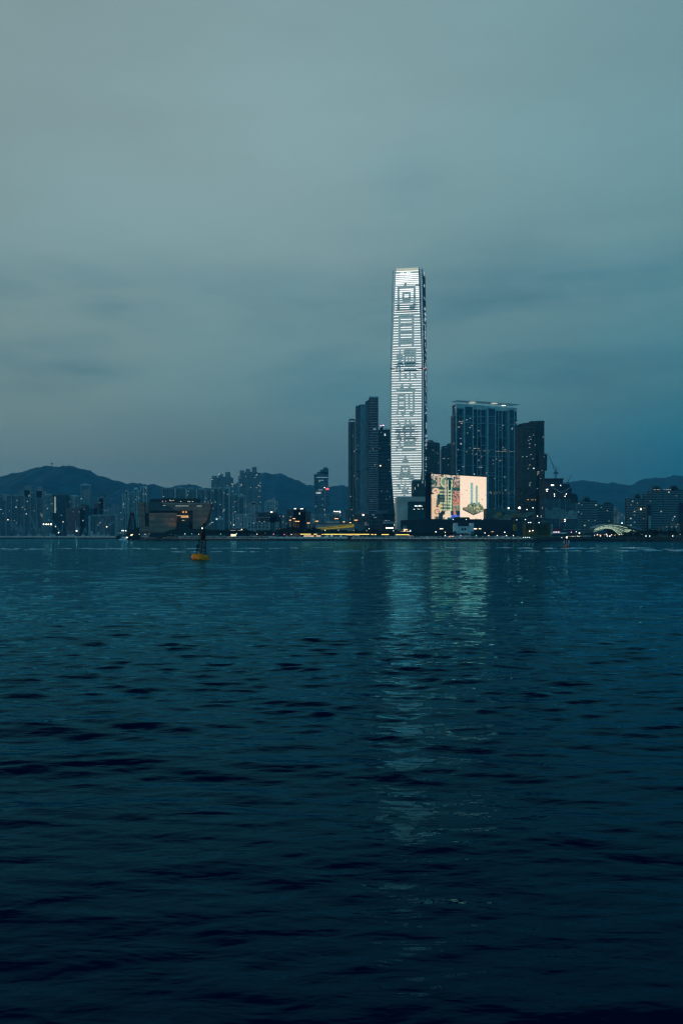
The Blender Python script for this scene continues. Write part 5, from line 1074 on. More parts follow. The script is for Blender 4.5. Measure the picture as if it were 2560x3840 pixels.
PL_L = [(523, 2003.5, WARM, 'beside the dark barge'), (544.5, 2003.5, WARM, 'below the museum left corner'), (560.5, 2001.5, WARM, 'slightly raised, below the museum'), (593, 2003, WARM, 'left of a close pair below the museum'), (598, 2005, WARM, 'right of a close pair below the museum'), (643, 2003.5, GREEN, 'greenish, at the foot of the grass mound'), (668, 2002.5, WARM, 'yellowish, third from the mound edge'), (694, 2002, COOL, 'bluish, below the entrance void'), (719.5, 2002, GREEN, 'green tinted, left of the yellow buoy mast'), (746, 2003, WARM, 'tall and bright, just left of the yellow buoy mast'), (828, 2002.5, GREEN, 'yellow green, halfway from buoy to lit kiosk'), (887, 2002, COOL, 'small white, right of the lit kiosk'), (964, 2003, WARM, 'under the lattice building'), (1026, 2003, PINK, 'pink, right of the lattice building'), (1066, 2004, PINK, 'pinkish, in the dark trees'), (1093, 2004, COOL, 'white, in the dark trees'), (1144, 1990.5, WHITE, 'white, lower left of the theatre'), (1155, 1988, WHITE, 'white, upper left of the theatre'), (1218.5, 1988.5, COOL, 'white, under the yellow banner'), (1268.5, 1988.5, WHITE, 'white, under the banner right half'), (1326.5, 1989.5, WARM, 'warm with green glow, right of the banner'), (1373, 1989.5, COOL, 'white with green glow, below the W podium'), (1383, 1982.5, WARM, 'small orange, below the W podium'), (1475, 1990.5, COOL, 'white, left of the small lit pavilion'), (1633, 1994.5, WHITE, 'bright white box lamp below the screen'), (1668, 1996, WARM, 'warm twin lamp left of the white pavilion'), (1668, 2008, WHITE, 'low white lamp in front of the white pavilion hedge'), (1726.5, 2008, PINK, 'pinkish, below the white pavilion door'), (1784.5, 2008, GREEN, 'green, right of the white pavilion'), (1831, 2008.5, WARM, 'warm, right of the white pavilion bushes'), (1863.5, 2008, WARM, 'warm, first of three at the lawn'), (1897.5, 2008.5, WARM, 'warm, second of three at the lawn'), (1923, 2008.5, WARM, 'warm, third of three at the lawn'), (1817, 1998.5, COOL, 'small white, under the podium right end'), (1891, 1996, WHITE, 'white, at the end of the podium')]
for px, py, m_, s in PL_L:
    Yy = float(np.interp(px, [p for p, _ in EDGE], [y for _, y in EDGE])) + (30 if py > 1995 else 70)
    lampost('promenade lamp, ' + s, px, py, Yy, m_, G2, r=.5)
G3 = 'pair of strong floodlights over the unfinished roof'
lampost('left of two strong white floodlights over the shell roofed site', 1905.5, 1905.5, 1240, WHITE, G3, r=1.25, name='floodlight_mast'); lampost('right and brighter of two strong white floodlights beside the bronze tower', 1946.5, 1904.5, 1240, WHITE, G3, r=1.7, name='floodlight_mast')
lampost('single white lamp on a tall brown mast above the yellow scaffolding', 1997, 1904, 1150, WHITE, None, r=.6, name='floodlight_mast')
# trees: four leafy forms shared by all the copies
leaf = mat('tree_foliage', (.008, .018, .016), .9, var=.6, vs=.9); bark = mat('tree_bark', (.04, .035, .03), .9)
def tree_mesh(seed, h, w):
    rng = random.Random(seed); b = MB()
    blobs = [(rng.uniform(-.32, .32) * w, rng.uniform(-.3, .3) * w, h * rng.uniform(.45, .85), w * rng.uniform(.17, .3)) for _ in range(7)]
    for cx, cy, cz, r in blobs:
        for _ in range(62):
            u, v_, q = rng.gauss(0, 1), rng.gauss(0, 1), rng.gauss(0, 1); l = math.sqrt(u * u + v_ * v_ + q * q) or 1; rr = r * rng.uniform(.55, 1.12)
            c = Vector((cx + u / l * rr, cy + v_ / l * rr, cz + q / l * rr * .8)); s = rng.uniform(.25, .55)
            a = Vector((rng.gauss(0, 1), rng.gauss(0, 1), rng.gauss(0, 1))).normalized() * s; d = a.cross(Vector((rng.gauss(0, 1), rng.gauss(0, 1), rng.gauss(0, 1)))).normalized() * s * .7
            k = len(b.v); b.v += [tuple(c + a), tuple(c + d), tuple(c - a), tuple(c - d)]; b.f.append((k, k + 1, k + 2, k + 3)); b.m.append(0)
    tr = MB(); tr.bar((0, 0, -.3), (0, 0, h * .5), h * .035, h * .02, n=6)
    for cx, cy, cz, r in blobs[:4]: tr.bar((0, 0, h * .4), (cx * .8, cy * .8, cz * .95), h * .018, h * .008, n=4)
    return b, tr
TREES = []
for s in range(4):
    b, tr = tree_mesh(20 + s, 8, 9); t = thing('tree', 'x', 'tree', (0, 0, 0)); b.build('crown', leaf, t); tr.build('trunk', bark, t); TREES.append(t)
rng = random.Random(5); used = set()
def put_tree(px, Y, h, lab, group):
    k = rng.randrange(4); src = TREES[k]
    if k in used:
        t = src.copy(); COL.objects.link(t)
        for c_ in src.children: d = c_.copy(); COL.objects.link(d); d.parent = t
    else: t = src; used.add(k)
    t.location = (X(px, Y), Y, LAND); t.rotation_euler = (0, 0, rng.uniform(0, 6.28)); s = h / 8 / .95; t.scale = (s * rng.uniform(.9, 1.2), s, s)
    t['label'] = lab; t['category'] = 'tree'; t['group'] = group
    for c_ in t.children: c_.parent = t
    return t
edgeY = lambda px: float(np.interp(px, [p for p, _ in EDGE], [y for _, y in EDGE]))
px = 625.0
while px < 1050: put_tree(px, edgeY(px) + rng.uniform(34, 62), rng.uniform(5.5, 7.5), 'dark round tree in the seafront row between the museum and the lattice building', 'seafront trees left of the theatre'); px += rng.uniform(9, 14)
px = 1046.0
while px < 1190: put_tree(px, edgeY(px) + rng.uniform(40, 78), rng.uniform(7.5, 11), 'tall dark tree in the clump between the lattice building and the theatre', 'tree clump left of the theatre'); px += rng.uniform(7, 11)
px = 1195.0
while px < 1500: put_tree(px, edgeY(px) + rng.uniform(55, 85), rng.uniform(6, 8.6), 'dark tree behind the yellow lit canopies below the hotel podium', 'trees behind the yellow canopies'); px += rng.uniform(8, 12)
px = 1500.0
while px < 1705: put_tree(px, edgeY(px) + rng.uniform(45, 75), rng.uniform(3.6, 6.2), 'low dark tree in front of the long podium, left of the white pavilion', 'low trees before the podium'); px += rng.uniform(9, 13)
px = 1702.0
while px < 1870: put_tree(px, edgeY(px) + rng.uniform(24, 50), rng.uniform(2.6, 4.0), 'low dark bushy tree at the foot of the white pavilion or just right of it', 'bushy trees by the white pavilion'); px += rng.uniform(7, 11)
px = 2340.0
while px < 2640: put_tree(px, edgeY(px) + rng.uniform(24, 60), rng.uniform(3.4, 6.5), 'dark waterside tree right of the glowing arched roof', 'waterside trees at right'); px += rng.uniform(8, 13)
px = 2130.0
while px < 2345: put_tree(px, edgeY(px) + rng.uniform(22, 34), rng.uniform(2.0, 2.8), 'low waterside bush in front of the glowing arched roof', 'waterside bushes before the arch'); px += rng.uniform(8, 12)

# ---- yellow-lit canopies
yl = lamp_mat('canopy_yellow', (1, .72, .08), 1.35); ol = lamp_mat('kiosk_orange', (1, .55, .25), 1.0)
CG = 'yellow lit canopies along the promenade'
for x0, x1, yy, lab in [(1126, 1166, 2001.3, 'leftmost yellow lit canopy above the pinkish shop strip'), (1176, 1188, 2001.5, 'short yellow lit canopy right of the leftmost one'), (1206, 1211, 2002, 'tiny yellow lit canopy segment before the longest one'), (1214, 1384, 2001.8, 'longest yellow lit canopy on the promenade'), (1391, 1399, 2002.5, 'first short yellow segment right of the longest canopy'), (1403, 1410, 2002.8, 'second short yellow segment right of the longest canopy'), (1430, 1457, 2002.8, 'medium yellow canopy right of the short segments'), (1484, 1533, 2003.3, 'rightmost yellow lit canopy under the small pavilion')]:
    Y = edgeY(x0) + 34; P = PL(Y); t = thing('lit_canopy', lab, 'canopy', (X(x0, Y), Y, LAND), CG)
    MB().box(x0, yy - .5, x1, yy + .3, P, 5, proud=1).build('roof', steel, t); MB().box(x0, yy + .4, x1, yy + 3.2, P, .6, proud=.8).build('light_strip', yl, t)
    b = MB(); q = x0 + .5
    while q < x1: b.box(q, yy + 3, q + .5, 0, P, .3, zb=LAND - .2); q += 12
    b.build('posts', steel, t)
for x0, x1, yy, h, m_, lab in [(1139, 1177, 2007.5, 6, ol, 'long pinkish lit shop row under the leftmost canopy'), (1185, 1203, 2007.5, 6, ol, 'short pinkish lit shop row beside the tiny canopy'), (866, 885, 2002.8, 9, lamp_mat('kiosk_cream', (1, .82, .5), 1.5), 'cream glowing kiosk on the dark promenade right of the yellow buoy'), (1298, 1349, 2006.7, 1.8, ol, 'thin orange lit stall under the right part of the longest canopy'), (1525, 1549, 2008.5, 1.6, ol, 'thin orange lit stall at the right end of the canopies'), (1222, 1233, 2009, 2.4, lamp_mat('stall_teal', (.6, 1, .95), .8), 'small teal lit stall under the longest canopy'), (1239, 1248, 2008, 3, lamp_mat('stall_mixed', (1, .8, .7), .9), 'small peach lit stall under the longest canopy'), (1275, 1281, 2008, 3.6, lamp_mat('stall_teal', (.6, 1, .95), .8), 'tiny white lit stall under the longest canopy')]:
    Y = edgeY(x0) + 24; P = PL(Y); t = thing('lit_kiosk', lab, 'kiosk', (X(x0, Y), Y, LAND)); MB().box(x0 - .5, yy - 1, x1 + .5, 0, P, 5, proud=-.3, zb=LAND - .2).build('kiosk_box', steel, t)
    b = MB(); q = x0; r_ = random.Random(int(x0))
    while q < x1 - .6: w_ = min(r_.uniform(2.2, 5), x1 - q); b.box(q, yy + r_.uniform(0, .8), q + w_ - .5, yy + h - r_.uniform(0, 1), P, .3); q += w_
    b.build('lit_front', m_, t)
# small lit pavilion with orange sign
Y = 1130; P = PL(Y); t = thing('waterside_pavilion', 'small flat roofed pavilion with orange lit sign and glass rooftop hut', 'pavilion', (X(1520, Y), Y, LAND))
MB().box(1496, 1988, 1540, 0, P, 9, zb=LAND - .2).build('wall', steel, t); MB().box(1494, 1986.5, 1541, 1988, P, 10, proud=1).build('roof', pale_steel, t); MB().box(1511, 1971, 1523, 1984, P, 5).build('roof_hut', mat('hut_teal', (.06, .20, .22), .4), t)
MB().box(1497, 1992, 1535, 1993.6, P, .4, proud=.6).build('light_strip', ol, t); MB().box(1512, 1984, 1527, 1988.5, P, .5, proud=1.4).build('lit_sign', lamp_mat('sign_orange', (1, .55, .12), 1.1), t)
for q in (1516, 1538): MB().ball((X(q, Y - 2), Y - 2, Z(1991, Y)), .45).build('globe_lamp', WHITE, t)
# lawn fence with letters-like panels
Y = edgeY(1450) + 16; P = PL(Y); t = thing('seafront_hoarding', 'long dark hoarding with a broken row of small pale panels above the seawall', 'hoarding', (X(1386, Y), Y, LAND))
MB().box(1384, 2009.5, 1519, 0, P, .4, zb=LAND - .3).build('hoarding_board', steel, t)
b = MB(); r_ = random.Random(3); q = 1387.0
while q < 1516: w_ = r_.choice((1.2, 2, 3.2)); b.box(q, 2010.3, q + w_, 2013.2 - r_.uniform(0, .6), P, .1, proud=.1); q += w_ + r_.choice((.7, .9, 3))
b.build('pale_panels', mat('hoarding_pale', (.22, .34, .36), .8), t)
# glowing animal-shaped lantern on the lawn (low orange arch on legs)
Y = edgeY(1690) + 18; P = PL(Y); t = thing('orange_lantern', 'small glowing orange lantern sculpture on legs at the lawn edge below the screen', 'lantern', (X(1690, Y), Y, LAND))
b = MB(); b.poly([(1680, 2014.5), (1681.5, 2011), (1687, 2009.5), (1699, 2010), (1702, 2010.5), (1701, 2012.5), (1698, 2012.5), (1697, 2016), (1695.5, 2016), (1695, 2012.8), (1687, 2012.8), (1684, 2013.5), (1679, 2018.4), (1677.5, 2018)], P, 1.2); b.build('lantern_body', lamp_mat('lantern_orange', (1, .42, .16), .9), t)
b = MB(); b.bar((X(1680, Y), Y + .6, LAND - .2), (X(1680, Y), Y + .6, LAND + .3), .2); b.bar((X(1696, Y), Y + .6, LAND - .2), (X(1696, Y), Y + .6, LAND + .6), .2); b.build('lantern_feet', steel, t)
for px, py, x1, lab in ((1648, 1981.5, 1660, 'warm lit doorway at the foot of the podium left of the white pavilion'), (1775, 1981.8, 1787, 'upper warm lit opening right of the white pavilion'), (1794, 1982, 1803, 'small white lit opening right of the white pavilion'), (1841, 1993, 1850, 'orange lit poster under the podium right end')):
    Y = 1150; P = PL(Y); t = thing('lit_porch', lab, 'porch', (X(px, Y), Y, LAND)); MB().box(px - 1, py - 2, x1 + 1, 0, P, 5, proud=-.6, zb=LAND).build('porch_box', navy, t); MB().box(px, py, x1, py + (2.5 if x1 - px > 9 else 1.8), P, .4, proud=-.2).build('lit_lintel', WARM if px != 1841 else ol, t)

# ================================================================ SHELL-ROOFED SITE, SCAFFOLDING, QUAY AT RIGHT
hx = lambda u: 1860 + .2168 * u; hy = lambda v: 1840 + .2168 * v
P = PL(1215); t = thing('shell_roofed_site', 'unfinished low building with rough pale shell roof sections and an orange wrapped box', 'building', (X(1900, 1215), 1215, LAND))
rub = mat('rough_shell', (.17, .20, .17), .95, var=.5, vs=.25); shell = mat('teal_shell', (.06, .14, .14), .8)
MB().poly([(1822, 2004), (1822, 1907), (1848, 1906), (1850, 1912), (1860, 1905), (1872, 1910), (1878, 1920), (1868, 1928), (1890, 1940), (1914, 1942), (1914, 1950), (1822, 1950)], P, 24).build('rough_wall', mat('rough_wall', (.06, .12, .12), .95, var=.5), t)
MB().poly([(1846, 1940), (1853, 1926), (1866, 1927), (1882, 1935), (1906, 1934), (1914, 1941), (1914, 1950), (1860, 1950)], P, 10, proud=2).build('concrete_core', rub, t)
MB().poly([(hx(120), hy(430)), (hx(160), hy(400)), (hx(262), hy(396)), (hx(330), hy(392)), (hx(480), hy(400)), (hx(520), hy(430)), (hx(530), hy(460)), (hx(250), hy(462)), (hx(120), hy(440))], P, 20, proud=3).build('rough_shell', rub, t)
MB().poly([(hx(0), hy(312)), (hx(60), hy(312)), (hx(160), hy(312)), (hx(270), hy(322)), (hx(350), hy(356)), (hx(385), hy(384)), (hx(260), hy(396)), (hx(160), hy(390)), (hx(80), hy(372))], P, 26, proud=-2).build('teal_shell', shell, t)
MB().poly([(hx(385), hy(384)), (hx(500), hy(384)), (hx(620), hy(374)), (hx(650), hy(382)), (hx(560), hy(430)), (hx(520), hy(440)), (hx(480), hy(402))], P, 20, proud=4).build('teal_shell', shell, t)
b = MB()
for a, c_ in (((150, 318), (400, 386)), ((200, 326), (390, 360)), ((230, 334), (420, 392)), ((500, 386), (640, 378)), ((520, 440), (640, 384)), ((470, 392), (530, 446))): b.bar((X(hx(a[0]), 1208), 1208, Z(hy(a[1]), 1208)), (X(hx(c_[0]), 1208), 1208, Z(hy(c_[1]), 1208)), .32)
b.build('shell_edge_beams', mat('shell_edge', (.26, .38, .36), .7), t)
MB().box(hx(8), hy(382), hx(74), hy(440), P, 3, proud=4).build('orange_wrap', mat('orange_wrap', (.30, .20, .05), .8), t); MB().box(hx(275), hy(410), hx(420), hy(450), P, 1, proud=3.6).build('ochre_panel', mat('ochre', (.18, .13, .05), .9), t)
b = MB(); [b.box(hx(170 + 18 * i), hy(408), hx(180 + 18 * i), hy(420), P, .4, proud=3.4) for i in range(4)]; b.box(hx(68), hy(450), hx(100), hy(475), P, .5, proud=2.6); b.build('openings', navy, t)
MB().box(1908, 1942, 2030, 0, P, 20, proud=-3, zb=LAND).build('lower_storeys', facade('site_storey', (.02, .045, .06), (.02, .06, .08), 4, 4, .05, es=.8), t)
for u, v in ((350, 508), (500, 500), (555, 552), (590, 550), (735, 553), (708, 440), (528, 327)): MB().ball((X(hx(u), 1195), 1195, Z(hy(v), 1195)), .55).build('work_lamp', COOL, t)
b = MB(); b.box(hx(660), hy(469), hx(812), hy(474), P, 8, proud=4); b.box(hx(700), hy(526), hx(835), hy(531), P, 8, proud=4); b.build('site_decks', concrete, t)
P = PL(1120); t = thing('scaffolded_building', 'squat block wrapped in greenish yellow scaffold netting with a pale right edge', 'building', (X(2018, 1120), 1120, LAND))
net = mat('scaffold_net', (.10, .12, .045), .95, var=.5, vs=.5); net2 = mat('scaffold_net_yellow', (.20, .17, .03), .95, var=.5, vs=.5)
MB().box(hx(505), hy(575), hx(885), 0, P, 20, zb=LAND - .3).build('netted_wall', net, t); MB().box(hx(868), hy(573), hx(932), 0, P, 20, proud=.4, zb=LAND - .3).build('netted_wall', net2, t); MB().box(hx(932), hy(571), hx(972), 0, P, 20, proud=.8, zb=LAND - .3).build('pale_end_wall', mat('pale_end', (.22, .32, .31), .8), t)
MB().box(hx(500), hy(564), hx(972), hy(574), P, 20, proud=1).build('roof_edge', concrete_d, t)
MB().poly([(hx(505), hy(760)), (hx(505), hy(700)), (hx(560), hy(690)), (hx(700), hy(690)), (hx(720), hy(760))], P, .3, proud=.5).build('worn_netting', net2, t)
b = MB()
for i in range(24): b.box(hx(505 + i * 18), hy(576), hx(507 + i * 18), 2004, P, .3, proud=1.0)
for i in range(9): b.box(hx(505), hy(585 + i * 20), hx(930), hy(587 + i * 20), P, .3, proud=1.1)
b.build('scaffold_poles', mat('bamboo', (.12, .11, .05), .9), t)
for u, v in ((628, 690), (574, 699)): MB().ball((X(hx(u), 1116), 1116, Z(hy(v), 1116)), .5).build('work_lamp', WHITE, t)
P = PL(1110); t = thing('scaffold_tower', 'dark scaffold stair tower with a patch of yellow netting, left of the netted block', 'scaffold', (X(1950, 1110), 1110, LAND))
b = MB()
for q in (1926, 1938, 1944, 1952, 1958, 1966): b.box(q, hy(490 if q < 1950 else 470), q + .9, 0, P, 1, zb=LAND - .3)
for i in range(10): b.box(1925, 1950 + 6 * i, 1967, 1951 + 6 * i, P, 6)
for i in range(6): b.bar((X(1944, 1109), 1109, Z(1996 - 8 * i, 1109)), (X(1958, 1109), 1109, Z(1990 - 8 * i, 1109)), .25)
b.build('scaffold_frame', steel, t); MB().box(hx(300), hy(580), hx(355), hy(690), P, 6, proud=.6).build('yellow_netting', net2, t)
t = thing('brown_hoist', 'slender brown lattice hoist mast standing in front of the netted block', 'hoist', (X(2001, 1105), 1105, LAND))
b = MB(); 
for o in (-.7, .7): b.bar((X(2000, 1105) + o, 1105, LAND), (X(2001.5, 1105) + o, 1105, Z(1904, 1105)), .18)
for i in range(22): z = LAND + i * 1.4; b.bar((X(2000.3, 1105) - .7, 1105, z), (X(2000.3, 1105) + .7, 1105, z + 1.3), .12)
b.build('lattice_mast', mat('hoist_brown', (.16, .12, .07), .8), t); MB().wbox(X(2000, 1105) - 1.4, X(2000, 1105) + 1.4, 1104, 1106, LAND - .2, LAND + 1).build('base', steel, t)
# red roofed shed, white shed, ferry pier sheds
P = PL(1130); t = thing('red_roofed_shed', 'low shed with a red sloping roof and pink lamps behind the netted block', 'shed', (X(2085, 1130), 1130, LAND))
MB().poly([(hx(975), hy(682)), (hx(975), hy(652)), (hx(1082), hy(652)), (hx(1098), hy(682))], P, 8, proud=1).build('roof', mat('red_roof', (.40, .05, .07), .8), t); MB().box(hx(978), hy(682), hx(1094), 0, P, 7, zb=LAND - .3).build('wall', navy, t)
for i in range(6): MB().box(hx(985 + i * 20), hy(712), hx(994 + i * 20), hy(719), P, .3, proud=1.2).build('eaves_lamp', (WHITE, PINK)[i % 2], t)
P = PL(1060)
for x0, x1, y0, m_, lab in [(hx(962), hx(1220), hy(722), pale, 'long white low shed with dark doors under the red roof'), (hx(1190), hx(1465), hy(664), concrete, 'thin flat pale roof on posts right of the red roof'), (hx(1440), hx(1640), hy(770), pale, 'brightly lit low kiosk row left of the glowing arch'), (hx(1230), hx(1335), hy(772), concrete_d, 'dim low shed between the white shed and the lit kiosks')]:
    t = thing('waterfront_shed', lab, 'shed', (X(x0, 1060), 1060, LAND), 'low sheds on the right waterfront'); thin = 'posts' in lab
    if thin:
        MB().box(x0, y0, x1, y0 + 1.8, PL(1080), 9).build('roof', m_, t); b = MB(); [b.box(q, y0 + 1.8, q + .8, 0, PL(1080), .5, zb=LAND - .3) for q in (x0 + 3, x0 + 20, x0 + 40, x1 - 4)]; b.build('posts', steel, t)
    else:
        yb = y0 + 5; MB().box(x0, y0, x1, yb, PL(1062), 6).build('upper_wall', m_, t); MB().box(x0 + 1, yb, x1 - 1, 0, PL(1062), 5, proud=-.6, zb=LAND - .3).build('base_wall', steel, t); b = MB(); [b.box(x1 - 8 + 4 * i, y0 + 1, x1 - 6 + 4 * i, yb - .6, PL(1062), .2, proud=.1) for i in range(2)]; b.build('door', navy, t)
    if 'lit kiosk' in lab:
        r_ = random.Random(3)
        for i in range(13): q = x0 + 1 + i * 3.4; MB().box(q, y0 + 1.5 + r_.random() * 2, q + r_.uniform(1, 2.2), y0 + 4.6 + r_.random(), PL(1062), .3, proud=.4).build('shop_lamp', r_.choice((WARM, WINW, COOL, WINW)), t)
lampost('promenade lamp, warm, tall, above the lit kiosk row', 2170.5, 1999, 1050, WARM, G2, r=.9); lampost('promenade lamp, magenta, right of the red roof', 2140.5, 1995.5, 1050, PINK, G2, r=.6); lampost('promenade lamp, white, by the flat pale roof', 2159, 1994, 1050, COOL, G2, r=.45)
# landing quay with moored pontoons
t = thing('landing_quay', 'low dark landing quay with green decks along the water at right', 'quay', (X(2050, 925), 925, 0))
b = MB(); b.wbox(X(1945, 925), X(2330, 918), 921, 934, -1.2, 1.9); b.build('quay_wall', navy, t)
b = MB(); gm_ = mat('deck_green', (.06, .14, .13), .9); 
for x0, x1, z in ((1960, 2078, 4.8), (2010, 2120, 3.9), (2080, 2205, 4.3), (2120, 2330, 2.6), (1980, 2030, 3.1)): b.wbox(X(x0, 928), X(x1, 928), 926, 933, z, z + .35)
b.build('quay_decks', gm_, t); b = MB(); [b.wbox(X(q, 928), X(q, 928) + .5, 928, 928.5, 1, 4.6) for q in range(1965, 2330, 11)]; b.build('quay_posts', steel, t)
for q, z in ((1961, 4.1), (1969, 4.2), (1977, 4.2), (1984, 4.1)): MB().ball((X(q, 922), 922, z - .2), .32).build('quay_lamp', COOL, t)
t = thing('parked_van', 'pale box van parked on the landing quay below the netted block', 'van', (X(2001, 930), 929, 3.45)); MB().poly([(1996, 2015.5), (1996, 2012), (2005, 2011.5), (2005, 2015.5)], PL(928), 2).build('body', mat('van_body', (.3, .42, .42), .6), t); b = MB(); [b.lathe((X(q, 928) , 928.0, 3.75), [(.3, -.2), (.3, .2)], 8) for q in (1998, 2003.5)]; b.build('wheel', steel, t)
lampost('promenade lamp, small and cool, on the quay left of the red channel buoy', 2104.5, 2016, 932, COOL, G2, r=.42)

# ---- glowing arched station roof
def arch():
    gx = lambda u: 2180 + .2423 * u; gy = lambda v: 1800 + .2423 * v; Y = 1240; P = PL(Y)
    t = thing('arched_station', 'sweeping arched glass station roof glowing yellow green from inside', 'station', (X(2320, Y), Y, LAND))
    gl = lamp_mat('arch_glow', (.72, .86, .42), .22); gb = lamp_mat('arch_glow_bright', (.85, 1, .55), .38); rib_ = mat('arch_rib', (.05, .13, .11), .6)
    out = [(155, 815), (180, 780), (240, 735), (320, 703), (400, 684), (480, 676), (560, 680), (640, 690), (720, 708), (800, 738), (880, 775), (940, 815), (975, 850)]
    inn = [(175, 850), (200, 815), (260, 775), (330, 752), (400, 740), (450, 742), (490, 762), (530, 800), (560, 850)]
    body = MB(); body.poly([(gx(u), gy(v)) for u, v in out] + [(gx(u), gy(v)) for u, v in reversed(inn)], P, 40); body.build('roof_shell', mat('arch_glass', (.03, .09, .08), .25), t)
    # nested ribbons fanning from the left springing to the lower right
    def arc(pts, wd, m_, name, pr, offy=0):
        b = MB()
        for (u0, v0), (u1, v1) in zip(pts[:-1], pts[1:]):
            b.bar((X(gx(u0), Y), Y - pr, Z(gy(v0 + offy), Y)), (X(gx(u1), Y), Y - pr, Z(gy(v1 + offy), Y)), wd, n=4)
        b.build(name, m_, t)
    def curve(p0, p1, p2, n=14): return [((1 - f) ** 2 * p0[0] + 2 * f * (1 - f) * p1[0] + f * f * p2[0], (1 - f) ** 2 * p0[1] + 2 * f * (1 - f) * p1[1] + f * f * p2[1]) for f in [i / n for i in range(n + 1)]]
    fans = [((190, 770), (400, 640), (700, 745), .55), ((200, 775), (420, 660), (690, 775), .35), ((215, 770), (430, 672), (670, 800), .65), ((225, 772), (440, 690), (640, 812), .4), ((240, 765), (440, 705), (610, 825), .6), ((300, 750), (450, 718), (590, 840), .35), ((380, 738), (470, 735), (570, 850), .45)]
    for p0, p1, p2, w_ in fans: arc(curve(p0, p1, p2), w_, gb if w_ > .42 else gl, 'glowing_rib', 1.0)
    for p0, p1, p2, w_ in (((180, 790), (330, 745), (400, 745), .35), ((175, 805), (260, 780), (330, 765), .35)): arc(curve(p0, p1, p2), w_, gl, 'glowing_rib', .8)
    for a, c_ in (((330, 706), (330, 748)), ((400, 688), (400, 738)), ((470, 680), (480, 740)), ((560, 684), (570, 770)), ((640, 694), (640, 810)), ((270, 722), (270, 765))):
        arc([a, c_], .3, rib_, 'cross_rib', 1.6)
    arc(out, .5, rib_, 'edge_beam', .6)
    r_ = random.Random(5)
    for k in range(7):   # lit panes of the end wall
        u = 665 + (k % 4) * 24; v = 765 + (k // 4) * 26 + r_.uniform(-4, 4); MB().box(gx(u), gy(v), gx(u + 20), gy(v + 16), P, .4, proud=1.6).build('lit_pane', gb, t)
    for u, v in ((870, 812), (885, 820), (905, 828), (920, 836), (780, 818), (815, 795), (790, 780)): MB().box(gx(u), gy(v), gx(u + 13), gy(v + 8), P, .4, proud=1.6).build('lit_pane', gb, t)
    MB().poly([(gx(u), gy(v)) for u, v in [(645, 690), (700, 692), (800, 720), (900, 752), (970, 785), (955, 797), (930, 790), (860, 765), (780, 745), (700, 712)]], P, 12, proud=3).build('roof_wing', mat('arch_wing', (.14, .25, .28), .5), t)
    MB().box(gx(165), gy(852), gx(990), 0, P, 24, proud=-4, zb=LAND - .4).build('concourse_wall', navy, t)
    r_ = random.Random(9)
    for u in (195, 240, 262, 270, 288, 296, 340, 372, 380, 392, 460, 432, 512, 580, 606, 630): MB().ball((X(gx(u), 1180), 1180, Z(gy(r_.uniform(842, 872)), 1180)), r_.choice((.45, .6, .8))).build('forecourt_lamp', r_.choice((WARM, WHITE, COOL, WARM, PINK)), t)
arch()
for px, lab in ((2420, 'promenade lamp, white, first right of the glowing arch'), (2434, 'promenade lamp, white, second right of the glowing arch'), (2520, 'promenade lamp, yellow, far right below the widest block'), (2549.5, 'promenade lamp, warm, last before the right edge')): lampost(lab, px, 2010 if px < 2540 else 2004, 955, COOL if px < 2500 else WARM, G2, r=.55)
lampost('white lamp on a pole over the crest of the glowing arch', 2330, 1961.5, 1320, WHITE, None, r=.75)
for x0, x1, y0, lab in ((2484, 2500, 1973, 'small dark framed block with pale posts under the widest banded block'), (2512, 2522, 1974, 'narrow dim block beside the framed one'), (2522, 2536, 1995, 'lowest dim block near the right edge'), (2532, 2548, 1962, 'pale green panelled block near the right edge'), (2549, 2600, 1958, 'dark maroon block cut by the right edge')):
    bld('low_side_block', lab, 1350, [(x0, x1, y0)], cat='building', wall={2549: mat('maroon', (.06, .04, .05), .8), 2532: mat('green_panel', (.07, .16, .16), .8)}.get(x0, estate_dark), ribs=[(x0 + 1, 1.6), (x1 - 1, 1.6)] if x0 in (2484, 2522) else (), rib_mat=ribm, win=1, cornice=False, group='low blocks below the widest banded block')
# low mid-ground boxes that fill the gaps behind the trees
for x0, x1, y0, Y, lab in ((845, 930, 1984, 1650, 'long low dark shed with a pale lit eave left of the lattice building'), (2080, 2165, 1992, 1500, 'low dark hall behind the red roofed shed'), (2440, 2484, 1990, 1500, 'low dim hall right of the glowing arch'), (560, 640, 2001, 1330, 'low planted wall at the museum foot'), (1045, 1170, 1990, 1500, 'long low wall behind the orange masts')):
    bld('low_hall', lab, Y, [(x0, x1, y0)], cat='building', wall=navy, win=0, group='low halls near the promenade')
h0 = [o for o in S.objects if o.get('label', '').startswith('long low dark shed')][0]
for a, c_ in ((790, 805), (827, 843), (857, 884), (890, 904)): MB().box(max(a, 846) if a > 840 else a + 30, 1988.5, max(c_, 862) if c_ > 850 else c_ + 30, 1990, PL(1649), .4, proud=.4).build('lit_eave', lamp_mat('eave_glow', (1, .85, .65), .7), h0)
lampost('warm lamp above the eave of the long low dark shed', 906.5, 1985.5, 1400, WARM, None, r=.9); lampost('bright warm lamp left of the yellow buoy topmark', 758.5, 1981, 1290, WHITE, None, r=.95)
lampost('small white lamp among the white ribbed blocks', 877, 1968.5, 1900, WARM, None, r=1.0)

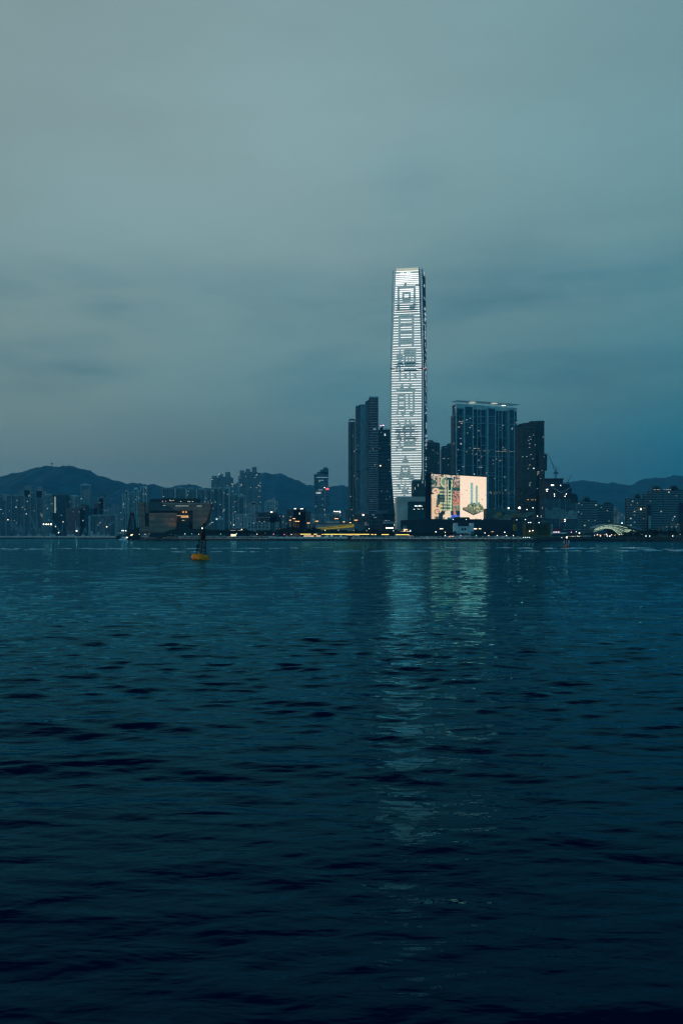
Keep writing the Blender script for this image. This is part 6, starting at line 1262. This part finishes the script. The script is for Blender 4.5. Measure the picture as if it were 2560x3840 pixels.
# ================================================================ BOATS, BARGES, BUOYS
def derrick(label, px, tip, foot, Y=2140, hull=None, lamp=None, w=34, m=None, mast=None):
    (tx, ty), (fx_, fy_) = tip, foot; t = thing('derrick_barge', label, 'derrick barge', (X(px, Y), Y, 0), 'derrick barges in the typhoon shelter')
    x0 = X(px, Y); hm = hull or mat('barge_hull', (.02, .035, .045), .7); b = MB()
    L = w / 2
    b.hexa([(x0 - L, Y - 5, .0), (x0 + L, Y - 5, .0), (x0 + L, Y + 5, .0), (x0 - L, Y + 5, .0), (x0 - L - 2.5, Y - 6, 3.2), (x0 + L + 2.5, Y - 6, 3.2), (x0 + L + 2.5, Y + 6, 3.2), (x0 - L - 2.5, Y + 6, 3.2)]); b.build('hull', hm, t)
    b = MB(); b.wbox(x0 - L * .8, x0 - L * .2, Y - 3, Y + 3, 3.2, 7.5); b.wbox(x0 - L * .7, x0 - L * .35, Y - 2.5, Y + 2.5, 7.5, 10); b.build('deckhouse', mat('barge_house', (.3, .42, .44), .8), t)
    bm = m or mat('boom_teal', (.24, .42, .48), .6); b = MB(); f = Vector((X(fx_, Y), Y - 1, max(Z(fy_, Y), 3))); e = Vector((X(tx, Y), Y - 1, Z(ty, Y)))
    n = (e - f).normalized(); s_ = Vector((n.z, 0, -n.x)) * 1.3
    for o in (-1, 1): b.bar(f + s_ * o, e + s_ * o * .35, .30)
    for i in range(12): a = i / 12; c_ = (i + 1) / 12; b.bar(f + (e - f) * a + s_ * (1 if i % 2 else -1) * (1 - .65 * a), f + (e - f) * c_ + s_ * (-1 if i % 2 else 1) * (1 - .65 * c_), .16)
    b.build('boom', bm, t)
    b = MB(); mx_ = mast if mast is not None else fx_ + (6 if tx < fx_ else -6); top = Vector((X(mx_, Y), Y, Z(min(ty + 14, 1985), Y)))
    for o in (-2.2, 2.2): b.bar((X(mx_, Y) + o, Y, 3), top, .3)
    b.bar(top, e, .1); b.build('gantry_mast', bm, t)
    if lamp: MB().ball((e.x, Y - 2, e.z) if lamp[0] is None else (X(lamp[0], Y - 8), Y - 8, Z(lamp[1], Y - 8)), lamp[2] * .75).build('work_lamp', lamp[3], t)
    return t
r1 = lambda u, v: (.2105 * u, 1800 + .2105 * v); r2 = lambda u, v: (320 + .2105 * u, 1800 + .2105 * v)
derrick('derrick barge with a long pale boom leaning left and a warm tip lamp, leftmost', 60, r1(175, 705), r1(340, 890), lamp=(31, 1949, 1.3, WARM))
derrick('derrick barge with a thin low boom leaning left below the leftmost one', 52, r1(170, 770), r1(310, 892), Y=2160, w=26)
derrick('derrick barge with a short upright pair of legs over a blue hull', 82, r1(380, 815), r1(385, 925), Y=2120, hull=mat('blue_hull', (.05, .22, .32), .6), w=24)
derrick('derrick barge with a very tall thin boom leaning left before the dark towers', 125, r1(550, 636), r1(650, 905), Y=2170, w=26)
derrick('derrick barge with a low boom slanting up to the right, crossing the tall thin one', 118, r1(645, 830), r1(548, 874), Y=2150, w=20)
derrick('derrick barge with a bright white boom under the row of four lamps', 162, r1(786, 795), r1(736, 912), Y=2130, w=30, m=mat('boom_white', (.4, .5, .48), .6))
derrick('derrick barge with a long boom leaning left and a white deck lamp', 216, r1(925, 712), r1(1085, 925), Y=2140, lamp=(221, 1997, 1.3, WHITE), w=34)
derrick('derrick barge with an upright boom, red tip lamp and bright deck lamp', 288, r1(1350, 725), r1(1366, 880), Y=2145, lamp=(288, 1991, 2.0, WHITE), w=30)
derrick('derrick barge with a shallow boom pointing right toward the red lamp', 270, r1(1450, 850), r1(1240, 945), Y=2165, w=24)
derrick('derrick barge with a thick pale boom rising right before the office slab', 368, r2(340, 690), r2(228, 835), Y=2150, w=30, mast=362)
derrick('derrick barge with a dark boom leaning left across the thick pale one', 385, r2(165, 740), r2(315, 935), Y=2120, m=steel, w=26)
derrick('derrick barge with twin pale booms rising right and a yellow deck lamp', 405, r2(505, 748), r2(365, 850), Y=2140, lamp=(401, 1975.5, 1.5, WARM), w=34)
derrick('derrick barge with a low thin boom to the right of the yellow lamp', 418, r2(520, 735), r2(300, 915), Y=2155, w=24)
derrick('derrick barge with short legs by the pale office slab left end', 325, r2(10, 850), r2(35, 950), Y=2130, w=20)
derrick('derrick barge with a small steep boom right of the red lamp', 320, r1(1520, 850), r1(1515, 950), Y=2125, w=20)
t = thing('lamp_gantry', 'low gantry carrying a row of four bright white lamps left of the lit stairwell slab', 'gantry', (X(178, 2180), 2180, LAND if False else 0))
b = MB(); [b.bar((X(q, 2180), 2180, -1), (X(q, 2180), 2180, Z(1966, 2180)), .4) for q in (163, 196)]; b.bar((X(161, 2180), 2180, Z(1966, 2180)), (X(197, 2180), 2180, Z(1966, 2180)), .5); b.build('gantry_frame', mat('gantry_green', (.06, .16, .15), .7), t)
for q, r_ in ((164.5, 1.5), (174.5, 1.6), (182.5, 1.5), (192.5, 1.9)): MB().ball((X(q, 2178), 2178, Z(1966, 2178)), r_).build('floodlight', lamp_mat('lamp_pale_yellow', (1, .95, .7), 3), t)
for px, py, w_, m_, lab in ((93, 2001, 8, mat('blue_hull', (.05, .22, .32)), 'blue hulled work boat third from the left behind the breakwater'), (44, 1999, 13, mat('teal_hull', (.04, .12, .14), .7), 'long teal barge moored left of the blue work boat'), (191, 2000.5, 5, pale, 'small white cabin boat under the row of four lamps'), (346, 1994, 6, pale, 'white topped work boat left of the beige drum'), (260, 2008, 5, pale, 'low white boat beneath the bright deck lamp'), (313, 2007, 5, pale, 'low pale boat close to the beige drum')):
    Y = 2095; t = thing('work_boat', lab, 'boat', (X(px, Y), Y, 0), 'work boats behind the breakwater'); L = w_ / 1.0 * .56
    x0 = X(px, Y); zz = Z(py + 3, Y); b = MB(); b.hexa([(x0 - L, Y - 2, -.2), (x0 + L, Y - 2, -.2), (x0 + L, Y + 2, -.2), (x0 - L, Y + 2, -.2), (x0 - L - 1, Y - 2.4, 3), (x0 + L + 1.4, Y - 2.4, 3.6), (x0 + L + 1.4, Y + 2.4, 3.6), (x0 - L - 1, Y + 2.4, 3)]); b.build('hull', m_, t)
    b = MB(); b.wbox(x0 - L * .7, x0 + L * .5, Y - 1.8, Y + 1.8, 2.8, max(zz + 2.5, 6.0)); b.build('cabin', m_, t); b = MB(); b.bar((x0, Y, 5), (x0, Y, max(zz + 6, 10)), .12); b.build('mast', steel, t)
t = thing('beige_drum', 'beige upright silo shape on the breakwater left of the dark barge', 'tank', (X(368, 1960), 1962, 0)); MB().lathe((X(368, 1960), 1962, 0), [(2.4, 2), (2.6, 6), (2.3, 11.5), (1.3, 12.6)], 12).build('tank_body', mat('beige_tank', (.46, .46, .38), .8), t); MB().lathe((X(368, 1960), 1962, 0), [(3, -1.5), (3, 2.4)], 10).build('tank_base', concrete_d, t)
# dark crane barge with tapering red topped tower
def crane_barge():
    Y = 1425; t = thing('crane_barge', 'black crane barge with a tapering lattice tower topped in dark red, near the seawall end', 'barge', (X(497, Y), Y, 0)); x = lambda p: X(p, Y); z = lambda p: Z(p, Y)
    bk = mat('barge_black', (.010, .014, .018), .7); b = MB(); b.hexa([(x(444), Y - 8, -.3), (x(525), Y - 8, -.3), (x(525), Y + 8, -.3), (x(444), Y + 8, -.3), (x(440), Y - 9, z(2010)), (x(526), Y - 9, z(2006)), (x(526), Y + 9, z(2006)), (x(440), Y + 9, z(2010))]); b.build('hull', bk, t)
    b = MB(); b.wbox(x(480), x(526), Y - 6, Y + 6, z(2010), z(1985)); b.wbox(x(505), x(524), Y - 5, Y + 5, z(1985), z(1978)); b.build('winch_house', bk, t)
    b = MB(); T0, T1, B0, B1 = x(490.5), x(500.5), x(478), x(512); zt, zb = z(1924), z(2004)
    for xt, xb in ((T0, B0), (T1, B1)):
        for oy, ob in ((-1.2, -4), (1.2, 4)): b.bar((xb, Y + ob, zb), (xt, Y + oy, zt), .75)
    b.bar(((B0 + B1) / 2, Y - 4, zb), ((T0 + T1) / 2, Y - 1.2, zt), .5)
    for i in range(9):
        f = i / 9; g = (i + 1) / 9; l = lambda a, c_, s: a + (c_ - a) * s; zz = l(zb, zt, f); z2 = l(zb, zt, g)
        b.bar((l(B0, T0, f), Y - l(4, 1.2, f), zz), (l(B1, T1, f), Y - l(4, 1.2, f), zz), .5); b.bar((l(B0, T0, f), Y - l(4, 1.2, f), zz), (l(B1, T1, g), Y - l(4, 1.2, g), z2), .35)
    b.build('lattice_tower', bk, t); MB().wbox(T0 - .3, T1 + .3, Y - 1.8, Y + 1.8, z(1932), z(1922)).build('red_cap', mat('dark_red', (.12, .015, .02), .7), t)
    b = MB(); b.wbox(x(447), x(478), Y - 7, Y + 5, z(2010), z(2005)); b.wbox(x(448), x(470), Y - 6, Y + 4, z(2003), z(1998)); b.build('accommodation', mat('barge_grey', (.07, .12, .15), .8), t)
    for q, p_, m_ in ((464, 1990, COOL), (469, 1990, COOL), (477.5, 1990.5, COOL), (501.5, 2005, WARM), (497, 2007, WARM)): MB().ball((x(q), Y - 9, z(p_)), .75).build('deck_lamp', m_, t)
    b = MB(); [b.wbox(x(q), x(q + 2), Y - 8, Y - 7.8, z(2000), z(1998)) for q in (450, 456, 462, 467)]; b.build('cabin_windows', WINC, t)
crane_barge()
def ferry():
    Y = 1235; t = thing('white_ferry', 'small white two decked ferry passing in front of the black crane barge', 'ferry', (X(463, Y), Y, 0)); x = lambda p: X(p, Y); z = lambda p: Z(p, Y); w = mat('ferry_white', (.75, .85, .86), .5, var=.08)
    MB().poly([(442, 2023.5), (449, 2025.8), (474, 2026), (476, 2021), (466, 2020), (452, 2020.5)], PL(Y), 5).build('hull', w, t)
    MB().poly([(450, 2021), (454, 2017), (473, 2015.5), (473.5, 2021)], PL(Y), 4, proud=-.4).build('main_deck', w, t); MB().poly([(455, 2016.5), (458, 2013.5), (480, 2012.2), (480, 2014.5), (474, 2016.5)], PL(Y), 4, proud=-.5).build('upper_deck', w, t)
    b = MB(); b.box(453, 2017.8, 470, 2019.4, PL(Y), .1, proud=-.3); b.build('window_band', navy, t); b = MB(); b.bar((x(460), Y + 2, z(2014)), (x(461), Y + 2, z(2007.5)), .16); b.bar((x(451), Y + 2, z(2011)), (x(461), Y + 2, z(2010)), .12); b.build('mast', w, t); MB().ball((x(477.5), Y - 1, z(2016)), .55).build('deck_lamp', WHITE, t)
ferry()
def yellow_buoy():
    Y = 212.0; t = thing('yellow_buoy', 'large yellow navigation buoy with a tilted black lattice tower and cone topmark', 'buoy', (X(751, Y), Y, 0)); bx = X(751, Y)
    ye = mat('buoy_yellow', (1.0, .23, .001), .55, var=.3, vs=1.5); bk = mat('buoy_black', (.006, .009, .008), .6)
    tilt = R(6.5)   # the whole buoy leans to the right
    b = MB(); n = 8; r0, r1 = 1.75, 1.95
    prof = [(1.2, -.5), (1.55, -.15), (r1, .15), (r1, .72), (1.72, .95), (.9, 1.25), (.7, 1.3)]
    b.lathe((0, 0, 0), prof, n); 
    def post(mb):
        c, s = math.cos(tilt), math.sin(tilt); mb.v = [(bx + x * c + z * s, Y + y, z * c - x * s) for x, y, z in mb.v]; return mb
    post(b).build('float', ye, t)
    b = MB(); [b.lathe((r * math.cos(a), r * math.sin(a), 0), [(.10, .8), (.10, 1.15)], 6) for r, a in ((1.6, 0), (1.6, 3.14), (1.6, -1.2), (1.6, 2))]; b.bar((1.65, 0, .9), (1.72, 0, 1.35), .09); post(b).build('mooring_eye', ye, t)
    ty = lambda s: 1.2 + s
    b = MB(); H0, H1 = 1.2, 4.35
    cor0 = [(-.95, -.8), (.95, -.8), (.95, .8), (-.95, .8)]; cor1 = [(-.62, -.5), (.62, -.5), (.62, .5), (-.62, .5)]
    L = lambda a, c, f: tuple(a[i] + (c[i] - a[i]) * f for i in range(2))
    for i in range(4):
        b.bar((*cor0[i], H0), (*cor1[i], H1), .055, n=5); j = (i + 1) % 4
        for k in range(5):
            f, g = k / 5, (k + 1) / 5; z0, z1 = H0 + (H1 - H0) * f, H0 + (H1 - H0) * g
            b.bar((*L(cor0[i], cor1[i], f), z0), (*L(cor0[j], cor1[j], g), z1), .028); b.bar((*L(cor0[j], cor1[j], f), z0), (*L(cor0[i], cor1[i], g), z1), .028); b.bar((*L(cor0[i], cor1[i], g), z1), (*L(cor0[j], cor1[j], g), z1), .032)
    post(b).build('lattice_tower', bk, t)
    b = MB(); b.bar((0, -.1, H0), (0, 0, 6.0), .13, .10, n=8); post(b).build('centre_pole', bk, t)
    b = MB(); b.wbox(-1.05, -.3, -.95, -.7, 2.72, 3.0); b.wbox(.35, 1.0, -.95, -.7, 2.6, 2.86); post(b).build('battery_box', bk, t)
    b = MB(); b.lathe((0, 0, 0), [(.72, 4.3), (.78, 4.4), (.78, 4.48), (.3, 4.5)], 10); [b.bar((.75 * math.cos(a), .75 * math.sin(a), 4.4), (.86 * math.cos(a), .86 * math.sin(a), 5.3), .03) for a in [i * .785 for i in range(8)]]; b.lathe((0, 0, 0), [(.86, 5.26), (.86, 5.32)], 12); post(b).build('gallery', bk, t)
    b = MB(); [b.wbox(*q) for q in ((-.42, .42, -.05, .05, 4.5, 6.5), (-.05, .05, -.42, .42, 4.5, 6.5))]; b.lathe((0, 0, 0), [(.48, 4.6), (.5, 5.6), (.42, 6.3), (.3, 6.6), (.12, 6.9)], 6); post(b).build('radar_reflector', bk, t)
    b = MB(); b.bar((0, 0, 6.6), (0, 0, 7.3), .07, n=6); b.lathe((0, 0, 0), [(.48, 7.25), (.46, 7.32), (.05, 8.0)], 12); post(b).build('cone_topmark', bk, t)
yellow_buoy()
def red_buoy():
    Y = 440.0; t = thing('red_buoy', 'small red and pale channel buoy with slatted cage and a warm light on top', 'buoy', (X(2123, Y), Y, 0)); bx = X(2123, Y); rd = mat('buoy_red', (.85, .20, .10), .6, vs=1.5); wt = mat('buoy_pale', (.75, .72, .68), .7); dk = mat('buoy_dark', (.02, .015, .03), .6); mauve = mat('buoy_mauve', (.45, .34, .42), .7)
    b = MB(); b.lathe((bx, Y, 0), [(1.15, -.4), (1.25, .1), (1.22, .85), (1.05, 1.0)], 16); b.build('float', rd, t)
    b = MB(); [b.wbox(bx + q - .18, bx + q + .18, Y - 1.3, Y - 1.15, -.1, .9) for q in (-1.15, .02, 1.15)]; b.build('fender', dk, t)
    b = MB(); [b.bar((bx + 1.0 * math.cos(a), Y + 1.0 * math.sin(a), .95), (bx + .85 * math.cos(a), Y + .85 * math.sin(a), 3.4), .12, n=4) for a in [i * .7 for i in range(9)]]; b.lathe((bx, Y, 0), [(.9, 3.35), (.95, 3.5)], 14); b.bar((bx, Y, 1), (bx, Y, 3.8), .3, .2, n=8); b.build('slatted_cage', dk, t)
    for s in (-.36, .5): b = MB(); b.hexa([(bx + s - .3, Y - 1.12, 1), (bx + s + .3, Y - 1.12, 1), (bx + s + .3, Y - 1.02, 1), (bx + s - .3, Y - 1.02, 1), (bx + s - .16, Y - 1.0, 3.3), (bx + s + .16, Y - 1.0, 3.3), (bx + s + .16, Y - .9, 3.3), (bx + s - .16, Y - .9, 3.3)]); b.build('slat_panel', mauve, t)
    for s in (-1, 1):
        b = MB(); b.poly([(2123 + s * q, v) for q, v in ((7.5, 2026), (9.6, 2028), (11.3, 2032), (11.3, 2035), (9.3, 2039), (8, 2039), (8.6, 2032))][::s], PL(Y - .2), .4); b.build('side_shield', wt, t)
    MB().bar((bx, Y, 3.4), (bx, Y, 4.2), .2, .12, n=8).build('lantern_post', dk, t); MB().ball((bx + .02, Y - .1, 4.5), .34).build('lantern', lamp_mat('buoy_lantern', (1, .75, .45), 5), t)
red_buoy()
# hilltop mast
t = thing('hilltop_mast', 'small radar mast on the crest of the left hill', 'mast', (X(196, 6200), 6200, Z(1749, 6200))); b = MB(); b.bar((X(196, 6200), 6200, Z(1752, 6200)), (X(196, 6200), 6200, Z(1738, 6200)), 2.6, 2); b.build('pole', steel, t); b = MB(); b.wbox(X(192.5, 6200), X(199.5, 6200), 6195, 6205, Z(1740.5, 6200), Z(1737, 6200)); b.build('antenna_head', steel, t)

# low broken wake foam crests; left streaks paint sky-reflecting slicks in pale colour
def wakes():
    rng = random.Random(6); b = MB()
    segs = [(1935, 1999, 2056, .9), (2031, 2088, 2056.5, .7), (2100, 2232, 2057, 1.0), (2255, 2275, 2057, .5), (2313, 2448, 2056, 1.1), (1940, 2250, 2067.5, .45), (2300, 2600, 2066, .4), (1480, 1935, 2055.5, .55), (1250, 1500, 2067, .45), (1490, 1700, 2068, .6), (1085, 1250, 2055, .4), (700, 1080, 2056.5, .35), (0, 560, 2057.5, .3), (340, 720, 2059, .3), (640, 1010, 2070, .3), (0, 170, 2062, .35), (2380, 2600, 2061, .35)]
    for x0, x1, py, den in segs:
        q = x0
        while q < x1:
            l = rng.uniform(40, 120) * (.5 + den); n = max(4, int(l / 2.5)); q1 = min(q + l, x1); off = rng.uniform(-.8, .8); ph = rng.uniform(0, 6)
            k = len(b.v); hh = 0
            for i in range(n + 1):
                g = i / n; qq = q + (q1 - q) * g; yy = py + off * .6 + .45 * math.sin(g * 5 + ph) - (q - x0) / (x1 - x0 + 1) * .8; Y = F * EYE / (yy - HY)
                hh = max(.0, math.sin(math.pi * g)) * (.13 + .12 * rng.random() + .24 * den * rng.random()) * (.4 + .6 * den)
                xx = X(qq, Y); d = .5; b.v += [(xx, Y - d, -.12), (xx, Y, hh + .05), (xx, Y + d, -.12)]
                if i:
                    a = k + 3 * (i - 1); b.f += [(a, a + 3, a + 4, a + 1), (a + 1, a + 4, a + 5, a + 2)]; b.m += [0, 0]
            q = q1 + rng.uniform(2, 45) * (1.2 - min(den, 1))
    o = b.build('foam_and_slicks', mat('foam', (.55, .70, .72), .8, var=.5, vs=.6)); tag(o, 'broken pale wake foam lines, and painted sky-bright slicks at left, trailing across the far water', 'foam', kind='stuff')
wakes()

# ================================================================ HAZE
def haze():
    b = MB(); b.wbox(-7600, 9600, -60, 10400, -2.6, 760)
    m = bpy.data.materials.new('haze_air'); m.use_nodes = True; nt = m.node_tree; nt.nodes.clear()
    out = nt.nodes.new('ShaderNodeOutputMaterial'); v = nt.nodes.new('ShaderNodeVolumePrincipled'); nt.links.new(v.outputs[0], out.inputs['Volume'])
    v.inputs['Color'].default_value = (*HAZE_COL, 1); v.inputs['Density'].default_value = HAZE; v.inputs['Anisotropy'].default_value = 0.0
    o = b.build('haze', m); o['kind'] = 'stuff'
HAZE = 7.5e-5; HAZE_COL = (.10, .62, .95)
haze()
